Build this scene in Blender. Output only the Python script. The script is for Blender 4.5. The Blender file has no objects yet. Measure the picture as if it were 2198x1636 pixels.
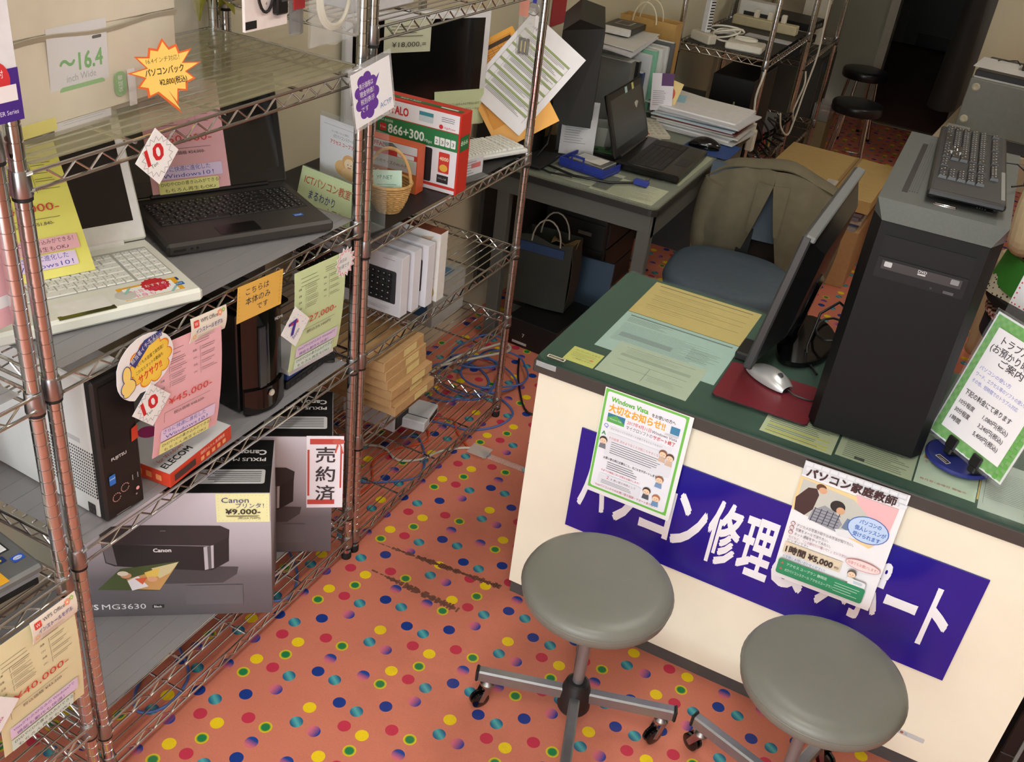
import bpy, math, random
from mathutils import Vector, Matrix
random.seed(7)
SC = bpy.context.scene
COL = SC.collection
R = math.radians
PI = math.pi

# ---------------------------------------------------------------- camera
cam_d = bpy.data.cameras.new('camera'); cam_d.sensor_width = 36; cam_d.lens = 35.30
cam_d.clip_start = 0.05; cam_d.clip_end = 60
cam = bpy.data.objects.new('camera', cam_d); COL.objects.link(cam)
cam.matrix_world = Matrix(((0.88167, -0.32456, 0.34251, 0), (0.45898, 0.42144, -0.78213, 0),
                           (0.10950, 0.84679, 0.52054, 1.959), (0, 0, 0, 1)))
SC.camera = cam

# ---------------------------------------------------------------- world, large lights, exposure
W = bpy.data.worlds.new('world'); SC.world = W; W.use_nodes = True
W.node_tree.nodes['Background'].inputs[0].default_value = (0.92, 0.97, 1.0, 1)
W.node_tree.nodes['Background'].inputs[1].default_value = 6.0
def area(name, loc, rot, sx, sy, power, col):
    d = bpy.data.lights.new(name, 'AREA'); d.shape = 'RECTANGLE'; d.size = sx; d.size_y = sy; d.energy = power; d.color = col
    o = bpy.data.objects.new(name, d); COL.objects.link(o); o.location = loc; o.rotation_euler = rot
    return o
LAMPS = [(-0.1, 0.5, 16), (-0.1, 2.6, 14), (0.6, 5.2, 7)]       # ceiling fluorescent fixtures: x, y, watt
SC.view_settings.view_transform = 'Standard'; SC.view_settings.look = 'None'
SC.view_settings.exposure = 0.0; SC.view_settings.gamma = 1.0

# ---------------------------------------------------------------- materials
def lin(c):
    def f(v):
        v /= 255.0
        return v / 12.92 if v <= 0.04045 else ((v + 0.055) / 1.055) ** 2.4
    return (f(c[0]), f(c[1]), f(c[2]), 1.0)
MATS = {}
def M(rgb, rough=0.5, metal=0.0, noise=0.06, scale=40.0, bump=0.0, spec=0.5, trans=0.0, alpha=1.0, emit=0.0, coat=0.0):
    key = (tuple(rgb), rough, metal, noise, scale, bump, spec, trans, alpha, emit, coat)
    if key in MATS: return MATS[key]
    m = bpy.data.materials.new('mat_%02x%02x%02x' % tuple(int(v) for v in rgb)); m.use_nodes = True
    nt = m.node_tree; N = nt.nodes; L = nt.links; b = N['Principled BSDF']
    b.inputs['Roughness'].default_value = rough; b.inputs['Metallic'].default_value = metal
    b.inputs['Specular IOR Level'].default_value = spec; b.inputs['Coat Weight'].default_value = coat
    b.inputs['Coat Roughness'].default_value = 0.08
    if trans: b.inputs['Transmission Weight'].default_value = trans
    if alpha < 1: b.inputs['Alpha'].default_value = alpha
    c = lin(rgb)
    tc = N.new('ShaderNodeTexCoord'); nz = N.new('ShaderNodeTexNoise'); nz.inputs['Scale'].default_value = scale; nz.inputs['Detail'].default_value = 3
    L.new(tc.outputs['Object'], nz.inputs['Vector'])
    rp = N.new('ShaderNodeMapRange'); rp.inputs['From Min'].default_value = 0.25; rp.inputs['From Max'].default_value = 0.75
    rp.inputs['To Min'].default_value = 1 - noise; rp.inputs['To Max'].default_value = 1 + noise
    L.new(nz.outputs['Fac'], rp.inputs['Value'])
    mx = N.new('ShaderNodeVectorMath'); mx.operation = 'SCALE'; mx.inputs[0].default_value = c[:3]
    L.new(rp.outputs['Result'], mx.inputs['Scale']); L.new(mx.outputs['Vector'], b.inputs['Base Color'])
    if bump:
        bn = N.new('ShaderNodeBump'); bn.inputs['Strength'].default_value = bump; bn.inputs['Distance'].default_value = 0.002
        L.new(nz.outputs['Fac'], bn.inputs['Height']); L.new(bn.outputs['Normal'], b.inputs['Normal'])
    if emit:
        b.inputs['Emission Color'].default_value = c; b.inputs['Emission Strength'].default_value = emit
    MATS[key] = m
    return m
def film(rgb, opaque, rough=0.1, gloss=0.5):
    """thin clear plastic or glass sheet: see-through with a tint and a reflection"""
    key = ('film', tuple(rgb), opaque, rough, gloss)
    if key in MATS: return MATS[key]
    m = bpy.data.materials.new('mat_film'); m.use_nodes = True
    nt = m.node_tree; N = nt.nodes; L = nt.links; b = N['Principled BSDF']; out = N['Material Output']
    b.inputs['Base Color'].default_value = lin(rgb); b.inputs['Roughness'].default_value = rough
    tr = N.new('ShaderNodeBsdfTransparent'); tr.inputs[0].default_value = (*[0.86 + 0.14 * v for v in lin(rgb)[:3]], 1)
    mx = N.new('ShaderNodeMixShader'); lw = N.new('ShaderNodeLayerWeight'); lw.inputs['Blend'].default_value = 0.5
    nz = N.new('ShaderNodeTexNoise'); nz.inputs['Scale'].default_value = 9
    mr = N.new('ShaderNodeMath'); mr.operation = 'MULTIPLY_ADD'; mr.inputs[1].default_value = gloss; mr.inputs[2].default_value = opaque
    pw = N.new('ShaderNodeMath'); pw.operation = 'POWER'; pw.inputs[1].default_value = 4.0; L.new(lw.outputs['Facing'], pw.inputs[0]); L.new(pw.outputs[0], mr.inputs[0]); L.new(mr.outputs[0], mx.inputs[0])
    bp = N.new('ShaderNodeBump'); bp.inputs['Strength'].default_value = 0.05; L.new(nz.outputs['Fac'], bp.inputs['Height']); L.new(bp.outputs['Normal'], b.inputs['Normal'])
    L.new(tr.outputs[0], mx.inputs[1]); L.new(b.outputs[0], mx.inputs[2]); L.new(mx.outputs[0], out.inputs[0])
    MATS[key] = m
    return m
CHROME = M((205, 205, 205), 0.16, 1.0, 0.02)
STEEL = M((170, 170, 172), 0.3, 1.0, 0.03)
BLACK = M((22, 22, 23), 0.45)
GLOSSB = M((10, 10, 11), 0.12, spec=0.6)
RUBBER = M((18, 18, 18), 0.7)
WHITE = M((238, 238, 240), 0.5, noise=0.02)
DKGREY = M((60, 60, 62), 0.5)
BROWNBOX = M((186, 150, 104), 0.75, noise=0.08, scale=60, bump=0.1)

# ---------------------------------------------------------------- mesh builder
class MB:
    def __init__(s): s.v = []; s.f = []; s.m = []
    def add(s, vs, fs, mat=0):
        n = len(s.v); s.v += [tuple(v) for v in vs]; s.f += [tuple(i + n for i in f) for f in fs]; s.m += [mat] * len(fs)
        return s
    def box(s, x0, x1, y0, y1, z0, z1, mat=0, bev=0.0):
        if x0 > x1: x0, x1 = x1, x0
        if y0 > y1: y0, y1 = y1, y0
        if z0 > z1: z0, z1 = z1, z0
        if not bev:
            return s.add([(x0, y0, z0), (x1, y0, z0), (x1, y1, z0), (x0, y1, z0), (x0, y0, z1), (x1, y0, z1), (x1, y1, z1), (x0, y1, z1)],
                         [(3, 2, 1, 0), (4, 5, 6, 7), (0, 1, 5, 4), (1, 2, 6, 5), (2, 3, 7, 6), (3, 0, 4, 7)], mat)
        b = min(bev, (x1 - x0) / 2.01, (y1 - y0) / 2.01, (z1 - z0) / 2.01)
        vs = []; X = (x0, x1); Y = (y0, y1); Z = (z0, z1)
        idx = {}
        for i in (0, 1):
            for j in (0, 1):
                for k in (0, 1):
                    sx, sy, sz = (b if i == 0 else -b), (b if j == 0 else -b), (b if k == 0 else -b)
                    idx[i, j, k, 0] = len(vs); vs.append((X[i], Y[j] + sy, Z[k] + sz))
                    idx[i, j, k, 1] = len(vs); vs.append((X[i] + sx, Y[j], Z[k] + sz))
                    idx[i, j, k, 2] = len(vs); vs.append((X[i] + sx, Y[j] + sy, Z[k]))
        I = idx; fs = []
        for i in (0, 1):
            q = [I[i, 0, 0, 0], I[i, 1, 0, 0], I[i, 1, 1, 0], I[i, 0, 1, 0]]; fs.append(q if i else q[::-1])
            q = [I[0, i, 0, 1], I[1, i, 0, 1], I[1, i, 1, 1], I[0, i, 1, 1]]; fs.append(q[::-1] if i else q)
            q = [I[0, 0, i, 2], I[1, 0, i, 2], I[1, 1, i, 2], I[0, 1, i, 2]]; fs.append(q if i else q[::-1])
        for i in (0, 1):
            for j in (0, 1):
                a = [I[i, j, 0, 0], I[i, j, 1, 0], I[i, j, 1, 1], I[i, j, 0, 1]]; fs.append(a if (i + j) % 2 else a[::-1])
                a = [I[i, 0, j, 0], I[i, 1, j, 0], I[i, 1, j, 2], I[i, 0, j, 2]]; fs.append(a[::-1] if (i + j) % 2 else a)
                a = [I[0, i, j, 1], I[1, i, j, 1], I[1, i, j, 2], I[0, i, j, 2]]; fs.append(a if (i + j) % 2 else a[::-1])
                for k in (0, 1):
                    a = [I[i, j, k, 0], I[i, j, k, 1], I[i, j, k, 2]]; fs.append(a if (i + j + k) % 2 else a[::-1])
        return s.add(vs, fs, mat)
    def cyl(s, p0, p1, r0, r1=None, n=14, mat=0):
        return s.tube([p0, p1], r0, n, mat, r1=r1)
    def tube(s, pts, r, n=8, mat=0, closed=False, r1=None, radii=None):
        P = [Vector(p) for p in pts]; k = len(P); base = len(s.v); prev = None
        for i, p in enumerate(P):
            if closed: t = P[(i + 1) % k] - P[i - 1]
            else: t = P[min(i + 1, k - 1)] - P[max(i - 1, 0)]
            t = t.normalized() if t.length > 1e-9 else Vector((0, 0, 1))
            if prev is None:
                a = Vector((0, 0, 1)) if abs(t.z) < 0.9 else Vector((1, 0, 0)); u = t.cross(a).normalized()
            else: u = (prev - t * prev.dot(t)).normalized()
            prev = u; w = t.cross(u)
            rr = radii[i] if radii else (r if r1 is None else r + (r1 - r) * i / (k - 1))
            for j in range(n):
                a = 2 * PI * j / n; s.v.append(tuple(p + (u * math.cos(a) + w * math.sin(a)) * rr))
        for i in range(k if closed else k - 1):
            for j in range(n):
                a, b = base + i * n + j, base + i * n + (j + 1) % n; c, d = base + ((i + 1) % k) * n + (j + 1) % n, base + ((i + 1) % k) * n + j
                s.f.append((a, b, c, d)); s.m.append(mat)
        if not closed:
            s.f.append(tuple(base + j for j in range(n))[::-1]); s.m.append(mat)
            s.f.append(tuple(base + (k - 1) * n + j for j in range(n))); s.m.append(mat)
        return s
    def lathe(s, prof, c=(0, 0, 0), n=24, mat=0):
        base = len(s.v); k = len(prof)
        for r, z in prof:
            for j in range(n):
                a = 2 * PI * j / n; s.v.append((c[0] + r * math.cos(a), c[1] + r * math.sin(a), c[2] + z))
        for i in range(k - 1):
            for j in range(n):
                s.f.append((base + i * n + j, base + i * n + (j + 1) % n, base + (i + 1) * n + (j + 1) % n, base + (i + 1) * n + j)); s.m.append(mat)
        s.f.append(tuple(base + j for j in range(n))[::-1]); s.m.append(mat)
        s.f.append(tuple(base + (k - 1) * n + j for j in range(n))); s.m.append(mat)
        return s
    def extr(s, poly, z0, z1, mat=0, side=None):
        n = len(poly); base = len(s.v)
        s.v += [(p[0], p[1], z0) for p in poly] + [(p[0], p[1], z1) for p in poly]
        s.f.append(tuple(base + i for i in range(n))[::-1]); s.m.append(mat)
        s.f.append(tuple(base + n + i for i in range(n))); s.m.append(mat)
        for i in range(n):
            j = (i + 1) % n; s.f.append((base + i, base + j, base + n + j, base + n + i)); s.m.append(mat if side is None else side)
        return s
    def surf(s, fn, nu, nv, mat=0, thick=0.0):
        """grid from fn(u,v); thick > 0 gives it a second side"""
        base = len(s.v)
        for i in range(nu + 1):
            for j in range(nv + 1): s.v.append(tuple(fn(i / nu, j / nv)))
        for i in range(nu):
            for j in range(nv):
                a = base + i * (nv + 1) + j; s.f.append((a, a + nv + 1, a + nv + 2, a + 1)); s.m.append(mat)
        if thick:
            P = [Vector(v) for v in s.v[base:]]; b2 = len(s.v)
            for i in range(nu + 1):
                for j in range(nv + 1):
                    def g(a, b): return P[min(max(a, 0), nu) * (nv + 1) + min(max(b, 0), nv)]
                    nrm = (g(i + 1, j) - g(i - 1, j)).cross(g(i, j + 1) - g(i, j - 1)); nrm = nrm.normalized() if nrm.length else Vector((0, 0, 1))
                    s.v.append(tuple(g(i, j) - nrm * thick))
            q = nv + 1
            for i in range(nu):
                for j in range(nv):
                    a = b2 + i * q + j; s.f.append((a, a + 1, a + q + 1, a + q)); s.m.append(mat)
            ring = [i * q for i in range(nu + 1)] + [nu * q + j for j in range(1, q)] + [i * q + nv for i in range(nu - 1, -1, -1)] + [j for j in range(nv - 1, 0, -1)]
            for i in range(len(ring)):
                a, b = ring[i], ring[(i + 1) % len(ring)]; s.f.append((base + b, base + a, b2 + a, b2 + b)); s.m.append(mat)
        return s
    def tf(s, mat, start=0):
        for i in range(start, len(s.v)): s.v[i] = tuple(mat @ Vector(s.v[i]))
        return s
    def mesh(s, name, mats, smooth=None):
        me = bpy.data.meshes.new(name); me.from_pydata(s.v, [], s.f); me.update()
        for m in (mats if isinstance(mats, (list, tuple)) else [mats]): me.materials.append(m)
        me.polygons.foreach_set('material_index', s.m)
        if smooth is not None:
            me.polygons.foreach_set('use_smooth', [True] * len(me.polygons)); me.set_sharp_from_angle(angle=R(smooth))
        return me
    def build(s, name, mats, parent=None, smooth=None, kind=None):
        return link(name, s.mesh(name, mats, smooth), parent, kind)
def link(name, me, parent=None, kind=None):
    o = bpy.data.objects.new(name, me); COL.objects.link(o)
    if parent: o.parent = parent
    if kind: o['kind'] = kind
    return o
def tag(o, label, cat, group=None):
    o['label'] = label; o['category'] = cat
    if group: o['group'] = group
    return o
def thing(name, label, cat, loc=(0, 0, 0), rz=0.0, group=None, rx=0.0, ry=0.0):
    o = bpy.data.objects.new(name, None); COL.objects.link(o); o.location = loc; o.rotation_euler = (rx, ry, rz); o.empty_display_size = 0.05
    return tag(o, label, cat, group)
def copy_tree(o, parent=None):
    c = o.copy(); COL.objects.link(c); c.parent = parent
    for ch in list(o.children): copy_tree(ch, c)
    return c
def struct(name, b, mats, smooth=None, parent=None):
    return b.build(name, mats, parent, smooth, None if parent else 'structure')
def bx(name, parent, mats, *a, **k):
    sm = 30 if k.get('bev') else None
    return MB().box(*a, **k).build(name, mats, parent, sm)

# ---------------------------------------------------------------- print: lettering and flat marks on cards, screens, boxes
_gl = {}
def glyphs(t, bold=0.0):
    k = (t, bold)
    if k not in _gl:
        c = bpy.data.curves.new('txt', 'FONT'); c.body = t; c.resolution_u = 2
        o = bpy.data.objects.new('txt', c); me = o.to_mesh()
        vs = [(v.co.x, v.co.y) for v in me.vertices]; fs = [tuple(p.vertices) for p in me.polygons]
        o.to_mesh_clear(); bpy.data.objects.remove(o); bpy.data.curves.remove(c)
        x0 = min((v[0] for v in vs), default=0); x1 = max((v[0] for v in vs), default=1)
        vs = [(x - x0, y) for x, y in vs]; n = len(vs); V2, F2 = [], []
        for q, (sx, sy) in enumerate(((-1, -1), (1, -1), (1, 1), (-1, 1)) if bold else ((0, 0),)):
            V2 += [(x + sx * bold, y + sy * bold) for x, y in vs]; F2 += [tuple(i + q * n for i in f) for f in fs]
        _gl[k] = (V2, F2, x1 - x0 if vs else 1)
    return _gl[k]
class PR:
    """marks in millimetres from the top left corner of a face, y downwards"""
    def __init__(s): s.b = MB(); s.mats = []; s.z = 0.0003; s.dz = 0.00004
    def _m(s, col):
        m = col if not isinstance(col, tuple) else M(col, 0.55, noise=0.01)
        if m not in s.mats: s.mats.append(m)
        s.z += s.dz
        return s.mats.index(m)
    def poly(s, pts, col):
        i = s._m(col); a = sum(pts[k][0] * pts[(k + 1) % len(pts)][1] - pts[(k + 1) % len(pts)][0] * pts[k][1] for k in range(len(pts)))
        q = [(x / 1000, -y / 1000, s.z) for x, y in pts]
        if a > 0: q = q[::-1]
        s.b.add(q, [tuple(range(len(q)))], i); return s
    def r(s, x, y, w, h, col): return s.poly([(x, y), (x + w, y), (x + w, y + h), (x, y + h)], col)
    def rr(s, x, y, w, h, rad, col):
        p = []
        for cx, cy, a0 in ((x + w - rad, y + rad, -90), (x + w - rad, y + h - rad, 0), (x + rad, y + h - rad, 90), (x + rad, y + rad, 180)):
            for k in range(5): a = R(a0 + k * 22.5); p.append((cx + rad * math.cos(a), cy + rad * math.sin(a)))
        return s.poly(p, col)
    def e(s, x, y, rx, ry, col, n=22): return s.poly([(x + rx * math.cos(2 * PI * k / n), y + ry * math.sin(2 * PI * k / n)) for k in range(n)], col)
    def star(s, x, y, r0, r1, n, col): return s.poly([(x + (r0 if k % 2 else r1) * math.sin(PI * k / n), y - (r0 if k % 2 else r1) * math.cos(PI * k / n)) for k in range(2 * n)], col)
    def t(s, txt, x, y, size, col, w=None, bold=0.0, rot=0.0, mir=False):
        """baseline start x,y; em size; w = width to fit"""
        i = s._m(col); vs, fs, wd = glyphs(txt, bold); sx = (w / wd if w else size) if wd else size
        ca, sa = math.cos(R(rot)), math.sin(R(rot)); out = []
        nb = max(1, len(vs) // (4 if bold else 1))
        if bold: s.z += 0.0001
        for j, (px, py) in enumerate(vs):
            a, b = px * sx, py * size
            if mir: a, b = -a, -b
            out.append(((x + a * ca + b * sa) / 1000, -(y + a * sa - b * ca) / 1000, s.z + (j // nb) * 3e-5))
        s.b.add(out, fs, i); return s
    def lines(s, x, y, w, n, dy, col, th=0.5, vary=0.5):
        for k in range(n): s.r(x, y + k * dy, w * (1 - vary * random.random()), th, col)
        return s
    def dots(s, x0, y0, x1, y1, step, col, r=0.7):
        nx = int((x1 - x0) / step); ny = int((y1 - y0) / step)
        for k in range(nx + 1): s.r(x0 + k * step, y0, r * 1.6, r, col); s.r(x0 + k * step, y1, r * 1.6, r, col)
        for k in range(1, ny): s.r(x0, y0 + k * step, r, r * 1.6, col); s.r(x1, y0 + k * step, r, r * 1.6, col)
        return s
    def put(s, parent, tl=(0, 0, 0), right=(1, 0, 0), up=(0, 1, 0), name='printed_face'):
        """place on a face of parent, tl/right/up in the parent's own coordinates"""
        if not s.b.f: return None
        o = s.b.build(name, s.mats, parent); r = Vector(right).normalized(); u = Vector(up).normalized(); n = r.cross(u)
        o.matrix_local = Matrix(((r.x, u.x, n.x, tl[0]), (r.y, u.y, n.y, tl[1]), (r.z, u.z, n.z, tl[2]), (0, 0, 0, 1)))
        return o
def card(name, label, cat, tl, right, up, w, h, col, pr=None, th=0.0008, poly=None, group=None, curl=0.0, skew=0.0):
    """a sheet or card: tl = world position of its top left corner, w and h in millimetres, curl = bow of the sheet in metres"""
    m = col if not isinstance(col, tuple) else M(col, 0.35, noise=0.015)
    b = MB()
    if poly: b.extr([(x / 1000, -y / 1000) for x, y in poly][::-1], -th, 0)
    elif curl: b.surf(lambda u, v: ((u * w / 1000, (v - 1) * h / 1000, curl * (1 - (2 * v - 1) ** 2))), 2, 10, thick=th)
    else: b.box(0, w / 1000, -h / 1000, 0, -th, 0)
    o = b.build(name, m, None, 30 if curl else None); r = Vector(right).normalized(); u = Vector(up); u = (u - r * u.dot(r)).normalized(); n = r.cross(u)
    o.matrix_world = Matrix(((r.x, u.x, n.x, tl[0]), (r.y, u.y, n.y, tl[1]), (r.z, u.z, n.z, tl[2]), (0, 0, 0, 1)))
    if pr:
        c = pr.put(o)
        if curl and c:
            for vtx in c.data.vertices:
                v = 1 + vtx.co.y / (h / 1000); vtx.co.z += curl * (1 - (2 * v - 1) ** 2) + 0.0004
    return tag(o, label, cat, group)
# ================================================================ floor tiles (flat printed vinyl: dots on a 30 cm repeat)
def floor_material():
    m = bpy.data.materials.new('mat_dotted_floor'); m.use_nodes = True
    nt = m.node_tree; N = nt.nodes; L = nt.links; b = N['Principled BSDF']
    def math_(op, a, c=None, d=None):
        n = N.new('ShaderNodeMath'); n.operation = op
        for i, v in enumerate((a, c, d)):
            if v is None: continue
            if isinstance(v, (int, float)): n.inputs[i].default_value = v
            else: L.new(v, n.inputs[i])
        return n.outputs[0]
    def mixc(fac, a, c):
        n = N.new('ShaderNodeMix'); n.data_type = 'RGBA'; L.new(fac, n.inputs[0])
        for i, v in ((6, a), (7, c)):
            if isinstance(v, tuple): n.inputs[i].default_value = v
            else: L.new(v, n.inputs[i])
        return n.outputs[2]
    g = N.new('ShaderNodeNewGeometry'); sp = N.new('ShaderNodeSeparateXYZ'); L.new(g.outputs['Position'], sp.inputs[0])
    T = 0.3005
    xs = math_('ADD', math_('DIVIDE', sp.outputs[0], T), 0.055); i = math_('FLOOR', xs); u = math_('FRACT', xs)
    v = math_('FRACT', math_('ADD', math_('SUBTRACT', math_('DIVIDE', sp.outputs[1], T), math_('MULTIPLY', i, 0.5)), 0.013))
    u6 = math_('MULTIPLY', u, 6.0); v6 = math_('MULTIPLY', v, 6.0)
    cell = math_('ADD', math_('FLOOR', u6), math_('MULTIPLY', math_('FLOOR', v6), 6.0))
    lx = math_('SUBTRACT', math_('FRACT', u6), 0.5); ly = math_('SUBTRACT', math_('FRACT', v6), 0.5)
    d = math_('SQRT', math_('ADD', math_('MULTIPLY', lx, lx), math_('MULTIPLY', ly, ly)))
    dot = math_('LESS_THAN', d, 0.315)
    def sel(cells):
        o = None
        for a, c in cells:
            q = math_('COMPARE', cell, float(a + 6 * c), 0.4); o = q if o is None else math_('ADD', o, q)
        return math_('MULTIPLY', o, dot)
    nz = N.new('ShaderNodeTexNoise'); nz.inputs['Scale'].default_value = 3.2; nz.inputs['Detail'].default_value = 8; nz.inputs['Roughness'].default_value = 0.7
    L.new(g.outputs['Position'], nz.inputs['Vector'])
    nf = N.new('ShaderNodeTexNoise'); nf.inputs['Scale'].default_value = 240; L.new(g.outputs['Position'], nf.inputs['Vector'])
    base = mixc(nz.outputs['Fac'], lin((198, 116, 94)), lin((218, 132, 108)))
    # seven kinds of dot
    mr = N.new('ShaderNodeMapRange'); mr.inputs['From Min'].default_value = -0.2; mr.inputs['From Max'].default_value = 0.25
    L.new(lx, mr.inputs['Value'])
    pg = mixc(mr.outputs[0], lin((216, 110, 128)), lin((22, 62, 150)))
    mr2 = N.new('ShaderNodeMapRange'); mr2.inputs['From Min'].default_value = -0.2; mr2.inputs['From Max'].default_value = 0.15
    L.new(ly, mr2.inputs['Value']); hg = mixc(mr2.outputs[0], lin((214, 108, 124)), lin((22, 66, 150)))
    st = math_('ABSOLUTE', math_('ADD', math_('MULTIPLY', lx, 0.6), ly)); mr3 = N.new('ShaderNodeMapRange')
    mr3.inputs['From Min'].default_value = 0.02; mr3.inputs['From Max'].default_value = 0.28; L.new(st, mr3.inputs['Value'])
    tg = mixc(mr3.outputs[0], lin((84, 172, 176)), lin((30, 104, 140)))
    mr4 = N.new('ShaderNodeMapRange'); mr4.inputs['From Min'].default_value = 0.19; mr4.inputs['From Max'].default_value = 0.26
    L.new(d, mr4.inputs['Value']); gg = mixc(mr4.outputs[0], lin((28, 128, 74)), lin((214, 196, 28)))
    c = base
    for cells, colr in (([(5, 3), (1, 1), (3, 4)], lin((20, 56, 138))), ([(0, 0), (4, 1), (2, 3), (4, 4)], tg), ([(2, 2), (5, 1)], pg),
                        ([(0, 5), (2, 0), (1, 3)], lin((196, 52, 78))), ([(1, 5), (4, 2), (0, 3)], lin((240, 208, 24))),
                        ([(3, 0), (1, 4), (0, 2)], gg), ([(3, 5), (5, 5)], hg)):
        c = mixc(sel(cells), c, colr)
    # trodden-in dirt with its own blotchy shape
    nd = N.new('ShaderNodeTexNoise'); nd.inputs['Scale'].default_value = 1.7; nd.inputs['Detail'].default_value = 9; nd.inputs['Roughness'].default_value = 0.75
    L.new(g.outputs['Position'], nd.inputs['Vector']); mrd = N.new('ShaderNodeMapRange'); mrd.inputs['From Min'].default_value = 0.5; mrd.inputs['From Max'].default_value = 0.75
    mrd.inputs['To Max'].default_value = 0.35; L.new(nd.outputs['Fac'], mrd.inputs['Value'])
    c = mixc(mrd.outputs[0], c, lin((128, 78, 60)))
    sc = N.new('ShaderNodeVectorMath'); sc.operation = 'SCALE'; L.new(c, sc.inputs[0])
    L.new(math_('ADD', math_('MULTIPLY', nf.outputs['Fac'], 0.22), 0.89), sc.inputs['Scale']); L.new(sc.outputs['Vector'], b.inputs['Base Color'])
    b.inputs['Roughness'].default_value = 0.6; b.inputs['Specular IOR Level'].default_value = 0.3
    return m
XW = -1.675                                     # face of the left wall
struct('floor', MB().box(-1.8, 3.3, -2.2, 7.86, -0.05, 0.0), floor_material())
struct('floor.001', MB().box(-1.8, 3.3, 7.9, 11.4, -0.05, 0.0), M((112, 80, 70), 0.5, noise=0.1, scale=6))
struct('trim_1', MB().box(-1.1, -0.2, 7.855, 7.905, -0.05, 0.006), M((150, 140, 118), 0.5))
fm = MB()
for (x0, y0, x1, y1, w) in ((-1.19, 1.905, -0.80, 1.945, .018), (-1.14, 1.80, -0.86, 1.80, .02)):
    n = 60
    for k in range(n):
        if random.random() < 0.1: continue
        a = k / n; b_ = a + 1.3 / n; ww = w * random.uniform(.35, 1.3) * min(1, .25 + 2 * a); dx, dy = x1 - x0, y1 - y0
        fm.box(x0 + dx * a, x0 + dx * b_, y0 + dy * a - ww / 2, y0 + dy * a + ww / 2, 0.0, 0.0004)
fo = fm.build('floor_scuff', M((128, 82, 66), 0.8, noise=0.25, scale=90)); fo['kind'] = 'structure'

# ================================================================ walls, ceiling, shopfront
CREAM = M((214, 208, 182), 0.7, noise=0.03, scale=4)
GREYW = M((150, 150, 136), 0.7, noise=0.04, scale=5)
struct('wall_left', MB().box(XW - 0.1, XW, -2.2, 4.75, 0, 2.6), CREAM)
struct('wall_left.001', MB().box(XW - 0.1, -1.46, 4.75, 8.0, 0, 2.6), CREAM)      # the wall steps out beyond the desk
struct('wall_back', MB().box(-1.6, -0.92, 7.93, 8.02, 0, 2.6), GREYW)
struct('trim_2', MB().box(-0.93, -0.87, 7.88, 8.04, 0, 2.3), M((168, 164, 150), 0.5))
struct('wall_back.001', MB().box(-0.24, 3.2, 7.0, 7.1, 0, 2.6), M((226, 218, 186), 0.7, noise=0.03, scale=4))
struct('trim_3', MB().box(-0.29, -0.23, 6.97, 7.13, 0, 2.3), M((78, 74, 64), 0.5))
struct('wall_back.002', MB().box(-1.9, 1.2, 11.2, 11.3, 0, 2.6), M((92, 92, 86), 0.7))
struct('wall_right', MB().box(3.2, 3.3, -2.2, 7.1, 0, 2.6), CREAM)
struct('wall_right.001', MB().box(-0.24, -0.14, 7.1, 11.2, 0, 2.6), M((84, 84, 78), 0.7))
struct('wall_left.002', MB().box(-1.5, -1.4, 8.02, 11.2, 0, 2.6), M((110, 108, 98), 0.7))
struct('ceiling', MB().box(-1.8, 3.3, -2.2, 11.3, 2.6, 2.7), M((226, 226, 220), 0.8, noise=0.02))
d2 = struct('door_2', MB().box(-1.10, -0.50, 11.12, 11.18, 0.02, 2.1), M((58, 58, 56), 0.4))
MB().box(-0.98, -0.62, 11.105, 11.12, 0.02, 0.14).build('kick_plate', M((20, 20, 20), 0.3), d2)
MB().cyl((-0.56, 11.12, 1.0), (-0.56, 11.05, 1.0), .02).build('door_knob', STEEL, d2)
# glazed shopfront behind the photographer: daylight comes in here
struct('wall_daylight_block', MB().box(1.2, 3.3, -2.2, -2.1, 0, 2.6), CREAM)  # unseen wall piece, added to block daylight from the right of the opening
wf = struct('window_1', MB().box(-1.7, 1.2, -2.2, -2.12, 0, 0.06).box(-1.7, 1.2, -2.2, -2.12, 2.5, 2.6), STEEL)
for x in (-1.68, -0.25, 1.18): MB().box(x - .03, x + .03, -2.2, -2.12, 0.06, 2.5).build('mullion', STEEL, wf)
for k, (x, y, pw) in enumerate(LAMPS):
    t = thing('ceiling_light', ('twin tube ceiling light nearest the shopfront', 'twin tube ceiling light above the counter', 'twin tube ceiling light towards the back of the shop')[k], 'ceiling light', (x, y, 2.6), 0, 'tube ceiling lights')
    bx('housing', t, WHITE, -.16, .16, -.62, .62, -.06, 0, bev=.01)
    for s in (-.08, .08): MB().cyl((s, -.58, -.085), (s, .58, -.085), .016).build('tube', M((255, 250, 238), .4, emit=4.0), t)
    l = area('tube_glow', (0, 0, -.11), (0, 0, 0), .3, 1.2, pw, (1.0, .95, .84)); l.parent = t

# ================================================================ reception counter
CX0, CX1, CY0, CY1, CZ = -0.782, 0.459, 1.941, 2.55, 0.766
PANEL = M((236, 229, 208), 0.42, noise=0.03, scale=8)
ct = thing('reception_counter', 'cream panelled reception counter with dark edge and green glass top', 'counter', (0, 0, 0))
bx('plinth', ct, M((72, 71, 70), 0.5), CX0 + .004, CX1 - .01, CY0 + .006, CY1 - .05, 0, .043)
bx('front_panel', ct, PANEL, CX0, CX1, CY0, CY0 + .02, .043, .722)
bx('side_panel', ct, PANEL, CX0, CX0 + .02, CY0 + .02, CY1 - .03, .043, .722)
bx('side_panel', ct, PANEL, CX1 - .02, CX1, CY0 + .02, CY1 - .03, .043, .722)
bx('back_panel', ct, PANEL, CX0 + .02, CX1 - .02, CY1 - .25, CY1 - .23, .043, .722)
bx('top_slab', ct, M((62, 56, 52), 0.45), CX0 - .014, CX1 + .02, CY0 - .011, CY1, .722, .756, bev=.003)
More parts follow.
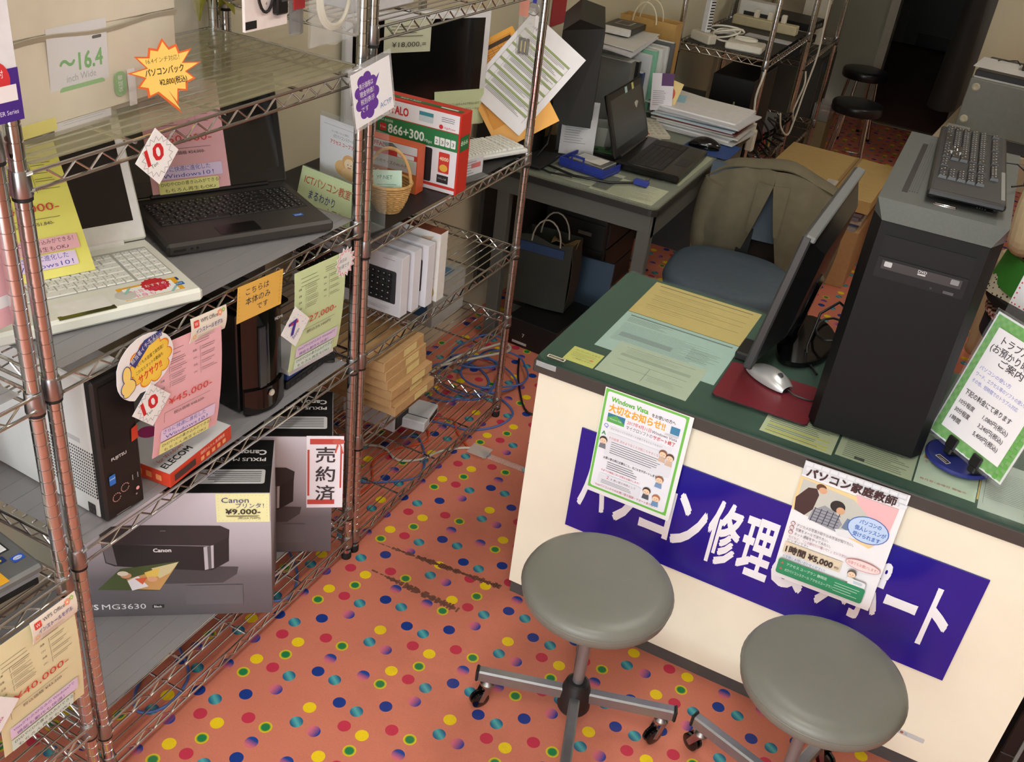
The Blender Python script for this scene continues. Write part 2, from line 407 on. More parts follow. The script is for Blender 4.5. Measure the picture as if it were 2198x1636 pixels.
def rrect(x0, x1, y0, y1, r, n=5):
    p = []
    for cx, cy, a0 in ((x1 - r, y0 + r, -90), (x1 - r, y1 - r, 0), (x0 + r, y1 - r, 90), (x0 + r, y0 + r, 180)):
        for k in range(n): a = R(a0 + 90 * k / (n - 1)); p.append((cx + r * math.cos(a), cy + r * math.sin(a)))
    return p
gm = MB().extr(rrect(CX0 - .012, CX1 + .018, CY0 - .009, CY1 - .002, .02), .756, .759).build('green_mat', M((34, 66, 56), 0.5), ct)
gl = MB().extr(rrect(CX0 - .008, CX1 + .014, CY0 - .006, CY1 - .006, .02), .7602, .766).build('glass_sheet', film((190, 220, 205), .012, .03, .4), ct)
st = PR().rr(0, 0, 46, 14, 2, (225, 222, 205)).r(3, 3, 40, 8, (40, 38, 34)).lines(6, 5.5, 34, 2, 3, (190, 180, 150), 1.2, .15)
st.put(ct, (CX0 + .012, CY0 + .018, .7663), (1, -.03, 0), (0, 1, 0), 'sticker')
PR().rr(0, 0, 60, 14, 2, (190, 190, 190)).e(8, 7, 4, 4, (150, 90, 70)).t('G', 15, 10, 8, (90, 90, 90)).put(ct, (.262, CY0 - .0003, .118), (1, 0, 0), (0, 0, 1), 'maker_plate')
MB().surf(lambda u, v: (CX0 - .005 + .052 * u, CY0 - .0135 - .001 * math.sin(3 * u), .758 - .014 * v), 4, 2, thick=.0006).build('clear_corner_guard', film((225, 230, 230), .3, .1), ct)

# blue sign board on the counter front
sg = MB().box(0, .948, -.303, 0, -.004, 0).build('sign_board', M((34, 22, 140), 0.16, noise=0.02, spec=.6)); sg.matrix_world = Matrix(((1, 0, 0, -.648), (0, 0, -1, CY0 - .005), (0, 1, 0, .613), (0, 0, 0, 1)))
tag(sg, 'blue sign board with white lettering on the counter front', 'sign')
ps = PR(); chs = 'パソコン修理＆サポート'
for k, ch in enumerate(chs):
    ps.t(ch, 22 + k * 83.5 + (8 if ch in 'ト' else 0), 219, 196, (238, 238, 244), w=(44 if ch == 'ト' else 66 if ch == 'ー' else 74), bold=0.022)
ps.put(sg, name='lettering')

# ================================================================ wire racks
def groove_post(h):
    prof = [(.0122, .022)]; z = .03
    while z < h - .02:
        prof += [(.0127, z), (.0127, z + .0225), (.0114, z + .0232), (.0114, z + .0248)]; z += .0254
    prof += [(.0127, z), (.0127, h), (.0105, h + .004)]
    return MB().lathe(prof, n=16).mesh('post', CHROME, 25)
POST = groove_post(1.83)
FOOT = MB().lathe([(.0135, 0), (.0145, .003), (.0145, .017), (.0125, .022)], n=16).mesh('foot', RUBBER, 30)
SLEEVE = MB().lathe([(.0155, -.036), (.0165, -.033), (.0148, .002), (.0143, .004)], n=18).lathe([(.0136, -.043), (.0150, -.042), (.0150, -.0365), (.0136, -.036)], n=18, mat=1).mesh('corner_sleeve', [STEEL, RUBBER], 30)
def rail(p, q, n):
    """double wire edge with a zigzag between"""
    P, Q = Vector(p), Vector(q); d = Q - P; b = MB()
    b.cyl(P, Q, .0031, n=8); b.cyl(P - Vector((0, 0, .027)), Q - Vector((0, 0, .027)), .0031, n=8)
    k = max(2, int(round(d.length / .026))); k += k % 2; zz = []
    for i in range(1, k): zz.append(P + d * (i / k) - Vector((0, 0, .003 if i % 2 else .024)))
    return b.tube(zz, .0023, 6)
def wire_rack(label, xf, y0, w, depth, levels, group=None, name='wire_rack', wires=15):
    t = thing(name, label, 'rack', (xf, y0, 0), 0, group)
    for x in (0, -depth):
        for y in (0, w):
            p = link('post', POST, t); p.location = (x, y, 0); f = link('foot', FOOT, p)
    fr = MB()
    for a, b_ in (((.012, .012, 0), (.012, w - .012, 0)), ((-depth - .012, .012, 0), (-depth - .012, w - .012, 0)),
                  ((-depth + .012, 0, 0), (-.012, 0, 0)), ((-depth + .012, w, 0), (-.012, w, 0))):
        r_ = rail(a, b_, 1); fr.add(r_.v, r_.f)
    for x in (0, -depth):
        for y in (0, w):
            sx = .012 if x == 0 else -.012
            for z in (0, -.027): fr.tube([(x + sx, y + (.012 if y == 0 else -.012), z), (x + sx * 1.1, y, z)], .0031, 6)
    FM = fr.mesh('shelf_frame', CHROME, 40)
    WM = MB().cyl((0, .008, 0), (0, w - .008, 0), .0019, n=6).mesh('deck_wire', CHROME, 40)
    CM = MB().cyl((-depth - .01, 0, -.005), (.01, 0, -.005), .003, n=6).mesh('cross_wire', CHROME, 40)
    for z in levels:
        s = link('shelf', FM, t); s.location = (0, 0, z)
        for k in range(wires):
            q = link('deck_wire', WM, s); q.location = (-depth + .004 + (depth - .008) * (k + .5) / wires, 0, .0012)
        for k in (1, 2, 3): q = link('cross_wire', CM, s); q.location = (0, w * k / 4, 0)
        for x in (0, -depth):
            for y in (0, w): q = link('corner_sleeve', SLEEVE, s); q.location = (x, y, 0)
    return t
XF = -1.230
LA = (1.378, 1.025, .6545, .183, .0773); LB = (1.457, .962, .652, .400, .074); LC = (1.442, 1.015, .62, .22, .08)
wire_rack('tall chrome wire rack loaded with laptops, computers and printer cartons', XF, .940, .864, .40, LA + (1.76,), 'chrome wire racks by the left wall')
wire_rack('chrome wire rack holding a white monitor, boxed router and flat brown boxes', XF, 1.840, .861, .40, LB, 'chrome wire racks by the left wall')
wire_rack('chrome wire rack cut by the left picture edge, nearest the camera', XF, .042, .862, .40, LC + (1.76,), 'chrome wire racks by the left wall')

# ================================================================ grey swivel stools
def stool(label, x, y, zs, arm, wheel_turn):
    t = thing('swivel_stool', label, 'stool', (x, y, 0), arm, 'grey round swivel stools')
    LEATH = M((112, 114, 106), 0.38, noise=0.04, scale=14, bump=0.04)
    MB().lathe([(.10, zs - .052), (.158, zs - .052), (.166, zs - .046), (.169, zs - .03), (.1685, zs - .018), (.164, zs - .009), (.155, zs - .003), (.13, zs - .0005), (.07, zs + .002), (.002, zs + .003)], n=56).build('seat', LEATH, t, 50)
    MB().tube([(.1685 * math.cos(2 * PI * k / 48), .1685 * math.sin(2 * PI * k / 48), zs - .024) for k in range(48)], .0022, 6, closed=True).build('seat_piping', LEATH, t, 60)
    MB().lathe([(.09, zs - .058), (.12, zs - .056), (.12, zs - .052)], n=24).build('seat_plate', BLACK, t, 30)
    MB().lathe([(.0135, .12), (.0135, zs - .09), (.0165, zs - .085), (.0165, zs - .056)], n=20).build('pole', M((150, 150, 152), .28, .7), t, 30)
    MB().lathe([(.036, .05), (.040, .058), (.034, .115), (.028, .135), (.022, .139)], n=24).build('hub', BLACK, t, 30)
    ARMM = M((150, 152, 154), .32, .8)
    for k in range(4):
        a = MB().box(.025, .238, -.0125, .0125, .078, .112, bev=.004).build('arm', ARMM, t, 30); a.rotation_euler.z = k * PI / 2
        MB().box(.236, .243, -.0135, .0135, .077, .113, bev=.003).build('end_cap', BLACK, a, 30)
        c = bpy.data.objects.new('caster', None)
        cm = MB().lathe([(.012, .064), (.018, .066), (.018, .071), (.010, .078)], n=16)
        for s in (-1, 1): cm.add([(-.010, s * .0125, .064), (.010, s * .0125, .064), (.026, s * .0125, .024), (.014, s * .0125, .018), (-.010, s * .014, .064), (.010, s * .014, .064), (.026, s * .014, .024), (.014, s * .014, .018)],
                                 [(0, 1, 2, 3), (7, 6, 5, 4), (0, 4, 5, 1), (1, 5, 6, 2), (2, 6, 7, 3), (3, 7, 4, 0)])
        c = cm.build('caster', STEEL, t, 30); c.location = (.212 * math.cos(k * PI / 2), .212 * math.sin(k * PI / 2), 0); c.rotation_euler.z = wheel_turn[k] - arm
        w = MB()
        for s in (-1, 1): w.tube([(0, s * .0015, 0), (0, s * .004, 0), (0, s * .010, 0), (0, s * .0115, 0)], 0, 20, radii=[.016, .0225, .0225, .019])
        w = w.build('wheel', GLOSSB, c, 30); w.location = (.018, 0, .0226)
    return t
stool('grey round swivel stool standing left of the other, beside the blue sign', -.446, 1.632, .465, R(18), [R(-120), R(100), R(-125), R(-60)])
stool('grey round swivel stool standing nearest the right end of the counter', .055, 1.648, .465, R(163), [R(150), R(40), R(-60), R(-30)])
# ================================================================ shelf liners
LIN = film((168, 168, 172), .62, .3, .3)
def liner(name, label, x0, x1, y0, y1, z, mat, ribs=0):
    b = MB().box(x0, x1, y0, y1, z + .0034, z + .0048)
    for k in range(ribs):
        x = x0 + (x1 - x0) * (k + .5) / ribs; b.box(x - .0012, x + .0012, y0 + .002, y1 - .002, z + .0048, z + .0056)
    return tag(b.build(name, mat), label, 'shelf liner')
liner('shelf_liner', 'grey plastic shelf liner under the two open laptops', -1.625, -1.236, .967, 1.795, LA[1], LIN, 9)
liner('shelf_liner', 'grey plastic shelf liner under the white and black desktop computer', -1.625, -1.226, .957, 1.775, LA[2], LIN, 9)
liner('shelf_liner', 'grey ribbed shelf liner under the printer cartons', -1.625, -1.250, .972, 1.56, LA[3], LIN, 9)
liner('shelf_liner', 'clear yellowed shelf liner under the bagged laptop case', -1.625, -1.232, .967, 1.785, LA[0], film((176, 172, 140), .30, .12, .45))
liner('shelf_board', 'black shelf board under the white monitor and boxed router', -1.64, -1.228, 1.868, 2.685, LB[1], M((26, 26, 28), .5))
liner('shelf_liner', 'grey plastic shelf liner at the left picture edge', -1.625, -1.236, .07, .885, LC[1], LIN, 9)

# ================================================================ laptops
def keys(parent, spec, z, mat, hgt=.0022, legend=None):
    """each key an object, one mesh per width"""
    cache = {}
    for (x, y, w, d) in spec:
        k = (round(w, 4), round(d, 4))
        if k not in cache:
            b = MB(); bb = min(.0012, w * .12)
            b.add([(0, 0, 0), (w, 0, 0), (w, d, 0), (0, d, 0), (bb, bb, hgt), (w - bb, bb, hgt), (w - bb, d - bb, hgt), (bb, d - bb, hgt)],
                  [(4, 5, 6, 7), (0, 1, 5, 4), (1, 2, 6, 5), (2, 3, 7, 6), (3, 0, 4, 7)])
            mats = [mat]
            if legend:
                mats.append(legend); b.box(w * .25, w * .25 + min(.003, w * .3), d * .55, d * .55 + .0022, hgt, hgt + .0001, mat=1)
                b.box(w * .6, w * .6 + min(.002, w * .2), d * .2, d * .2 + .0018, hgt, hgt + .0001, mat=1)
            cache[k] = b.mesh('key', mats)
        o = link('key', cache[k], parent); o.location = (x, y, z)
def rowkeys(x0, x1, y, d, widths, gap):
    tot = sum(widths); u = (x1 - x0) / tot; x = x0; out = []
    for w in widths:
        if w > 0: out.append((x + gap / 2, y + gap / 2, w * u - gap, d - gap))
        x += abs(w) * u
    return out
def laptop_layout(x0, x1, y0, y1, numpad=True, gap=.0016):
    d = (y1 - y0) / 6.0; xm = x1 - (.072 if numpad else 0); s = []
    rows = [[1.3, 1, 1.2, 1, 4.2, 1, 1, 1, 1, 1, 1], [2.2, 1, 1, 1, 1, 1, 1, 1, 1, 1, 1, 1, 1.6], [1.7, 1, 1, 1, 1, 1, 1, 1, 1, 1, 1, 1, 2.0], [1.4, 1, 1, 1, 1, 1, 1, 1, 1, 1, 1, 1, 2.3], [1, 1, 1, 1, 1, 1, 1, 1, 1, 1, 1, 1, 1, 1.6], [1] * 16]
    for k, r in enumerate(rows): s += rowkeys(x0, xm, y0 + k * d, d if k < 5 else d * .7, r, gap)
    if numpad:
        for k in range(6): s += rowkeys(xm + .004, x1, y0 + k * d, d if k < 5 else d * .7, [1, 1, 1, 1], gap)
    return s
def laptop(name, label, loc, rz, w, d, th, body, bezel, screen, keym, lid_ang, lid_h, keyz=(.075, .205), legend=None, lid_th=.012, numpad=True, indiv=True, frame=.018, group=None, base_side=None, chin=.035):
    t = thing(name, label, 'laptop', loc, rz, group)
    b = bx('base', t, body if base_side is None else [body, base_side], 0, w, 0, d, .003, th, bev=.006)
    for x in (.03, w - .03):
        for y in (.02, d - .02): MB().cyl((x, y, 0), (x, y, .004), .008).build('rubber_foot', RUBBER, t)
    kb = MB().box(.02, w - .02, keyz[0] - .003, keyz[1] + .003, th - .001, th + .0006).build('keyboard', keym if not indiv else M((40, 40, 42) if keym is not WHITEK else (176, 178, 172), .6), t)
    sp = laptop_layout(.022, w - .022, keyz[0], keyz[1], numpad)
    if indiv: keys(kb, sp, th + .0004, keym, .0024, legend)
    else:
        m = MB()
        for (x, y, a, c) in sp: m.box(x, x + a, y, y + c, th, th + .0022)
        o = m.build('keycaps', keym, kb); o['kind'] = 'stuff'
    tp = MB().extr(rrect(w * .32, w * .56, .012, .058, .004), th + .0002, th + .0007).build('touchpad', M(tuple(int(q * 255) for q in (.5, .5, .5)), .5) if body is BLACK else bezel, t)
    lid = bpy.data.objects.new('lid', None)
    lb = MB().box(0, w, 0, lid_th, 0, lid_h, bev=.004)
    lid = lb.build('lid', body, t, 30); lid.location = (0, d - .006, th + .002); lid.rotation_euler.x = -R(lid_ang - 90)
    MB().box(.004, w - .004, -.0012, .001, .006, lid_h - .004).build('bezel', bezel, lid)
    MB().box(frame, w - frame, -.0018, -.001, chin, lid_h - frame).build('screen', screen, lid)
    MB().cyl((.05, 0, 0), (w - .05, 0, 0), .007, n=10).build('hinge', bezel, lid, 30)
    return t, lid
WHITEK = M((226, 228, 222), .5, noise=.02)
WLAP = M((226, 228, 218), .38, noise=.02)
SCR = M((16, 16, 17), .12, spec=.5, noise=.02)
wl, wlid = laptop('laptop', 'white open laptop with white keys and yellow price sheet on its screen', (-1.356, .933, LA[1] + .0056), R(68), .378, .255, .030, WLAP, M((232, 232, 230), .35), SCR, WHITEK, 112, .262, (.085, .215), frame=.020, group='laptops on display', chin=.04, legend=M((150, 150, 146), .5))
MB().extr([(.10 + .024 * math.cos(k * PI / 12), .04 + .016 * math.sin(k * PI / 12)) for k in range(24)][::1], .0302, .0312).v
o = MB().lathe([(.019, .030), (.019, .0308), (.017, .0310)], (.245, .037, 0), n=24).build('scroll_disc', M((206, 206, 200), .3), wl, 30)
MB().box(.115, .215, .002, .014, .0292, .0306).build('click_bar', M((120, 122, 70), .15, .7), wl)
p = PR(); p.rr(0, 0, 20, 13, 2, (24, 60, 120)).e(10, 6.5, 4.5, 4, (90, 150, 60)).e(8, 5.5, 2, 2, (220, 90, 40)).e(12, 7, 2, 2, (240, 200, 60)); p.put(wl, (.335, .066, .0302), name='sticker')
p = PR(); p.rr(0, 0, 22, 13, 2, (30, 110, 180)).t('intel', 3, 9, 9, (230, 240, 250), w=15); p.put(wl, (.335, .045, .0302), name='sticker')
BLAP = M((64, 62, 60), .42, .3); KB = M((26, 26, 27), .5)
bl, blid = laptop('laptop', 'dark grey open laptop with black keys and pink price sheet on its screen', (-1.393, 1.377, LA[1] + .0056), R(63), .372, .25, .030, BLAP, M((18, 18, 19), .3), SCR, KB, 106, .250, (.095, .215), frame=.016, group='laptops on display', legend=M((190, 190, 190), .5))
PR().rr(0, 0, 22, 13, 1, (36, 96, 190)).t('intel', 3, 9, 9, (230, 240, 250), w=15).put(bl, (.30, .06, .0302), name='sticker')
for x in (.05, .062): MB().cyl((x, -.0005, .016), (x, .004, .016), .003, n=10).build('jack', BLACK, bl)
MB().box(.012, .038, -.0006, .003, .013, .018).build('card_slot', BLACK, bl)
GLAP = M((120, 122, 122), .4, .4)
gl2, glid = laptop('laptop', 'silver grey open laptop at the lower left picture edge', (-1.288, .50, LC[2] + .026), R(82), .378, .25, .024, GLAP, M((60, 60, 60), .4), SCR, M((232, 234, 236), .5, noise=.01), 110, .25, group='laptops on display', numpad=True)
PR().rr(0, 0, 22, 17, 2, (24, 50, 110)).e(11, 8, 5, 5, (90, 150, 60)).e(9, 7, 2.4, 2.4, (220, 90, 40)).e(13, 9, 2.4, 2.4, (240, 200, 60)).put(gl2, (.318, .066, .0244), name='sticker')
PR().rr(0, 0, 22, 17, 2, (40, 90, 200)).e(11, 8, 8, 5, (220, 230, 250)).t('intel', 5, 10.5, 7, (40, 90, 200), w=12).put(gl2, (.345, .052, .0244), name='sticker')
t = thing('laptop_riser', 'grey riser under the silver laptop at the left edge', 'riser', (-1.30, .50, LC[2] + .0034), R(82))
bx('tray', t, M((150, 150, 154), .5), 0, .375, 0, .25, .012, .021); bx('edge', t, BLACK, .005, .37, -.002, .006, 0, .012); bx('edge', t, BLACK, .005, .37, .236, .244, 0, .012)

# ================================================================ price sheets and cards
PINK = (232, 178, 186); YEL = (232, 226, 110); GRN = (206, 222, 172); CRM = (226, 220, 178)
INK = (70, 66, 70); RED = (206, 66, 56); LILAC = (226, 206, 236)
def price_sheet(w, h, price, tax, two, lab, top=6):
    p = PR(); k = w / 170.0
    p.lines(20 * k, top + 12, 60 * k, 3, 9, INK, .7, .3); p.lines(100 * k, top + 10, 40 * k, 3, 5, INK, .7, .3)
    for r_ in range(4):
        y = top + 34 + r_ * 15; p.t('品番', 12 * k, y + 4, 5, INK); p.t('CPU' if r_ % 2 else '液晶', 94 * k, y + 1, 5, INK)
        p.r(34 * k, y - 4, .6, 12, INK); p.r(34 * k, y - 4, 40 * k, .6, INK); p.r(112 * k, y - 7, .6, 14, INK); p.lines(38 * k, y, 42 * k, 2, 4.4, INK, .8, .4); p.lines(115 * k, y - 4, 40 * k, 2, 4.4, INK, .8, .4)
    y = h * .50
    p.t(price, 30 * k, y + 8, 21 * k, RED, w=112 * k); p.r(20 * k, y + 21, 118 * k, .7, INK); p.r(20 * k, y + 21, .7, 22, INK)
    p.t(tax, 44 * k, y + 34, 8.5 * k, INK, w=80 * k)
    y = h * .745
    for i, (txt, bgc, tc, sz) in enumerate(two):
        p.rr(14 * k, y, (142 if i == 0 else 130) * k, h * .115, 2, bgc)
        hh = h * .115 / len(txt)
        for j, s in enumerate(txt): p.t(s, (20 + 6 * j) * k, y + hh * (j + .78), sz * k, tc, w=min(128, 11 * len(s)) * k)
        y += h * .128
    return p
W10 = [(('さらに快適に進化した', 'Windows10！'), LILAC, (60, 80, 170), 12), (('DVDやCDの書き込みができる！', 'もちろん再生もOK♪'), (232, 230, 150), (50, 60, 40), 9)]
W7 = [(('VistaがわのXPなみの Windows7で', '機能も動作も快適！'), LILAC, (84, 60, 140), 9), (('DVDやCDの書き込みができる！', 'もちろん再生もOK♪'), (214, 234, 224), (50, 60, 60), 9)]
YD = (0, 1, 0); ZU = (0, 0, 1)
card('price_sheet', 'pink price sheet for 45,000 yen hanging from the shelf rail', 'price sheet', (-1.200, 1.133, 1.003), (.05, 1, -.05), (.06, .08, 1), 168, 244, PINK, price_sheet(168, 244, '¥45,000-', '税込価格 ¥48,600-', W10, 1), curl=.008)
card('price_sheet', 'green price sheet for 27,000 yen hanging from the shelf rail', 'price sheet', (-1.202, 1.540, .998), (.03, 1, -.04), (.05, .04, 1), 176, 246, GRN, price_sheet(176, 246, '¥27,000-', '税込29,160円', W7, 1), curl=.007)
card('price_sheet', 'cream price sheet for 40,000 yen at the bottom left', 'price sheet', (-1.194, .708, .608), (.02, 1, .0), (.03, .02, 1), 176, 262, CRM, price_sheet(176, 262, '¥40,000-', '税込価格 ¥43,200', W7, 1, top=26), curl=.006)
# sheets that lean on laptop screens
def on_lid(lid, x, z, w, h, col, pr, label, lean=.012):
    mw = lid.parent.matrix_basis @ Matrix.Translation(lid.location) @ lid.rotation_euler.to_matrix().to_4x4()
    tl = mw @ Vector((x, -.0028, z)); r = (mw.to_3x3() @ Vector((1, 0, 0))); u = (mw.to_3x3() @ Vector((0, 0, 1)))
    return card('price_sheet', label, 'price sheet', tl, r, u, w, h, col, pr)
yp = price_sheet(168, 236, '¥48,000-', '税込価格 ¥51,840-', [(('DVDやCDの書き込みができる！', 'もちろん再生もOK♪'), PINK, (90, 40, 50), 10), (('さらに快適に進化した', 'Windows10！'), LILAC, (60, 80, 170), 12)], 1)
qy = Vector((-1.411, 1.211, LA[1] + .0392)); uy = (Vector((-.927, .375, 0)) * .16 + Vector((0, 0, .217))).normalized(); ry_ = Vector((.375, .927, 0)).normalized()
card('price_sheet', 'yellow price sheet leaning on the white laptop screen', 'price sheet', qy - ry_ * .168 + uy * .25, ry_, uy, 168, 250, YEL, yp)
on_lid(blid, .055, .240, 178, 238, PINK, price_sheet(178, 238, '¥50,000-', '税込価格 ¥54,000-', W10, 1), 'pink price sheet leaning on the dark laptop screen')
card('price_sheet', 'pink price sheet cut by the left picture edge', 'price sheet', (-1.247, .760, 1.428), YD, (.04, 0, 1), 172, 298, PINK, PR().rr(100, 100, 66, 26, 2, (240, 214, 224)).rr(90, 245, 74, 20, 4, WHITE), th=.0008)
# tags
def diamond(w): return [(w / 2, 0), (w, w / 2), (w / 2, w), (0, w / 2)]
def ten(label, tl, right, up, w=92):
    p = PR().star(w / 2, w / 2, 27, 35, 16, (170, 170, 170)).star(w / 2, w / 2, 25.5, 33, 16, WHITE)
    p.t('10', 27, 60, 40, (204, 40, 44), w=38, bold=.025, rot=-14).t('Ten', 34, 66, 10, (60, 90, 60), rot=-20)
    return card('version_tag', label, 'tag', tl, right, up, w, w, WHITE, p, poly=diamond(w))
ten('white diamond tag numbered 10 at the top shelf rail', (-1.196, 1.128, 1.398), (0, 1, .0), ZU, 96)
ten('white diamond tag numbered 10 on the pink hanging price sheet', (-1.190, 1.065, .944), (0, 1, .0), (.04, 0, 1), 94)
p = PR()
for k in range(26): p.r(12 + random.random() * 70, 20 + random.random() * 56, 4, 1, random.choice([(230, 200, 60), (220, 150, 200), (120, 180, 220)]))
p.t('7', 30, 64, 44, (70, 50, 150), w=26, bold=.03, rot=-8).r(31, 34, 26, 6, (206, 40, 70)).t('Seven', 40, 76, 12, (90, 70, 150), rot=-38)
card('version_tag', 'white diamond tag numbered 7 beside the green price sheet', 'tag', (-1.190, 1.478, .930), YD, ZU, 98, 98, WHITE, p, poly=diamond(98))
p = PR().t('4', 44, 70, 46, (110, 60, 160), w=26, bold=.03, rot=-8).t('Vista', 60, 84, 11, (190, 60, 140), rot=-40)
card('version_tag', 'white tag with purple numeral at the lower left edge', 'tag', (-1.186, .640, .535), (0, 1, -.05), ZU, 110, 110, WHITE, p, poly=diamond(110))
def flower(p, x, y, s, c):
    for k in range(5): p.e(x + s * math.cos(k * 1.257), y + s * math.sin(k * 1.257), s * .75, s * .75, c, 10)
    return p.e(x, y, s * .5, s * .5, (250, 236, 190), 10)
def wps(label, tl, right, up):
    p = PR().rr(6, 6, 14, 14, 2, (222, 70, 56)).t('W', 8.5, 17, 11, WHITE, w=9).t('WPS Office', 24, 14, 11, INK, w=46).t('インストールモデル', 12, 33, 12, (60, 72, 150), w=72, bold=.012)
    flower(p, 76, 9, 4, (240, 160, 130)); flower(p, 86, 6, 2.6, (170, 200, 110)); flower(p, 8, 38, 3, (236, 190, 150))
    p.lines(18, 39, 54, 3, 4, (150, 140, 130), .6, .4)
    return card('notice_card', label, 'card', tl, right, up, 96, 52, (238, 230, 216), p, curl=.004)
wps('cream card with flowers above the pink 45,000 yen sheet', (-1.192, 1.222, 1.028), (0, 1, -.08), (.05, .02, 1))
wps('cream card with flowers above the cream 40,000 yen sheet', (-1.182, .790, .622), (0, 1, 0), (.03, 0, 1))
p = PR().t('こちらは', 24, 24, 17, (40, 44, 70), w=70).t('本体のみ', 24, 46, 18, (40, 44, 70), w=76).t('です', 60, 66, 16, (40, 44, 70), w=34)
for y in range(8, 76, 8): p.t('※', 3, y, 6, (190, 150, 60)).t('※', 128, y, 6, (190, 150, 60))
card('notice_card', 'orange handwritten card clipped to the middle shelf rail', 'card', (-1.198, 1.360, 1.037), (0, 1, -.07), (.03, .03, 1), 138, 80, (232, 184, 84), p)
p = PR().star(40, 40, 33, 26, 14, (236, 130, 150)).star(40, 40, 30.5, 23.5, 14, WHITE).t('本日は', 18, 36, 10, (50, 60, 90), w=26).t('お得です', 16, 52, 11, (50, 60, 90), w=38)
n = 14; card('notice_card', 'white burst card with pink zigzag beside the corner post', 'card', (-1.194, 1.672, 1.006), YD, ZU, 80, 80, WHITE, p, poly=[(40 + (38 if k % 2 else 28) * math.sin(PI * k / n), 40 - (38 if k % 2 else 28) * math.cos(PI * k / n)) for k in range(2 * n)])
# speech bubble with pointing hand
out = [(76 + 66 * math.cos(a) * (1.05 if math.cos(a) > 0 else 1), 62 + 58 * math.sin(a) + (14 if math.cos(a) < -.3 and math.sin(a) > 0 else 0)) for a in [2 * PI * k / 28 for k in range(28)]]
p = PR(); cloud = []
for k in range(10):
    a = 2 * PI * k / 10; p.e(88 + 40 * math.cos(a), 64 + 36 * math.sin(a), 14, 13, (232, 130, 40), 14)
for k in range(10):
    a = 2 * PI * k / 10; p.e(88 + 38 * math.cos(a), 64 + 34 * math.sin(a), 13, 12, (244, 200, 70), 14)
p.e(88, 64, 42, 38, (244, 206, 78))
p.poly([(40, 46), (76, 14), (116, 10), (118, 22), (86, 30), (52, 60)], (56, 60, 130)); p.t('担当者イチオシ！', 46, 50, 12, WHITE, w=68, rot=-30).t('この商品は', 84, 30, 8, WHITE, w=34, rot=-16)
p.t('メモリも大容量で高性能！', 50, 62, 9, (40, 30, 30), w=72, rot=-12).t('これならネットの動画も', 54, 76, 9, (40, 30, 30), w=66, rot=-12).t('サクサク!!', 60, 96, 19, (224, 60, 44), w=56, rot=-12, bold=.02)
for (x, y, a, b_) in ((32, 66, 9, 17), (34, 92, 16, 15), (28, 86, 8, 6), (27, 96, 8, 6), (30, 105, 8, 5)): p.e(x, y, a + 1.6, b_ + 1.6, (70, 62, 120))
for (x, y, a, b_) in ((32, 66, 9, 17), (34, 92, 16, 15), (28, 86, 8, 6), (27, 96, 8, 6), (30, 105, 8, 5)): p.e(x, y, a, b_, (244, 214, 120))
card('speech_bubble_card', 'laminated speech bubble card with pointing hand on the rail', 'card', (-1.188, 1.028, 1.052), (0, 1, 0), (.04, 0, 1), 148, 128, WHITE, p, poly=out)
# card on the laptop
def flatcard(name, label, x, y, z, ang, w, h, col, p): return card(name, label, 'card', (x, y, z), (math.cos(ang), math.sin(ang), 0), (-math.sin(ang), math.cos(ang), .02), w, h, col, p)
p = PR().r(8, 7, 94, 42, (240, 242, 240)).star(70, 13, 24, 27, 16, (196, 40, 46)).t('おすすめ', 50, 17, 12, WHITE, w=40).t('見た目もいいです♪', 14, 30, 14, (236, 90, 160), w=80).t('中身も', 18, 46, 14, (236, 90, 160), w=40)
p.poly([(6, 24), (22, 4), (26, 7), (10, 28)], (150, 196, 186)).poly([(84, 50), (100, 32), (104, 35), (88, 53)], (150, 196, 186))
a_ = R(68); c68 = Vector((math.cos(a_), math.sin(a_), 0)); d68 = Vector((-math.sin(a_), math.cos(a_), 0)); B0 = Vector((-1.356, .933, 0))
q = B0 + c68 * .238 + d68 * .066; flatcard('notice_card', 'orange framed recommendation card lying on the white laptop', q.x, q.y, LA[1] + .0366, a_, 112, 58, (236, 176, 44), p)
a8 = R(82); c8 = Vector((math.cos(a8), math.sin(a8), 0)); d8 = Vector((-math.sin(a8), math.cos(a8), 0)); q = Vector((-1.288, .50, 0)) + c8 * .215 + d8 * .066
p = PR().r(10, 8, 76, 42, (240, 242, 240)).t('おすすめです', 14, 30, 14, (60, 90, 180), w=60).poly([(66, 44), (84, 22), (90, 26), (72, 48)], (150, 196, 200))
flatcard('notice_card', 'orange framed card lying on the silver laptop', q.x, q.y, LC[2] + .0512, a8, 100, 64, (238, 176, 44), p)
q = Vector((-1.288, .50, 0)) + c8 * .20 - d8 * .006
card('notice_card', 'plain yellow card at the left edge below the silver laptop', 'card', (-1.204, .660, LC[2] + .022), (0, 1, 0), (0, 0, 1), 66, 52, (236, 230, 120))
# purple framed notice on the corner post (laminated)
t = card('post_notice', 'laminated notice with purple bubble hung on the corner post', 'notice', (-1.196, 1.706, 1.394), (.12, 1, .22), (0, -.06, 1), 134, 140, film((225, 228, 230), .25, .08))
p = PR().r(4, 12, 124, 120, (236, 237, 242))
for k in range(9): p.e(48 + 26 * math.cos(.7 * k), 72 + 40 * math.sin(.7 * k), 13, 13, (104, 60, 156), 14)
p.e(48, 72, 30, 42, (104, 60, 156)).poly([(70, 50), (92, 36), (74, 64)], (104, 60, 156))
for k, s in enumerate(('表示価格は', '現金特価！', '税別表示', 'です')): p.t(s, 26, 52 + 17 * k, 14, (240, 238, 246), w=44 if k < 3 else 22)
p.t('ACYP', 84, 116, 17, (120, 140, 190), w=38)
p.put(t)

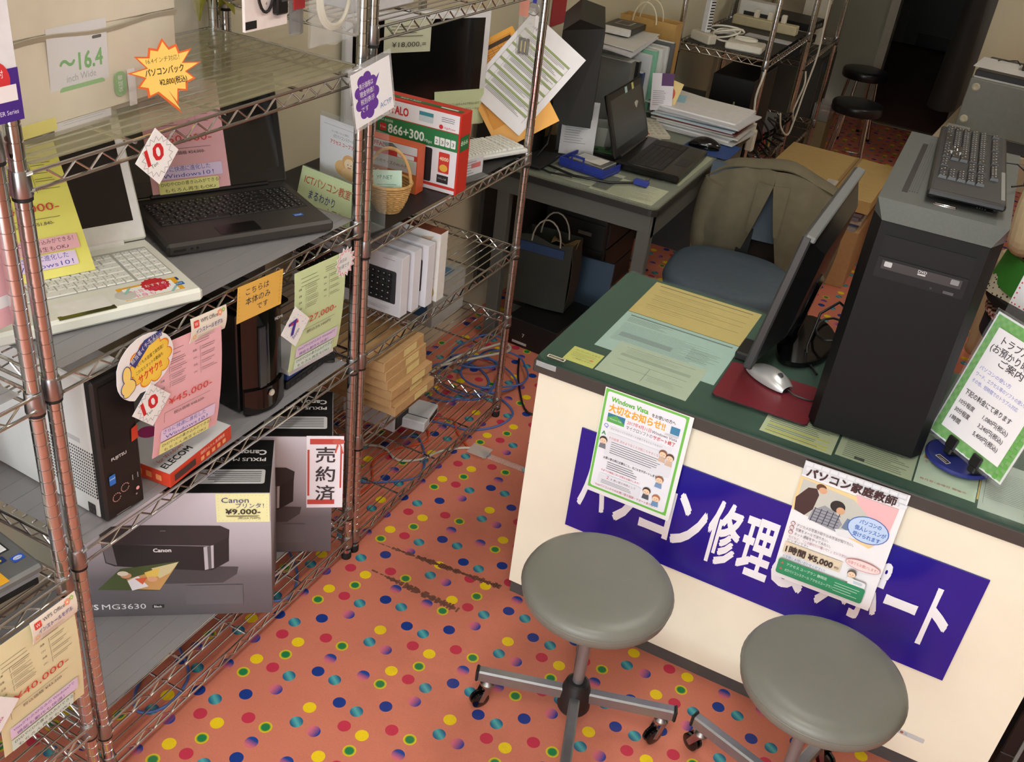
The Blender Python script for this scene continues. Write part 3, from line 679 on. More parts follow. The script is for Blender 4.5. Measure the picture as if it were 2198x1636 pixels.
# ================================================================ printer cartons on the bottom shelf
def printer_carton(label, fr, w=.47, h=.361, d=.198):
    """fr = front right bottom corner; the front faces the shopfront at an angle"""
    a = math.atan2(.588, .809); t = thing('printer_carton', label, 'carton', (fr[0] - w * math.cos(a), fr[1] - w * math.sin(a), fr[2]), a, 'printer cartons')
    G = [M((150 + 8, 146 + 8, 156 + 8), .35), BLACK]
    m = bpy.data.materials.get('mat_carton')
    if not m:
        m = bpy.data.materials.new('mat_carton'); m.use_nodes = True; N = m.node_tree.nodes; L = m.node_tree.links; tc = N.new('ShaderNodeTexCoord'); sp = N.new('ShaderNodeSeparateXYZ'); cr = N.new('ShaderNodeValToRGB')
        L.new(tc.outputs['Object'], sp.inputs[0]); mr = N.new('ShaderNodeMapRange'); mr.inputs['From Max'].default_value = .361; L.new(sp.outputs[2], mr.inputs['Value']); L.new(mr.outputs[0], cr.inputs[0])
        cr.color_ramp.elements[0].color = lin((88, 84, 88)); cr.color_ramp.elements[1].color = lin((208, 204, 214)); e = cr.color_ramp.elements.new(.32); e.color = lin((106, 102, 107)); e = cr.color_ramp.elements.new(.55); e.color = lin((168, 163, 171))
        L.new(cr.outputs[0], N['Principled BSDF'].inputs['Base Color']); N['Principled BSDF'].inputs['Roughness'].default_value = .38
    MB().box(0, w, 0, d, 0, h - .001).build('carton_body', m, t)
    MB().box(.001, w - .001, .001, d * .5 - .001, h - .001, h + .0006).build('top_flap', BLACK, t); MB().box(.001, w - .001, d * .5 + .001, d - .001, h - .001, h + .0008).build('top_flap', BLACK, t)
    p = PR()
    DK = (48, 43, 45)
    p.poly([(150, 226), (176, 204), (396, 214), (392, 236), (360, 262), (200, 262)], (70, 66, 70))
    p.poly([(104, 112), (120, 92), (180, 88), (360, 92), (380, 104), (378, 130), (340, 150), (110, 142)], DK)
    p.poly([(104, 118), (112, 142), (336, 152), (378, 124), (376, 196), (340, 222), (320, 224), (128, 206), (110, 196)], (36, 33, 35))
    p.poly([(106, 136), (128, 140), (134, 204), (112, 194)], (112, 108, 114)); p.poly([(322, 154), (344, 148), (342, 216), (322, 222)], (186, 182, 190)); p.poly([(330, 152), (338, 149), (337, 218), (330, 220)], (92, 88, 92))
    p.t('Canon', 214, 166, 15, (224, 222, 224), w=38, bold=.03).r(232, 104, 12, 2, (120, 116, 120))
    p.poly([(86, 276), (140, 214), (268, 194), (220, 282)], (70, 84, 44)); p.poly([(150, 246), (262, 204), (220, 280), (170, 276)], (196, 150, 92)); p.poly([(206, 214), (266, 196), (246, 228), (222, 244)], (206, 196, 150))
    p.e(150, 234, 12, 9, (206, 150, 116)).e(144, 228, 12, 7, (222, 214, 196)).poly([(152, 250), (176, 236), (196, 268), (160, 280)], (224, 222, 228)).poly([(168, 244), (196, 240), (184, 262)], (210, 96, 56)).poly([(190, 226), (224, 212), (218, 238), (196, 244)], (222, 190, 90)).e(206, 246, 11, 8, (216, 164, 130))
    p.t('PIXUS', 20, 337, 23, (232, 230, 234), w=62, bold=.02).t('MG3630', 90, 337, 23, (232, 230, 234), w=96).r(200, 326, 26, 10, (40, 38, 40)).t('Black', 204, 334, 9, (220, 220, 220), w=17, bold=.02)
    p.r(276, 268, 128, 60, (100, 97, 102))
    p.put(t, (0, -.0002, h), (1, 0, 0), (0, 0, 1))
    q = PR().t('Canon', 16, 150, 26, (236, 236, 236), w=62, bold=.03).t('PIXUS', 16, 120, 18, (236, 236, 236), w=52, bold=.02).t('MG3630', 74, 120, 18, (236, 236, 236), w=76).rr(14, 24, 150, 52, 6, (206, 208, 210)).lines(22, 32, 132, 6, 7, (60, 60, 60), 2.4, .25)
    q.put(t, (w - .0, .006, h + .0009), (-1, 0, 0), (0, -1, 0))
    return t
printer_carton('printer carton in front with the handwritten yellow price card', (-1.141, 1.374, LA[3] + .0052))
printer_carton('printer carton behind the other, marked as sold', (-1.157, 1.626, LA[3] + .0052))
E1 = (.809, .588, 0)
p = PR().dots(5, 4, 108, 75, 8, (90, 90, 84)).t('Canon', 12, 24, 20, (48, 62, 130), w=58).t('プリンタ！', 42, 38, 15, (48, 62, 130), w=60).t('¥9.000-', 20, 56, 20, (44, 42, 38), w=74, bold=.015).r(20, 60, 72, 1, (44, 42, 38)).r(22, 62.4, 66, 1, (44, 42, 38)).t('(税込9,720円)', 46, 70, 7, (60, 58, 52), w=48)
card('price_card', 'pale yellow handwritten price card on the front printer carton', 'price card', (-1.2345 + .0006, 1.3060 - .0016, .548), E1, ZU, 114, 80, (234, 234, 178), p)
p = PR().r(8, 8, 72, 16, (196, 76, 66)).r(2, 40, 5, 140, (196, 76, 66)).r(2, 192, 66, 15, (196, 76, 66)).r(80, 30, 4, 126, (196, 76, 66)).e(70, 16, 9, 7, (206, 96, 84)).e(82, 16, 8, 7, (206, 96, 84)).poly([(72, 22), (66, 48), (70, 50), (76, 26)], (206, 96, 84)).poly([(78, 22), (84, 52), (88, 50), (81, 24)], (206, 96, 84))
for k, ch in enumerate('売約済'): p.t(ch, 22, 74 + 58 * k, 50, (62, 56, 60), w=46, bold=.012)
card('sold_card', 'white sold card with red ribbon border on the rear printer carton', 'card', (-1.2065, 1.5890, .551), E1, (0, 0, 1), 88, 218, (240, 238, 246), p)

# ================================================================ computers and boxes on the middle shelf
ZA3 = LA[2] + .0056
t = thing('desktop_computer', 'white slim desktop computer with black front on the middle shelf', 'computer', (-1.232, 1.018, ZA3), R(-3))
WC = M((222, 222, 220), .4, noise=.02)
bx('case', t, WC, -.335, -.022, 0, .089, .004, .312, bev=.003)
bx('front_bezel', t, M((26, 25, 25), .4), -.022, 0, -.001, .090, .003, .314, bev=.005)
bx('front_door', t, M((20, 20, 20), .35), -.001, .0015, .012, .062, .17, .30)
gr = MB()
for i in range(22):
    for j in range(15): gr.box(-.145 + i * .0058, -.1425 + i * .0058, -.0006, .001, .05 + j * .0072, .0535 + j * .0072)
o = gr.build('vent_grille', M((60, 60, 60), .6), t); o['kind'] = 'stuff'
bx('vent_plate', t, M((190, 190, 190), .4), -.125, -.05, -.0005, .001, .166, .176)
p = PR().t('FUJITSU', 22, 178, 9, (210, 210, 210), w=34, bold=.02).rr(12, 208, 14, 22, 2, (40, 110, 200)).t('intel', 13, 218, 6, (235, 240, 250), w=12).poly([(72, 132), (86, 128), (86, 158), (70, 160)], (206, 64, 40))
for a, b_ in ((24, 262), (44, 250)):
    for k in range(14):
        u = R(20 + k * 24); p.e(a + 9 * math.cos(u), b_ + 9 * math.sin(u), 1.3, 1.3, (196, 150, 140), 8)
p.r(62, 232, 2, 12, (150, 150, 150)).r(74, 232, 2, 12, (150, 150, 150)).e(72, 268, 4, 4, (230, 170, 170)).e(68, 280, 2, 2, (150, 150, 150)).lines(18, 300, 34, 2, 5, (150, 150, 150), 1)
p.put(t, (.0016, 0, .314), (0, 1, 0), (0, 0, 1))
PR().r(0, 0, 20, 24, (30, 28, 28)).r(2, 2, 7, 9, (70, 66, 66)).r(11, 2, 7, 9, (70, 66, 66)).r(2, 13, 7, 9, (70, 66, 66)).r(11, 13, 7, 9, (70, 66, 66)).put(t, (-.05, -.0004, .032), (1, 0, 0), (0, 0, 1), 'sticker')
def boxcard(name, label, loc, rz, w, d, h, body, cat='box', group=None, bev=.0008):
    t = thing(name, label, cat, loc, rz, group); bx('box_body', t, body, 0, w, 0, d, 0, h, bev=bev); return t
t = boxcard('accessory_box', 'flat red and white accessory box lying beside the white computer', (-1.385, 1.150, ZA3), R(5), .168, .200, .034, M((206, 62, 36), .4))
p = PR().r(0, 0, 200, 168, (226, 226, 228)).t('ELECOM', 140, 140, 24, (40, 38, 38), w=86, bold=.03, mir=False) if False else PR().r(0, 0, 200, 168, (226, 226, 228))
p.t('ELECOM', 10, 152, 22, (44, 42, 42), w=84, bold=.02).t('for Windows', 18, 130, 15, (206, 80, 70), w=74).t('薄型静音設計', 70, 92, 14, (60, 56, 56), w=60).rr(40, 100, 84, 10, 5, (214, 84, 50)).e(92, 40, 22, 20, (190, 60, 130)).e(148, 62, 24, 22, (214, 60, 36)).e(150, 62, 12, 8, (60, 50, 48))
for k in range(3): p.rr(134 + k * 21, 10, 16, 16, 3, (206, 90, 60))
p.put(t, (.0, .0, .0345), (0, 1, 0), (-1, 0, 0))
p = PR().r(14, 10, 66, 16, (70, 50, 46)).t('接続かんたん 高速無線', 96, 12, 9, (250, 220, 200), w=80)
for k in range(5): p.rr(96 + k * 18, 18, 11, 10, 2, (240, 170, 110))
p.put(t, (.1684, 0, .034), (0, 1, 0), (0, 0, 1))
p = PR()
for k in range(6): p.rr(14 + k * 24, 10, 14, 14, 2, (240, 150, 90))
p.put(t, (0, -.0004, .034), (1, 0, 0), (0, 0, 1))
t = thing('mini_tower', 'glossy black mini tower computer on the middle shelf', 'computer', (-1.252, 1.440, ZA3), R(-7))
bx('case', t, M((16, 16, 17), .25), -.34, -.03, 0, .118, .003, .248, bev=.003)
MB().surf(lambda u, v: (-.03 + .032 * math.sin(PI * (.12 + .76 * u)) , .002 + .116 * u, .004 + .25 * v), 10, 6, thick=.004).tf(Matrix.Identity(4)).build('front_shell', GLOSSB, t, 40)
MB().surf(lambda u, v: (-.022 + .030 * math.sin(PI * (.12 + .76 * u)), .0 + .118 * u, .004 + .062 * v), 10, 2, thick=.01).build('lower_front', GLOSSB, t, 40)
MB().surf(lambda u, v: (-.18 + .185 * v + .006 * math.sin(PI * u), .0 + .118 * u, .249 + .014 * math.sin(PI * min(1, v * .7 + .1))), 8, 10, thick=.006).build('top_cover', GLOSSB, t, 40)
MB().lathe([(.007, 0), (.009, .002), (.007, .004)], n=16).tf(Matrix.Translation((.009, .06, .05)) @ Matrix.Rotation(PI / 2, 4, 'Y')).build('power_button', CHROME, t, 30)
PR().rr(0, 0, 12, 14, 2, (40, 60, 150)).e(6, 6, 3.6, 3.6, (206, 120, 60)).e(7.5, 5, 2, 2, (240, 210, 80)).put(t, (.0035, .034, .115), (0, 1, 0), (0, 0, 1), 'sticker')
PR().t('HDMI', 0, 10, 10, (210, 210, 210), w=22, bold=.03).put(t, (.0052, .078, .235), (0, 1, 0), (0, 0, 1))
MB().box(-.001, .004, .034, .052, .07, .22).build('front_groove', M((44, 44, 46), .2), t)
bx('case', thing('software_box', 'dark grey software box with pink disc behind the green sheet', 'box', (-1.50, 1.575, ZA3), 0), M((70, 66, 68), .4), 0, .05, 0, .17, 0, .25, bev=.001)
sb = [o for o in COL.objects if o.name.startswith('software_box')][0]
PR().e(48, 130, 26, 26, (206, 40, 90)).t('てて、', 26, 60, 20, (230, 230, 230), w=42).t('コンパクト！', 12, 86, 18, (230, 230, 230), w=80).rr(22, 178, 20, 18, 3, (214, 60, 60)).rr(46, 178, 20, 18, 3, (214, 60, 60)).rr(70, 178, 20, 18, 3, (214, 60, 60)).put(sb, (.0504, 0, .25), (0, 1, 0), (0, 0, 1))
t = boxcard('blue_case', 'flat blue plastic case on the middle shelf beside the mini tower', (-1.40, 1.585, ZA3 + .0215), R(3), .135, .13, .018, M((34, 66, 140), .35), 'case')
t = boxcard('drive_unit', 'flat black drive unit under the blue case', (-1.41, 1.580, ZA3), R(2), .150, .150, .021, M((20, 20, 22), .4), 'device', bev=.003)
for k in range(6): MB().box(.1495, .151, .012 + k * .022, .026 + k * .022, .006, .015).build('vent', M((44, 44, 46), .4), t)
t = boxcard('white_booklet', 'white booklet lying on the blue case', (-1.43, 1.60, ZA3 + .040), R(-4), .175, .155, .014, M((220, 222, 226), .5), 'booklet')
t = thing('computer_mouse', 'black mouse lying at the end of the middle shelf', 'mouse', (-1.30, 1.745, ZA3), R(40))
MB().surf(lambda u, v: (.05 * math.cos(PI * u) * math.sin(PI * max(.02, min(.98, v))) , .03 * math.cos(PI * v), .004 + .026 * math.sin(PI * max(.02, min(.98, v))) * math.sin(PI * u)), 14, 12).build('shell', M((24, 24, 26), .3), t, 60)
MB().box(-.047, .047, -.026, .026, 0, .005, bev=.004).build('underside', BLACK, t, 40)

# ================================================================ top shelf: bagged laptop case, hanging packs, leaves
t = thing('laptop_case', 'cream padded laptop case sealed in a clear bag on the top shelf', 'laptop case', (-1.41, .985, LA[0] + .0056), R(3))
def pillow(w, d, h, n=12):
    def f(u, v):
        return (w * u, 0, h * v)
    b = MB()
    for s in (0, 1):
        b.surf(lambda u, v, s=s: ((-1 if s else 1) * (d * (.35 + .65 * (math.sin(PI * min(max(u, .02), .98)) ** .35) * (math.sin(PI * min(max(v, .02), .98)) ** .35))) / 2 + .0, w * (u if not s else 1 - u), h * v), n * 2, n)
    return b
CASE = M((226, 218, 198), .6, noise=.04, scale=30, bump=.05)
o = pillow(.385, .085, .30).build('case_body', CASE, t, 60); o.location = (.06, .005, 0)
MB().surf(lambda u, v: (.106 - .004 * v, .012 + .37 * u, .148 + .004 * math.sin(9 * u) - .008 * v), 16, 1, thick=.002).build('flap_seam', M((170, 160, 136), .7), t)
MB().box(.099, .1045, .01, .382, .15, .285, bev=.006).build('front_flap', CASE, t, 40)
MB().box(.096, .101, .01, .382, .012, .146, bev=.006).build('front_pocket', CASE, t, 40)
bag = MB().surf(lambda u, v: (.118 + .006 * math.sin(7 * u + 3 * v) + .005 * math.sin(13 * v - 5 * u), -.02 + .44 * u, .002 + .36 * v), 26, 20)
bag.surf(lambda u, v: (.002 + .006 * math.sin(7 * u + 3 * v), -.02 + .44 * u, .002 + .36 * v), 20, 10)
bag.surf(lambda u, v: (.002 + .116 * u, -.02, .002 + .36 * v), 3, 10); bag.surf(lambda u, v: (.002 + .116 * u, .42 + .004 * math.sin(8 * v), .002 + .36 * v), 3, 10)
bag.build('clear_bag', film((232, 234, 232), .10, .06, .75), t, 60)
p = PR().r(0, 0, 124, 168, (226, 227, 232)).t('〜16.4', 22, 72, 38, (118, 182, 108), w=90, bold=.02).t('inch Wide', 34, 88, 16, (170, 174, 180), w=62).rr(18, 94, 96, 15, 7, (146, 196, 134)).r(88, 16, 24, 3, (110, 110, 116)).rr(92, 24, 20, 5, 2, (70, 70, 74)).lines(18, 150, 94, 2, 4, (170, 170, 176), .6, .2)
p.put(t, (.1055, .092, .160), (0, 1, 0), (.05, 0, 1), 'paper_band')
PR().rr(0, 0, 26, 40, 10, (140, 190, 130)).t('保証書', 17, 34, 11, WHITE, w=28, rot=-90).r(30, 0, 18, 62, (236, 236, 236)).put(t, (.1055, .222, .070), (0, 1, 0), (0, 0, 1), 'side_label')
MB().box(.106, .107, .02, .09, .006, .026).build('yellow_label', M((232, 224, 120), .5), t)
n = 13; pts = []
for k in range(2 * n):
    r_ = (60 if k % 2 == 0 else 40) * (1 + .12 * math.sin(k * 2.3)); pts.append((64 + r_ * math.sin(PI * k / n) * 1.05, 64 - r_ * math.cos(PI * k / n) * .92))
pts[n + 1 if (n + 1) % 2 == 0 else n] = (86, 138)
p = PR(); p.poly([(64 + (x - 64) * .9, 64 + (y - 64) * .9) for x, y in pts], (246, 208, 110)); p.t('16.4インチ対応！', 30, 46, 10, (110, 90, 50), w=62).t('パソコンバック', 26, 66, 14, (60, 50, 40), w=72, bold=.015).t('¥2,800(税込)', 50, 84, 13, (60, 50, 40), w=52, bold=.01)
card('burst_tag', 'orange starburst price tag on the bagged laptop case', 'price tag', (-1.275, 1.205, 1.520), (.25, 1, .03), (-.05, 0, 1), 130, 140, (228, 104, 50), p, poly=pts)
def hang_hook(t, x, y, z, top):
    MB().tube([(x - .004, y, top), (x + .004, y, z + .004), (x - .002, y, z)], .0012, 6).build('hook', STEEL, t)
t = thing('usb_hub_pack', 'white blister pack with a black cable hub hanging from the top rail', 'pack', (-1.222, 1.430, 1.505), 0)
bx('backing_card', t, M((232, 222, 220), .4), -.006, 0, 0, .116, 0, .20); hang_hook(t, -.003, .058, .19, .256)
bx('hub', t, M((22, 22, 24), .3), 0, .014, .072, .104, .022, .16, bev=.003)
for k in range(4): MB().box(.0138, .0146, .084, .098, .045 + k * .026, .050 + k * .026).build('port', M((70, 70, 74), .3), t)
MB().tube([(.006, .03 + .0 * k, .16 - .0 * k) for k in range(1)] + [(.006, .028 + .022 * (1 - math.cos(PI * k / 10)), .075 - .045 * math.sin(PI * k / 10) + .0) for k in range(11)] + [(.006, .072, .12)], .0028, 8).build('cable', BLACK, t, 40)
bx('plug', t, BLACK, .0, .012, .022, .036, .085, .13, bev=.002)
PR().r(0, 182, 30, 14, (24, 22, 22)).t('1', 55, 60, 9, (120, 90, 90)).t('2', 55, 90, 9, (120, 90, 90)).t('3', 55, 120, 9, (120, 90, 90)).t('4', 55, 160, 9, (120, 90, 90)).put(t, (.0004, 0, .20), (0, 1, 0), (0, 0, 1))
t = thing('cable_pack', 'clear bag with coiled white network cable hanging by the corner post', 'pack', (-1.215, 1.600, 1.452), 0)
MB().surf(lambda u, v: (.010 * math.sin(PI * u) * math.sin(PI * v) + .003 * math.sin(17 * u + 9 * v) + .004, .168 * u, .225 * v + .004 * math.sin(9 * u) * (1 - v)), 18, 16).surf(lambda u, v: (-.012 * math.sin(PI * u) * math.sin(PI * v), .168 * (1 - u), .225 * v), 10, 10).build('bag', film((222, 226, 228), .22, .06, .8), t, 60)
cb = MB()
for k in range(3): cb.tube([(-.002 + .002 * k, .084 + (.052 - .004 * k) * math.cos(2 * PI * j / 24), .085 + (.060 - .004 * k) * math.sin(2 * PI * j / 24)) for j in range(24)], .0036, 8, closed=True)
cb.build('coiled_cable', M((224, 220, 200), .4), t, 40); hang_hook(t, 0, .085, .215, .308)
PR().r(0, 0, 150, 84, (60, 140, 60)).poly([(50, 0), (150, 0), (150, 30), (90, 40)], (236, 206, 40)).e(52, 30, 28, 28, (240, 242, 246)).e(52, 30, 24, 24, (60, 90, 180)).t('1m', 40, 36, 20, WHITE, w=24).rr(86, 44, 60, 34, 3, (214, 60, 50)).t('高速電力線通信', 90, 56, 8, WHITE, w=52).t('PLC対応', 90, 73, 16, WHITE, w=50, bold=.02).put(t, (.0075, .010, .215), (0, 1, 0), (0, 0, 1), 'paper_label')
t = thing('cable_pack', 'narrow grey adapter pack hanging behind the cable bag', 'pack', (-1.300, 1.650, 1.452), 0)
MB().surf(lambda u, v: (.008 * math.sin(PI * u), .046 * u, .20 * v), 8, 8).surf(lambda u, v: (-.008 * math.sin(PI * u), .046 * (1 - u), .20 * v), 8, 8).build('bag', film((150, 150, 156), .5, .1, .6), t, 60)
bx('label', t, M((196, 60, 66), .5), .006, .009, .006, .04, .05, .085); hang_hook(t, 0, .023, .19, .308)
t = thing('boxed_accessory', 'purple and white boxed accessory hanging at the upper left corner', 'pack', (-1.205, .795, 1.463), 0)
bx('box_body', t, M((222, 222, 228), .4), -.035, 0, 0, .148, 0, .29, bev=.001)
PR().r(0, 218, 148, 72, (66, 34, 130)).e(112, 232, 22, 26, (204, 50, 56)).t('保証付', 98, 228, 12, WHITE, w=26).r(70, 240, 72, 22, (232, 226, 230)).t('E-ROINGER Series', 78, 280, 9, (220, 214, 240), w=62).e(96, 120, 34, 60, (40, 40, 44)).put(t, (.0004, 0, .29), (0, 1, 0), (0, 0, 1))
hang_hook(t, -.02, .074, .28, .297)
t = thing('artificial_leaves', 'yellow green artificial leaves tied round the rear rack post', 'artificial plant', (-1.63, 1.804, 1.41), 0)
MB().tube([(.015 * math.cos(a * .9), .015 * math.sin(a * .9), .02 * a) for a in range(16)], .0022, 6).build('stem', M((96, 90, 40), .6), t, 40)
LV = MB().surf(lambda u, v: (.05 * u, (v - .5) * .034 * math.sin(PI * min(.97, u * .9 + .06)), .012 * math.sin(PI * u) - .03 * u * u + .004 * abs(v - .5)), 6, 4, thick=.0006).mesh('leaf', M((136, 134, 40), .5, noise=.25, scale=60), 50)
for k in range(26):
    l = link('leaf', LV, t); a = k * 2.4; l.location = (.016 * math.cos(a), .016 * math.sin(a), .02 + .0115 * k); l.rotation_euler = (random.uniform(-.5, .5), random.uniform(-.4, .6), a); l.scale = (random.uniform(.8, 1.3),) * 3
# ================================================================ things on the counter
ZC = .7662
def paper_under(label, x0, x1, y0, y1, col, p=None, rz=0.0, name='paper_sheet'):
    o = MB().box(0, x1 - x0, -(y1 - y0), 0, 0, .0004).build(name, M(col, .6, noise=.03)); o.location = (x0, y1, .7592 + .0); o.rotation_euler.z = rz
    if p:
        z0 = min(v[2] for v in p.b.v); z1 = max(v[2] for v in p.b.v); p.b.v = [(a, b_, .00046 + .0002 * (c - z0) / (z1 - z0 + 1e-9)) for a, b_, c in p.b.v]; p.put(o)
    return tag(o, label, 'paper')
T_ = (92, 92, 84)
p = PR().r(18, 16, 270, 5, (140, 116, 70))
for y in (44, 84, 112, 150): p.r(24, y, 262, 1.6, (124, 104, 62))
for y in (52, 60, 94, 102, 124, 134, 162, 172): p.lines(30, y, 200, 1, 4, (176, 150, 92), 1.6, .5)
paper_under('kraft yellow form lying under the glass at the counter back', -.704, -.396, 2.315, 2.535, (222, 188, 116), p)
p = PR().r(16, 14, 280, 6, (104, 122, 124)); p.lines(18, 28, 120, 6, 5, T_, 1.2, .3); p.lines(18, 66, 250, 20, 5.4, (126, 140, 142), 1, .35); p.r(30, 118, 140, 24, (150, 164, 166)); p.lines(210, 90, 80, 10, 6, T_, 1, .4)
paper_under('pale blue printed form lying under the glass', -.704, -.392, 2.084, 2.312, (186, 208, 206), p)
o = paper_under('greyish receipt form lying on top of the pale blue one', -.655, -.425, 1.972, 2.143, (196, 204, 186), PR().r(24, 18, 180, 1, T_).r(24, 52, 180, 14, (170, 180, 164)).r(24, 86, 180, 1, T_).r(24, 118, 180, 1, T_).r(110, 86, 1, 70, T_).lines(30, 26, 160, 5, 5, (140, 146, 132), 1, .4).lines(120, 124, 80, 4, 6, (140, 146, 132), 1, .4)); o.location.z += .0005
p = PR().t('パソコンのことなら', 8, 18, 9, (90, 84, 50), w=66).lines(10, 26, 60, 4, 6, (120, 112, 60), 1, .4).t('ご相談ください', 20, 58, 9, (110, 100, 50), w=50).e(64, 44, 5, 5, (226, 150, 90))
paper_under('small yellow note under the glass by the sticker', -.740, -.660, 1.972, 2.046, (222, 216, 120), p)
p = PR().lines(10, 120, 150, 14, 8, (90, 92, 80), 2, .3)
for y in (190, 214, 226): p.r(10, y, 140, 5, (214, 206, 90))
paper_under('printed sheet with yellow highlighting under the tower computer', -.246, -.084, 1.962, 2.20, (204, 208, 176), p)
p = PR().lines(14, 130, 140, 12, 8, (90, 92, 80), 2, .3).r(40, 208, 22, 13, (60, 62, 56))
paper_under('printed sheet with dark stamp under the tower computer', -.078, .086, 1.972, 2.20, (190, 196, 170), p)
p = PR().r(8, 90, 60, 26, (216, 150, 90)).t('割引！', 14, 108, 18, (240, 236, 220), w=44).t('キャンペーン', 10, 134, 14, (206, 120, 70), w=70).t('毎月第1金曜日 開催中', 10, 206, 9, (196, 90, 80), w=96).r(128, 60, 3, 150, (220, 190, 90))
paper_under('pale green campaign leaflet under the glass at the price stand', .090, .216, 1.974, 2.20, (206, 220, 204), p)
paper_under('pale printed sheet under the glass at the right frame edge', .222, .40, 1.958, 2.17, (200, 208, 204), PR().lines(10, 40, 150, 18, 7, (130, 134, 128), 1.2, .4).r(8, 36, .8, 150, T_).r(90, 36, .8, 150, T_))

t = thing('mouse_pad', 'dark red leather mouse pad on the counter', 'mouse pad', (-.382, 2.026, ZC), R(1))
MB().extr(rrect(0, .226, 0, .186, .012), 0, .0028, 0).build('backing', M((30, 26, 26), .6), t); MB().extr(rrect(.001, .225, .001, .185, .012), .0028, .0036).build('leather_face', M((112, 32, 44), .38, noise=.1, scale=120, bump=.08), t)
t = thing('computer_mouse', 'silver mouse with cord on the red mouse pad', 'mouse', (-.283, 2.172, ZC + .0038), R(-28))
def mouse_shell(b, L_, W_, H_, z0=.004, mat=0):
    return b.surf(lambda u, v: (L_ * (u - .5) * (1 - .0 * v), W_ * .5 * math.cos(PI * v) * (math.sin(PI * (.08 + .84 * u)) ** .4), z0 + H_ * (math.sin(PI * (.04 + .9 * u)) ** .55) * (math.sin(PI * v) ** .6)), 20, 16, mat)
mouse_shell(MB(), .118, .064, .030).build('shell', M((196, 197, 198), .3, .5), t, 60)
MB().extr([(.058 * math.cos(2 * PI * k / 28), .030 * math.sin(2 * PI * k / 28)) for k in range(28)], 0, .010).build('underside', M((24, 24, 26), .35), t)
MB().lathe([(.002, -.004), (.007, -.003), (.007, .003), (.002, .004)], n=16).tf(Matrix.Translation((.028, 0, .030)) @ Matrix.Rotation(PI / 2, 4, 'X')).build('scroll_wheel', M((60, 62, 66), .4), t, 30)
MB().tube([(.058, 0, .008), (.08, 0, .006), (.11, .02, .003), (.13, .06, .003), (.12, .11, .003), (.08, .14, .003)], .0022, 8).build('cord', BLACK, t, 40)

# monitor seen from behind its edge, facing left
t = thing('monitor', 'black flat monitor seen edge on, standing on the counter', 'monitor', (-.300, 2.43, ZC), 0)
tilt = math.atan2(.054, .36); Mt = Matrix.Translation((-.047, -.295, .036)) @ Matrix.Rotation(tilt, 4, 'Y')
MB().box(0, .022, 0, .592, 0, .362, bev=.004).tf(Mt).build('bezel', M((52, 54, 54), .38), t, 30)
MB().box(.006, .030, .002, .590, .350, .364, bev=.003).tf(Mt).build('top_edge', M((110, 114, 114), .35), t, 30)
MB().box(-.0008, .001, .014, .578, .016, .348).tf(Mt).build('screen', SCR, t)
bk = MB().add([(.022, .02, .02), (.022, .572, .02), (.022, .572, .345), (.022, .02, .345), (.056, .10, .07), (.056, .49, .07), (.056, .49, .30), (.056, .10, .30)], [(4, 5, 6, 7), (0, 1, 5, 4), (1, 2, 6, 5), (2, 3, 7, 6), (3, 0, 4, 7)]).tf(Mt)
bk.build('back_shell', M((26, 27, 28), .35), t, 20)
MB().box(.035, .070, .255, .335, -.010, .16, bev=.01).tf(Mt).build('neck', GLOSSB, t, 30)
MB().extr([(.03 + .088 * math.cos(a) * (1 if math.cos(a) > 0 else .55), .0 + .15 * math.sin(a)) for a in [2 * PI * k / 32 for k in range(32)]], 0, .014).build('base', GLOSSB, t, 30)
for o_ in (-.1,):
    MB().box(-.088, -.05, -.20, -.11, .0, .022, bev=.004).build('foot', BLACK, t, 30)
t = thing('video_cable', 'black cables looping down between the monitor and the tower', 'cable', (-.23, 2.5, ZC), 0)
MB().tube([(.03 + .045 * math.cos(a), .0 + .10 * math.sin(a), .004 + .004 * k) for k, a in enumerate([.5 * j for j in range(13)])], .0035, 8).build('cable_loop', BLACK, t, 50)
MB().tube([(.05, .08, .055), (.02, .02, .10), (-.01, -.06, .09), (-.012, -.12, .02), (.0, -.16, .004), (.04, -.22, .004)], .0035, 8).build('cable_loop', BLACK, t, 50)
t = thing('white_tray', 'round white tray on a stool behind the counter', 'tray', (-.15, 2.78, 0), 0)
MB().lathe([(.02, .50), (.13, .505), (.145, .52), (.14, .522), (.12, .512), (.002, .51)], n=36).build('dish', M((226, 222, 212), .45), t, 50)
MB().lathe([(.10, 0), (.10, .012), (.016, .02), (.016, .50), (.06, .503)], n=24).build('pedestal', STEEL, t, 30)

# tower computer
t = thing('tower_computer', 'large black tower computer standing on the counter', 'computer', (-.036, 2.045, ZC), R(1.5))
TB = M((13, 13, 14), .55, noise=.05, spec=.15); TT = M((84, 88, 86), .42, .35, noise=.08, scale=220); TF = M((15, 15, 16), .5, spec=.18)
hw = .126; H = .538
bx('case', t, TB, -hw, hw, .045, .585, .012, H - .03, bev=.003)
for x in (-.09, .09):
    for y in (.06, .52): MB().cyl((x, y, 0), (x, y, .013), .018).build('foot', RUBBER, t)
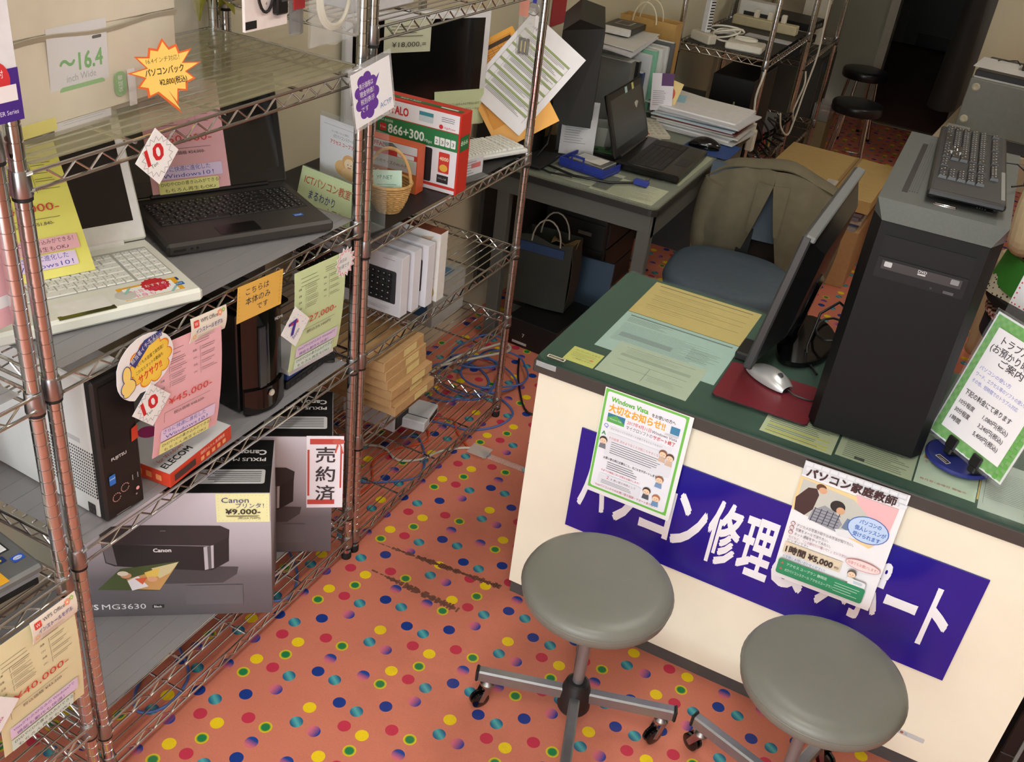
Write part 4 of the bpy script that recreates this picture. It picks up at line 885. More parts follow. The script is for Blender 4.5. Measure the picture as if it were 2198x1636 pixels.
# front: flat face with slanted cheeks
def prism_yz(pts_l, pts_r, name, mat, par): return MB().add(pts_l + pts_r, [tuple(range(len(pts_l)))[::-1], tuple(range(len(pts_l), 2 * len(pts_l)))] + [(i, (i + 1) % len(pts_l), len(pts_l) + (i + 1) % len(pts_l), len(pts_l) + i) for i in range(len(pts_l))]).build(name, mat, par)
f = MB().add([(-hw, .030, .001), (hw, .030, .001), (hw, .045, H - .028), (-hw, .045, H - .028), (-hw + .018, -.004, .004), (hw - .018, -.004, .004), (hw - .022, 0, H - .036), (-hw + .022, 0, H - .036)],
             [(4, 5, 6, 7), (0, 1, 5, 4), (1, 2, 6, 5), (2, 3, 7, 6), (3, 0, 4, 7)]).build('front_bezel', TF, t)
top = MB().add([(-hw, .012 + .018, H), (hw, .012 + .018, H), (hw, .59, H), (-hw, .59, H), (-hw + .022, -.004, H - .034), (hw - .022, -.004, H - .034), (hw, .59, H - .034), (-hw, .59, H - .034), (-hw, .045, H - .034), (hw, .045, H - .034)],
               [(0, 1, 2, 3), (4, 5, 1, 0), (5, 9, 1), (9, 6, 2, 1), (6, 7, 3, 2), (7, 8, 0, 3), (8, 4, 0)]).build('top_cover', TT, t)
for s in (-1, 1):
    MB().box(s * .083 - .006, s * .083 + .006, .10, .50, H - .002, H + .0008).build('top_slot', BLACK, t)
    for k in range(4): MB().box(s * (.074 - k * .005) - .0008, s * (.074 - k * .005) + .0008, .11, .52, H, H + .002).build('top_rib', M((60, 62, 62), .5), t)
MB().tube([(.0 + .021 * math.cos(a) if abs(math.cos(a)) < .2 else (.018 * (1 if math.cos(a) > 0 else -1) + .004 * math.cos(a)), .070 + .005 * math.sin(a), H + .0008) for a in [2 * PI * k / 24 for k in range(24)]], .0012, 6, closed=True).build('power_button_ring', CHROME, t, 40)
bx('bay_cover', t, M((14, 14, 15), .45, spec=.2), -.088, .088, -.0016, .002, H - .105, H - .062); 
od = bx('optical_drive', t, M((24, 24, 25), .45, spec=.2), -.088, .088, -.0022, .002, H - .152, H - .108)
MB().box(-.078, .078, -.0034, -.002, H - .132, H - .113).build('drive_tray', M((28, 28, 29), .3), od); MB().box(.05, .070, -.0036, -.002, H - .149, H - .143).build('eject_button', M((60, 60, 62), .4), od); MB().cyl((.026, -.0026, H - .146), (.026, -.002, H - .146), .0025).build('pinhole', BLACK, od)
for q in (PR().rr(12, 5, 15, 11, 2, (176, 178, 180)), PR().t('DVD', 78, 10, 8, (190, 190, 190), w=17, bold=.02), PR().rr(78, 11.5, 16, 3.6, 1.5, (176, 178, 180)), PR().rr(142, 5, 16, 11, 2, (120, 122, 124))): q.put(t, (-.085, -.0038, H - .110), (1, 0, 0), (0, 0, 1), 'drive_mark')
gp = bx('mesh_recess', t, M((9, 9, 10), .6, spec=.1), -.082, .082, -.0008, .003, .055, .305)
for k in range(14):
    z = .075 + (k % 7) * .032; x = -.045 + (k // 7) * .07 + (.02 if k % 2 else -.01)
    MB().tube([(x + .030 * math.cos(2 * PI * j / 16), -.0012, z + .012 * math.sin(2 * PI * j / 16)) for j in range(16)], .0006, 5, closed=True).build('mesh_ridge', M((20, 20, 21), .5, spec=.2), gp)
hm = MB()
for j in range(3):
    for k in range(34): hm.cyl((-.080 + k * .0048 + (.0024 if j % 2 else 0), -.0012, .062 + j * .005), (-.080 + k * .0048 + (.0024 if j % 2 else 0), -.0009, .062 + j * .005), .0017, n=6)
o = hm.build('mesh_holes', M((60, 60, 62), .5), gp); o['kind'] = 'stuff'
hl = MB()
for k in range(46): hl.box(-.078, .078, -.0010, -.0006, .085 + k * .0046, .0860 + k * .0046)
o = hl.build('mesh_lines', M((16, 16, 17), .5, spec=.2), gp); o['kind'] = 'stuff'
PR().t('FRONTIER', 0, 10, 9, (225, 225, 225), w=34, bold=.03).put(t, (-.018, -.0005, .051), (1, 0, 0), (0, 0, 1), 'maker_name')
PR().rr(0, 0, 19, 18, 2, (120, 140, 220)).rr(2, 2, 15, 14, 2, (206, 214, 236)).put(t, (.082, -.0005, .052), (1, 0, 0), (0, 0, 1), 'sticker')

# keyboard lying along the tower top
def desk_keyboard(name, label, loc, rz, body, keym, ln=.45, dp=.155, legend=None, tilt=0.0, small=False, plain_strip=None):
    """local x = length from left end (Esc side) to numpad, y = front to back"""
    t = thing(name, label, 'keyboard', loc, rz, None, tilt)
    MB().box(0, ln, 0, dp, .006, .020, bev=.004).build('body', body, t, 30)
    for x in (.03, ln - .03): bx('foot', t, RUBBER, x - .012, x + .012, .006, .014, 0, .008); bx('foot', t, RUBBER, x - .012, x + .012, dp - .02, dp - .01, 0, .008)
    sp = []; d = .0188 if not small else dp / 6.6; y0 = .012
    if not small:
        rows = [[1.25, 1.25, 1.25, 4.6, 1.25, 1.25, 1.25, 1.5, 1.4], [2.25, 1, 1, 1, 1, 1, 1, 1, 1, 1, 1, 2.75], [1.75, 1, 1, 1, 1, 1, 1, 1, 1, 1, 1, 1, 2.25], [1.5, 1, 1, 1, 1, 1, 1, 1, 1, 1, 1, 1, 1, 1.5], [1, 1, 1, 1, 1, 1, 1, 1, 1, 1, 1, 1, 1, 2]]
        for k, r_ in enumerate(rows): sp += rowkeys(.010, .290, y0 + k * d, d, r_, .0022)
        for k in range(5): sp += rowkeys(.372, .442, y0 + k * d, d, [2, 1, 1] if k == 0 else [1, 1, 1, -1] if k in (1, 2, 3) and False else [1, 1, 1, 1], .0022)
        sp += rowkeys(.300, .360, y0, d, [1, 1, 1], .0022); sp += rowkeys(.300, .360, y0 + d, d, [-1, 1, -1], .0022)
        for k in (3, 4): sp += rowkeys(.300, .360, y0 + k * d, d, [1, 1, 1], .0022)
        sp += rowkeys(.010, .290, y0 + 5 * d + .008, d, [1, -.8, 1, 1, 1, 1, -.5, 1, 1, 1, 1, -.5, 1, 1, 1, 1], .0022); sp += rowkeys(.300, .360, y0 + 5 * d + .008, d, [1, 1, 1], .0022)
    else:
        for k in range(6): sp += rowkeys(.008, ln * .72, y0 + k * d, d, [1.5] + [1] * 12 + [1.5], .0018); sp += rowkeys(ln * .74, ln - .008, y0 + k * d, d, [1, 1, 1, 1], .0018)
    kb = MB().box(.006, ln - .006, .008, dp - (.012 if small else .010), .0195, .0205).build('key_bed', M((18, 18, 19), .5) if keym is not WHITEK else M((205, 206, 204), .5), t)
    keys(kb, sp, .0205, keym, .006, legend)
    return t
dk = desk_keyboard('keyboard', 'black keyboard lying along the top of the tower computer', (-.116, 2.648, ZC + H + .006), R(-86), M((30, 30, 31), .4), M((34, 34, 35), .3), ln=.53, dp=.150, legend=M((200, 200, 200), .5))
MB().tube([(.18, .15, .012), (.18, .175, .014), (.22, .195, .010), (.30, .19, .004), (.33, .165, .004)], .002, 8).build('cord', BLACK, dk, 40)
bx('stripe', dk, M((110, 112, 110), .4), .30, .50, .1385, .146, .0195, .0212)

# acrylic price sign on a black stand
BLs = Vector((.098, 2.135, .800)); rgt = Vector((.77, -.64, 0)).normalized(); upv = Vector((.037, .065, .305)).normalized()
p = PR(); p.r(4, 4, 202, 292, (126, 188, 100))
for i in range(21):
    for j in range(30):
        if (i + j) % 2 == 0 and (i < 2 or i > 18 or j < 3 or j > 27): p.r(4 + i * 9.6, 4 + j * 9.75, 9.6, 9.75, (104, 170, 82))
p.r(23, 27, 164, 245, (236, 234, 238))
K = (70, 66, 72); B_ = (110, 120, 196)
p.t('トラブル診断', 46, 54, 20, K, w=110, bold=.01).t('(お預かり時間別)', 30, 76, 20, K, w=144, bold=.01).t('ご案内', 66, 96, 19, K, w=64, bold=.01)
p.t('パソコンの使い方', 32, 122, 10, B_, w=86).t('ワード、エクセル等のソフトの使い方', 32, 138, 10, B_, w=140).t('その他、短時間でのトラブル対応', 32, 154, 10, B_, w=126)
p.t('下記の料金にて承ります', 32, 184, 14, K, w=128, bold=.015)
for k, (a, b_) in enumerate((('10分程度', '1,080円(税込)'), ('30分程度', '3,240円(税込)'), ('1時間', '5,400円(税込)'))): p.t(a, 32, 208 + 20 * k, 12.5, K, w=42 if k < 2 else 28, bold=.01); p.t(b_, 100, 208 + 20 * k, 13, K, w=68, bold=.01)
sgn = card('price_sign', 'green gingham price list sign on a black stand', 'sign', BLs + upv * .30, rgt, upv, 210, 300, WHITE, p, th=.0015)
MB().box(-.004, .214, -.306, .006, .0016, .0036).build('acrylic_cover', film((235, 240, 240), .05, .03, .5), sgn)
for x in (.070, .140):
    MB().box(x - .014, x + .014, -.304, -.276, .004, .010, bev=.003).build('clip', M((14, 14, 15), .5), sgn, 30)
    MB().box(x - .010, x + .010, -.318, -.300, -.03, .008, bev=.003).build('clip_arm', M((14, 14, 15), .5), sgn, 30)
MB().tube([(.105, -.10, -.006), (.105, -.27, -.078), (.105, -.296, -.080)], .006, 8).build('rear_leg', BLACK, sgn, 30)
t = thing('blue_coaster', 'round blue base disc under the price list sign', 'base', (.168, 2.112, ZC), R(-40))
MB().lathe([(.07, 0), (.074, .002), (.074, .006), (.07, .009), (.002, .009)], n=40).build('disc', M((38, 48, 122), .4), t, 30)
PR().r(0, 0, 34, 14, (236, 236, 236)).r(1.5, 1.5, 31, 11, (24, 22, 24)).t('Cublate', 5, 10, 8, (230, 230, 230), w=24).put(t, (-.02, -.042, .0092), name='label')
p = PR()
for k in range(8): p.e(6, 8 + k * 12, 2, 2, (206, 70, 80)); p.e(14 + k * 12, 92, 2, 2, (206, 70, 80))
p.t('お気軽に', 22, 40, 16, K, w=60)
t = card('notice_card', 'white card with red dotted border at the right frame edge', 'card', (.162, 2.325, 1.165), (.80, -.60, 0), (.1, .14, 1), 110, 96, (236, 234, 236), p, th=.001)
MB().box(.0, .11, -.385, -.094, -.003, -.001).build('acrylic_holder', film((225, 230, 232), .10, .04, .5), t); MB().box(0, .11, -.390, -.384, -.003, .05).build('holder_foot', film((225, 230, 232), .10, .04, .5), t)
t = thing('leaflet_holder', 'blue and pale green leaflets behind the tower computer', 'leaflet', (.118, 2.235, ZC), R(-40))
MB().box(0, .10, -.012, -.009, 0, .10).build('leaflet', M((44, 58, 150), .45), t); MB().box(0, .105, -.007, -.003, 0, .118).build('leaflet', M((196, 214, 196), .5), t); MB().box(-.002, .108, -.016, .0, 0, .002).build('holder_foot', film((225, 230, 232), .2, .04, .5), t)

# two posters hung from the counter edge
def face(p, x, y, hair, cloth):
    return p.poly([(x - 9, y + 24), (x - 7, y + 11), (x + 7, y + 11), (x + 9, y + 24)], cloth).e(x, y, 10, 10, hair).e(x, y + 3, 8.4, 7.6, (240, 208, 178)).e(x - 3, y + 3, .9, .9, (70, 50, 40)).e(x + 3, y + 3, .9, .9, (70, 50, 40)).r(x - 2, y + 7, 4, .8, (180, 90, 80))
GB = (112, 190, 76)
p = PR().r(2, 2, 206, 283, GB).rr(8, 8, 194, 271, 6, (234, 234, 242))
p.t('Windows Vista', 20, 32, 18, (90, 180, 60), w=92, bold=.03).t('をお使いの方へ', 122, 34, 11, (40, 40, 44), w=58, bold=.015).t('大切なお知らせ!!', 18, 58, 24, (236, 170, 40), w=140, bold=.03)
p.poly([(18, 64), (62, 64), (62, 88), (18, 88)], (50, 120, 150)).poly([(18, 76), (40, 66), (62, 82), (62, 88), (18, 88)], (90, 170, 80)).t('Windows Vista', 24, 80, 6, (220, 236, 240), w=30)
p.t('2017年4月11日', 68, 76, 12, (206, 60, 60), w=60).t('Windows Vista', 130, 76, 11, (70, 66, 76), w=62).t('マイクロソフトの', 68, 90, 12, (60, 58, 62), w=66).t('サポート終了', 136, 90, 12, (206, 60, 60), w=54, bold=.015)
p.poly([(172, 40), (194, 40), (194, 60), (172, 60)], (64, 130, 170)).poly([(164, 62), (196, 62), (190, 68), (158, 68)], (206, 206, 210))
p.t('Q', 14, 104, 15, (70, 110, 190)).t('A', 12, 126, 15, (60, 150, 90), bold=.02).rr(28, 96, 158, 12, 4, (226, 226, 234)).t('マイクロソフトのサポートが終了するとどうなるの？', 32, 105, 6, (110, 110, 120), w=130)
p.rr(26, 114, 168, 66, 6, (224, 224, 232)).t('その結果 次のようなことが起こりやすくなります!!', 32, 132, 8, (206, 80, 80), w=150).lines(40, 138, 130, 6, 6, (70, 70, 76), 1.5, .3)
p.t('お買い替え時に必要なこと、丸ごとをサポートします！', 28, 190, 8, (60, 58, 62), w=140, bold=.01).lines(40, 196, 90, 4, 6, (90, 90, 96), 1.4, .3).t('今までの環境に近い状態をお届けします！', 28, 226, 6.5, (206, 80, 80), w=100)
p.rr(24, 232, 110, 30, 5, (226, 226, 234)).t('2', 46, 244, 13, (206, 60, 60)).t('大 買い替え特典として', 56, 244, 7, (120, 70, 70), w=66).lines(34, 250, 88, 3, 4, (100, 100, 106), 1.2, .3)
p.t('Vistaパソコンからのお買い替え相談・サポート承ります', 20, 272, 8, (190, 80, 90), w=160)
for (x, y, h_, c_) in ((20, 140, (60, 44, 36), (120, 120, 128)), (168, 118, (140, 90, 60), (210, 180, 160)), (186, 122, (90, 60, 44), (210, 180, 160)), (174, 190, (150, 96, 60), (120, 150, 190)), (150, 234, (70, 50, 40), (80, 84, 96)), (176, 244, (186, 110, 70), (110, 150, 190))): face(p, x, y, h_, c_)
card('poster', 'white poster with green border hung from the counter edge', 'poster', (-.604, CY0 - .016, .754), (1, 0, -.0), (.045, .02, 1), 218, 297, (236, 238, 240), p, th=.0006)
p = PR().r(0, 0, 218, 36, (206, 210, 216))
for i in range(12):
    for j in range(3): p.r(2 + i * 18 + 4 * j, 2 + j * 12, 15, 9, (222, 226, 232))
p.poly([(0, 40), (0, 128), (180, 160), (206, 120), (210, 40), (120, 44)], (242, 206, 150)).poly([(120, 40), (210, 40), (206, 130), (150, 110)], (236, 182, 186)).poly([(6, 44), (120, 54), (160, 84), (150, 148), (6, 130)], (196, 196, 188))
p.poly([(6, 128), (2, 96), (22, 62), (40, 58), (48, 72), (44, 112), (30, 134)], (66, 40, 36)).e(48, 52, 11, 9, (92, 56, 36)).e(53, 58, 9, 8, (214, 164, 128))
p.poly([(40, 140), (44, 112), (66, 92), (92, 100), (112, 124), (104, 148)], (150, 152, 160))
for k in range(5): p.poly([(48 + k * 13, 104 - k), (50 + k * 13, 104 - k), (46 + k * 13, 142), (44 + k * 13, 142)], (60, 64, 82)); p.r(46, 106 + k * 8, 58, 1.4, (60, 64, 82))
p.e(92, 84, 16, 15, (40, 34, 32)).e(100, 92, 9, 9, (214, 164, 128)).poly([(118, 104), (150, 108), (150, 140), (112, 132)], (110, 130, 160)).poly([(100, 140), (146, 128), (150, 148), (108, 154)], (224, 226, 230))
p.t('パソコン家庭教師', 10, 34, 25, (86, 40, 40), w=190, bold=.03).t('パソコン家庭教師', 10.6, 33.4, 25, (52, 26, 28), w=189, bold=.012)
p.e(166, 116, 44, 34, (60, 100, 180)).e(166, 116, 42, 32, (188, 210, 240))
for k, s in enumerate(('パソコンの', '個人レッスンが', '受けられます')): p.t(s, 138 + (6 if k == 0 else 0), 104 + 17 * k, 13, (64, 110, 190), w=(46, 66, 58)[k], bold=.02)
for k, s in enumerate(('デジカメの写真の取り込み方法が知りたい。', '写真をメールで送りたい。', 'ネット通販をやってみたい。')):
    y = 168 + 12 * k; p.e(13, y - 4, 5, 5, (150, 50, 56)).e(13, y - 4, 3.8, 3.8, (240, 240, 244)).t('✓', 10, y - 1, 9, (120, 40, 46)); p.t(s, 22, y, 9, (70, 60, 70), w=(126, 74, 82)[k])
p.t('などなど、「この部分だけ聞いて！」という方に', 12, 203, 7.5, (150, 90, 110), w=130).t('ピッタリです♪', 12, 212, 7.5, (90, 80, 90), w=46)
p.rr(8, 216, 130, 30, 2, (226, 210, 184)).dots(10, 218, 135, 243, 4, (110, 90, 70), .6).t('1時間 ¥5,000', 14, 240, 21, (60, 44, 40), w=106, bold=.03).t('税別', 124, 238, 8, (60, 44, 40), w=10)
p.e(180, 206, 38, 13, (196, 90, 90)).e(180, 206, 37, 12, (240, 216, 214)).t('出張でもお願いします！', 148, 209, 9, (190, 80, 84), w=64)
p.rr(160, 246, 40, 24, 6, (150, 152, 156)).rr(161, 247, 38, 22, 6, (230, 232, 236)).rr(166, 250, 26, 8, 3, (196, 206, 214)).r(172, 262, 12, 6, (220, 190, 60)); face(p, 164, 234, (90, 84, 80), (230, 230, 234))
p.t('お気軽にお問い合わせください！', 12, 256, 8, (70, 110, 160), w=96)
p.rr(6, 262, 196, 42, 6, (44, 140, 96)).t('アクセス ユープラン 静岡店', 26, 276, 9, (214, 240, 226), w=92).t('ICTパソコンスクール アクセスユープラン', 26, 292, 9, (214, 240, 226), w=110).lines(136, 272, 56, 4, 7, (190, 226, 208), 1.4, .3).t('★', 12, 276, 9, (210, 80, 70)).t('★', 12, 292, 9, (210, 80, 70))
card('poster', 'lesson poster with a photograph in a clear sleeve on the counter front', 'poster', (-.128, CY0 - .018, .750), (1, 0, .02), (-.02, .03, 1), 222, 320, (238, 236, 240), p, th=.0006)

# ================================================================ second rack: monitor, boxed goods, basket
ZB2 = LB[1] + .0048
t = thing('monitor', 'white framed all in one monitor with black screen on the rack', 'monitor', (-1.645, 2.335, ZB2), R(61))
bx('frame', t, M((222, 224, 226), .35, noise=.02), 0, .470, 0, .030, .03, .372, bev=.004); MB().box(.020, .448, -.0012, .001, .118, .352).build('screen', SCR, t)
MB().box(.16, .31, .0, .14, 0, .006, bev=.002).build('foot', M((200, 202, 206), .35), t, 30); MB().box(.20, .27, .028, .040, .004, .10).build('neck', M((200, 202, 206), .35), t)
def on_mon(x, z): return Matrix.Translation((-1.645, 2.335, ZB2)) @ Matrix.Rotation(R(61), 4, 'Z') @ Vector((x, -.0026, z))
rd = (math.cos(R(61)), math.sin(R(61)), 0)
p = PR().dots(4, 4, 144, 84, 7, (120, 124, 104)).t('¥18,000.=', 24, 74, 20, (60, 60, 56), w=110).lines(20, 16, 110, 4, 9, (110, 112, 100), 2, .3)
card('price_card', 'pale price card for 18,000 yen on the black monitor screen', 'price card', on_mon(.115, .352), rd, ZU, 150, 90, (206, 210, 184), p)
p = PR().dots(4, 4, 166, 96, 8, (90, 100, 70)).t('このパソコンはネットにできないので', 30, 44, 9, (70, 76, 60), w=126).t('Windows10へのアップグレードは', 30, 60, 9, (70, 76, 60), w=126).t('ご遠慮ください。', 30, 76, 9, (70, 76, 60), w=60)
card('notice_card', 'pale green notice card at the foot of the white monitor', 'card', on_mon(.29, .142), rd, (-.1, .06, 1), 174, 104, (206, 220, 178), p)
t = boxcard('router_box', 'red and white boxed wireless router standing on the black board', (-1.462, 2.218, ZB2), R(3), .252, .062, .218, M((204, 52, 40), .4))
p = PR().r(4, 4, 244, 46, (232, 232, 236)).t('BUFFALO', 14, 38, 30, (206, 46, 46), w=84, bold=.03).rr(130, 14, 42, 26, 3, (196, 210, 214)).r(130, 14, 42, 10, (60, 140, 150)).lines(196, 16, 40, 3, 5, (90, 90, 96), 1.4, .2).e(196, 42, 6, 6, (206, 46, 60)).t('HighPower', 205, 45, 8, (206, 46, 60), w=34)
p.r(4, 52, 244, 48, (40, 124, 70)).t('Wi-Fi 高速規格', 12, 64, 8, (220, 240, 226), w=42).rr(14, 70, 20, 20, 2, (206, 46, 46)).t('11ac', 16, 83, 9, WHITE, w=16).t('866+300', 40, 92, 34, (236, 246, 240), w=108, bold=.02).t('Mbps', 150, 92, 12, (236, 246, 240), w=22)
for k, s in enumerate('2393'): p.rr(180 + k * 16, 70, 14, 22, 2, (236, 240, 238)).t(s, 183 + k * 16, 87, 14, (50, 50, 54), w=7)
p.r(4, 100, 244, 98, (230, 230, 236)).rr(122, 104, 54, 92, 5, (52, 44, 46)).rr(130, 106, 46, 88, 5, (38, 33, 35)).rr(196, 108, 32, 56, 3, (206, 58, 48)).t('4000', 199, 130, 14, (244, 220, 190), w=26, bold=.02).e(212, 150, 12, 10, (226, 180, 70)).r(194, 170, 34, 22, (40, 36, 38)).t('くわしくは', 198, 182, 6, WHITE, w=24).r(4, 198, 244, 8, (206, 52, 44)).r(4, 206, 244, 10, (224, 222, 226))
p.put(t, (0, -.0004, .218), (1, 0, 0), (0, 0, 1))
PR().r(6, 14, 238, 16, (40, 110, 60)).t('866+300', 60, 27, 13, (220, 240, 226), w=60).r(180, 18, 50, 8, (220, 230, 220)).put(t, (0, .046, .2184), (1, 0, 0), (0, 1, 0))
PR().r(4, 60, 50, 40, (40, 110, 60)).t('866', 8, 84, 18, (220, 240, 226), w=40).put(t, (.2524, .0, .218), (0, 1, 0), (0, 0, 1))
t = boxcard('adapter_box', 'smaller red and orange adapter box leaning before the router box', (-1.452, 2.155, ZB2), R(3), .160, .040, .128, M((206, 90, 50), .4))
p = PR().r(2, 2, 156, 22, (222, 220, 224)).t('BUFFALO', 10, 19, 17, (206, 46, 46), w=64, bold=.03).r(2, 24, 156, 14, (206, 60, 56)).rr(100, 26, 50, 11, 2, (230, 230, 230)).r(2, 38, 156, 36, (206, 204, 206)).t('世界最小先サイズのWi-Fi子機', 8, 62, 11, (70, 60, 60), w=132).rr(98, 42, 54, 10, 2, (190, 206, 180)).r(2, 74, 156, 52, (190, 110, 56)).t('150', 12, 100, 24, (236, 220, 200), w=40).poly([(54, 8), (84, 4), (100, 14), (66, 18)], (120, 120, 126)).rr(112, 84, 22, 14, 2, (60, 60, 66))
p.put(t, (0, -.0004, .128), (1, 0, 0), (0, 0, 1))
# basket
t = thing('wicker_basket', 'small wicker basket with tall handle holding cards', 'basket', (-1.290, 2.030, ZB2), R(20))
WK = M((190, 150, 92), .6, noise=.18, scale=90)
for k in range(11):
    z = .006 + k * .0062; r_ = .030 + .024 * (k / 10) ** .7
    MB().tube([((r_ + .0016 * math.sin(j * PI + k)) * math.cos(2 * PI * j / 36), (r_ + .0016 * (-1) ** (j + k)) * math.sin(2 * PI * j / 36), z) for j in range(36)], .0030, 6, closed=True).build('weave_ring', WK, t, 50)
for k in range(18):
    a = 2 * PI * k / 18; MB().tube([(.030 * math.cos(a), .030 * math.sin(a), .002), (.046 * math.cos(a), .046 * math.sin(a), .034), (.055 * math.cos(a), .055 * math.sin(a), .074)], .0022, 5).build('stake', WK, t, 50)
MB().tube([(.056 * math.cos(2 * PI * j / 36), .056 * math.sin(2 * PI * j / 36), .076) for j in range(36)], .0042, 7, closed=True).build('rim', WK, t, 50)
MB().lathe([(.001, .001), (.032, .001), (.032, .006), (.001, .006)], n=20).build('bottom', WK, t)
MB().tube([(.054 * math.cos(a), 0, .074 + .088 * math.sin(a)) for a in [PI * k / 20 for k in range(21)]], .0042, 7).build('handle', WK, t, 50)
p = PR().t('YP.NET', 8, 22, 14, (60, 110, 100), w=40).lines(10, 34, 56, 4, 6, (110, 150, 140), 1.4, .3)
card('business_card', 'pale green card standing in the wicker basket', 'card', (-1.318, 1.998, ZB2 + .108), (.94, .34, .12), (-.16, .25, 1), 72, 58, (186, 216, 196), p)
# acrylic leaflet stand
t = thing('leaflet_stand', 'clear acrylic leaflet stand behind the corner posts', 'stand', (-1.445, 1.955, ZB2), R(-8))
AC = film((228, 234, 234), .08, .04, .5)
MB().box(0, .215, .0, .003, 0, .235).build('back_plate', AC, t); MB().box(0, .215, -.06, .003, 0, .003).build('foot_plate', AC, t)
p = PR().r(6, 6, 148, 200, (226, 226, 228)).r(14, 14, 132, .8, (150, 150, 150)).t('もっと楽しくもっと便利に', 40, 30, 6, (110, 110, 116), w=56).t('ICTパソコンスクール', 46, 42, 10, (80, 80, 86), w=66).t('アクセス ユープラン', 36, 58, 12, (206, 70, 66), w=84, bold=.015)
p.e(78, 112, 26, 20, (232, 190, 130)).e(98, 94, 22, 20, (226, 176, 120)).e(100, 98, 17, 15, (246, 222, 186)).e(95, 98, 1.4, 1.6, (70, 50, 40)).e(105, 98, 1.4, 1.6, (70, 50, 40)).poly([(92, 104), (108, 104), (100, 109)], (206, 100, 90)).e(104, 122, 30, 16, (236, 200, 150)).rr(50, 138, 40, 26, 3, (206, 216, 190)).rr(54, 142, 32, 18, 2, (236, 240, 226))
lf = MB().box(0, .162, -.003, -.001, .01, .225).build('leaflet', M((222, 222, 224), .45), t); p.put(lf, (0, -.0032, .225), (1, 0, 0), (0, 0, 1))
MB().box(.0, .215, -.056, -.053, 0, .11).build('front_plate', AC, t)
p = PR().dots(5, 5, 205, 100, 9, (110, 120, 90)).t('ICTパソコン教室', 18, 36, 24, (196, 90, 66), w=150).t('まるわかり', 40, 68, 24, (50, 70, 140), w=86).t('小冊子', 100, 92, 20, (60, 64, 60), w=60).t('もらえちゃいます♪', 128, 104, 9, (60, 60, 56), w=72)
card('notice_card', 'pale green handwritten card in front of the acrylic leaflet stand', 'card', (-1.452, 1.893, ZB2 + .112), (1, -.14, 0), (-.05, .3, 1), 214, 110, (206, 222, 172), p)
# small white keyboard and card holder
wk = desk_keyboard('keyboard', 'white keyboard lying behind the router box', (-1.315, 2.420, ZB2), R(68), M((214, 216, 214), .4), WHITEK, ln=.272, dp=.125, small=True)
t = thing('card_holder', 'small clear card holder before the white keyboard', 'card holder', (-1.262, 2.340, ZB2), R(78))
MB().box(0, .10, 0, .002, 0, .058).build('plate', AC, t); MB().box(0, .10, -.028, .002, 0, .002).build('foot', AC, t)
PR().r(2, 4, 94, 48, (206, 206, 212)).r(46, 18, 40, 14, (206, 110, 110)).lines(8, 12, 60, 5, 8, (130, 130, 140), 2, .4).put(t, (.001, -.0006, .056), (1, 0, 0), (0, 0, 1), 'card')
t = boxcard('white_device', 'flat white device on the top shelf of the second rack', (-1.42, 1.90, LB[0] + .0034), 0, .13, .20, .03, M((206, 208, 214), .35), 'device', bev=.004)
PR().e(10, 12, 5, 5, (236, 236, 240)).t('i', 8, 16, 9, (120, 120, 126)).e(24, 12, 5, 5, (236, 236, 240)).put(t, (.1304, .15, .03), (0, 1, 0), (0, 0, 1), 'marks')
# boxed keyboards standing like books
for k, (x1, y, h) in enumerate(((-1.254, 2.056, .176), (-1.247, 2.104, .180), (-1.233, 2.152, .185))):
    t = boxcard('keyboard_box', ('front most of the three white keyboard boxes on the rack', 'middle one of the three white keyboard boxes on the rack', 'rear one of the three white keyboard boxes on the rack')[k], (x1 - .36, y, LB[2] + .0034), R(0), .36, .036, h, M((222, 222, 230), .4, noise=.02), 'box', 'white keyboard boxes')
    p = PR().rr(14, 44, 330, 96, 5, (52, 53, 58)).lines(300, 12, 40, 1, 3, (150, 150, 160), 1.4, .1)
    for r_ in range(5):
        for c_ in range(18): p.rr(22 + c_ * 17.4, 52 + r_ * 17, 14, 13, 2, (28, 28, 31)); p.r(25 + c_ * 17.4, 55 + r_ * 17, 4, 3, (190, 190, 196))
    p.lines(200, 152, 130, 2, 6, (190, 190, 200), 2, .2); p.put(t, (0, -.0004, h), (1, 0, 0), (0, 0, 1))
t = boxcard('keyboard_box', 'taller white and brown box standing behind the keyboard boxes', (-1.586, 2.200, LB[2] + .0034), 0, .36, .04, .205, M((226, 224, 220), .4))
PR().lines(280, 90, 70, 14, 5, (120, 116, 110), 1.6, .4).poly([(300, 20), (340, 10), (300, 70)], (206, 180, 160)).e(334, 178, 18, 20, (196, 160, 60)).t('50', 322, 176, 14, (246, 236, 180), w=20).put(t, (0, -.0004, .205), (1, 0, 0), (0, 0, 1)); MB().box(.05, .359, .001, .039, .205, .2055).build('brown_top', M((130, 70, 50), .5), t)
t = boxcard('boxed_device', 'grey boxed device with blue screen picture behind the keyboard boxes', (-1.60, 2.46, LB[3] + .0034), R(0), .22, .20, .14, M((170, 174, 172), .45))
PR().r(10, 20, 190, 90, (56, 100, 150)).r(24, 34, 100, 56, (206, 214, 214)).r(40, 46, 40, 20, (206, 140, 120)).lines(130, 40, 60, 5, 9, (190, 200, 210), 2, .3).put(t, (0, -.0004, .14), (1, 0, 0), (0, 0, 1)); PR().r(20, 16, 170, 120, (86, 130, 170)).r(50, 40, 110, 70, (206, 214, 214)).put(t, (.01, .18, .1404), (1, 0, 0), (0, 1, 0))
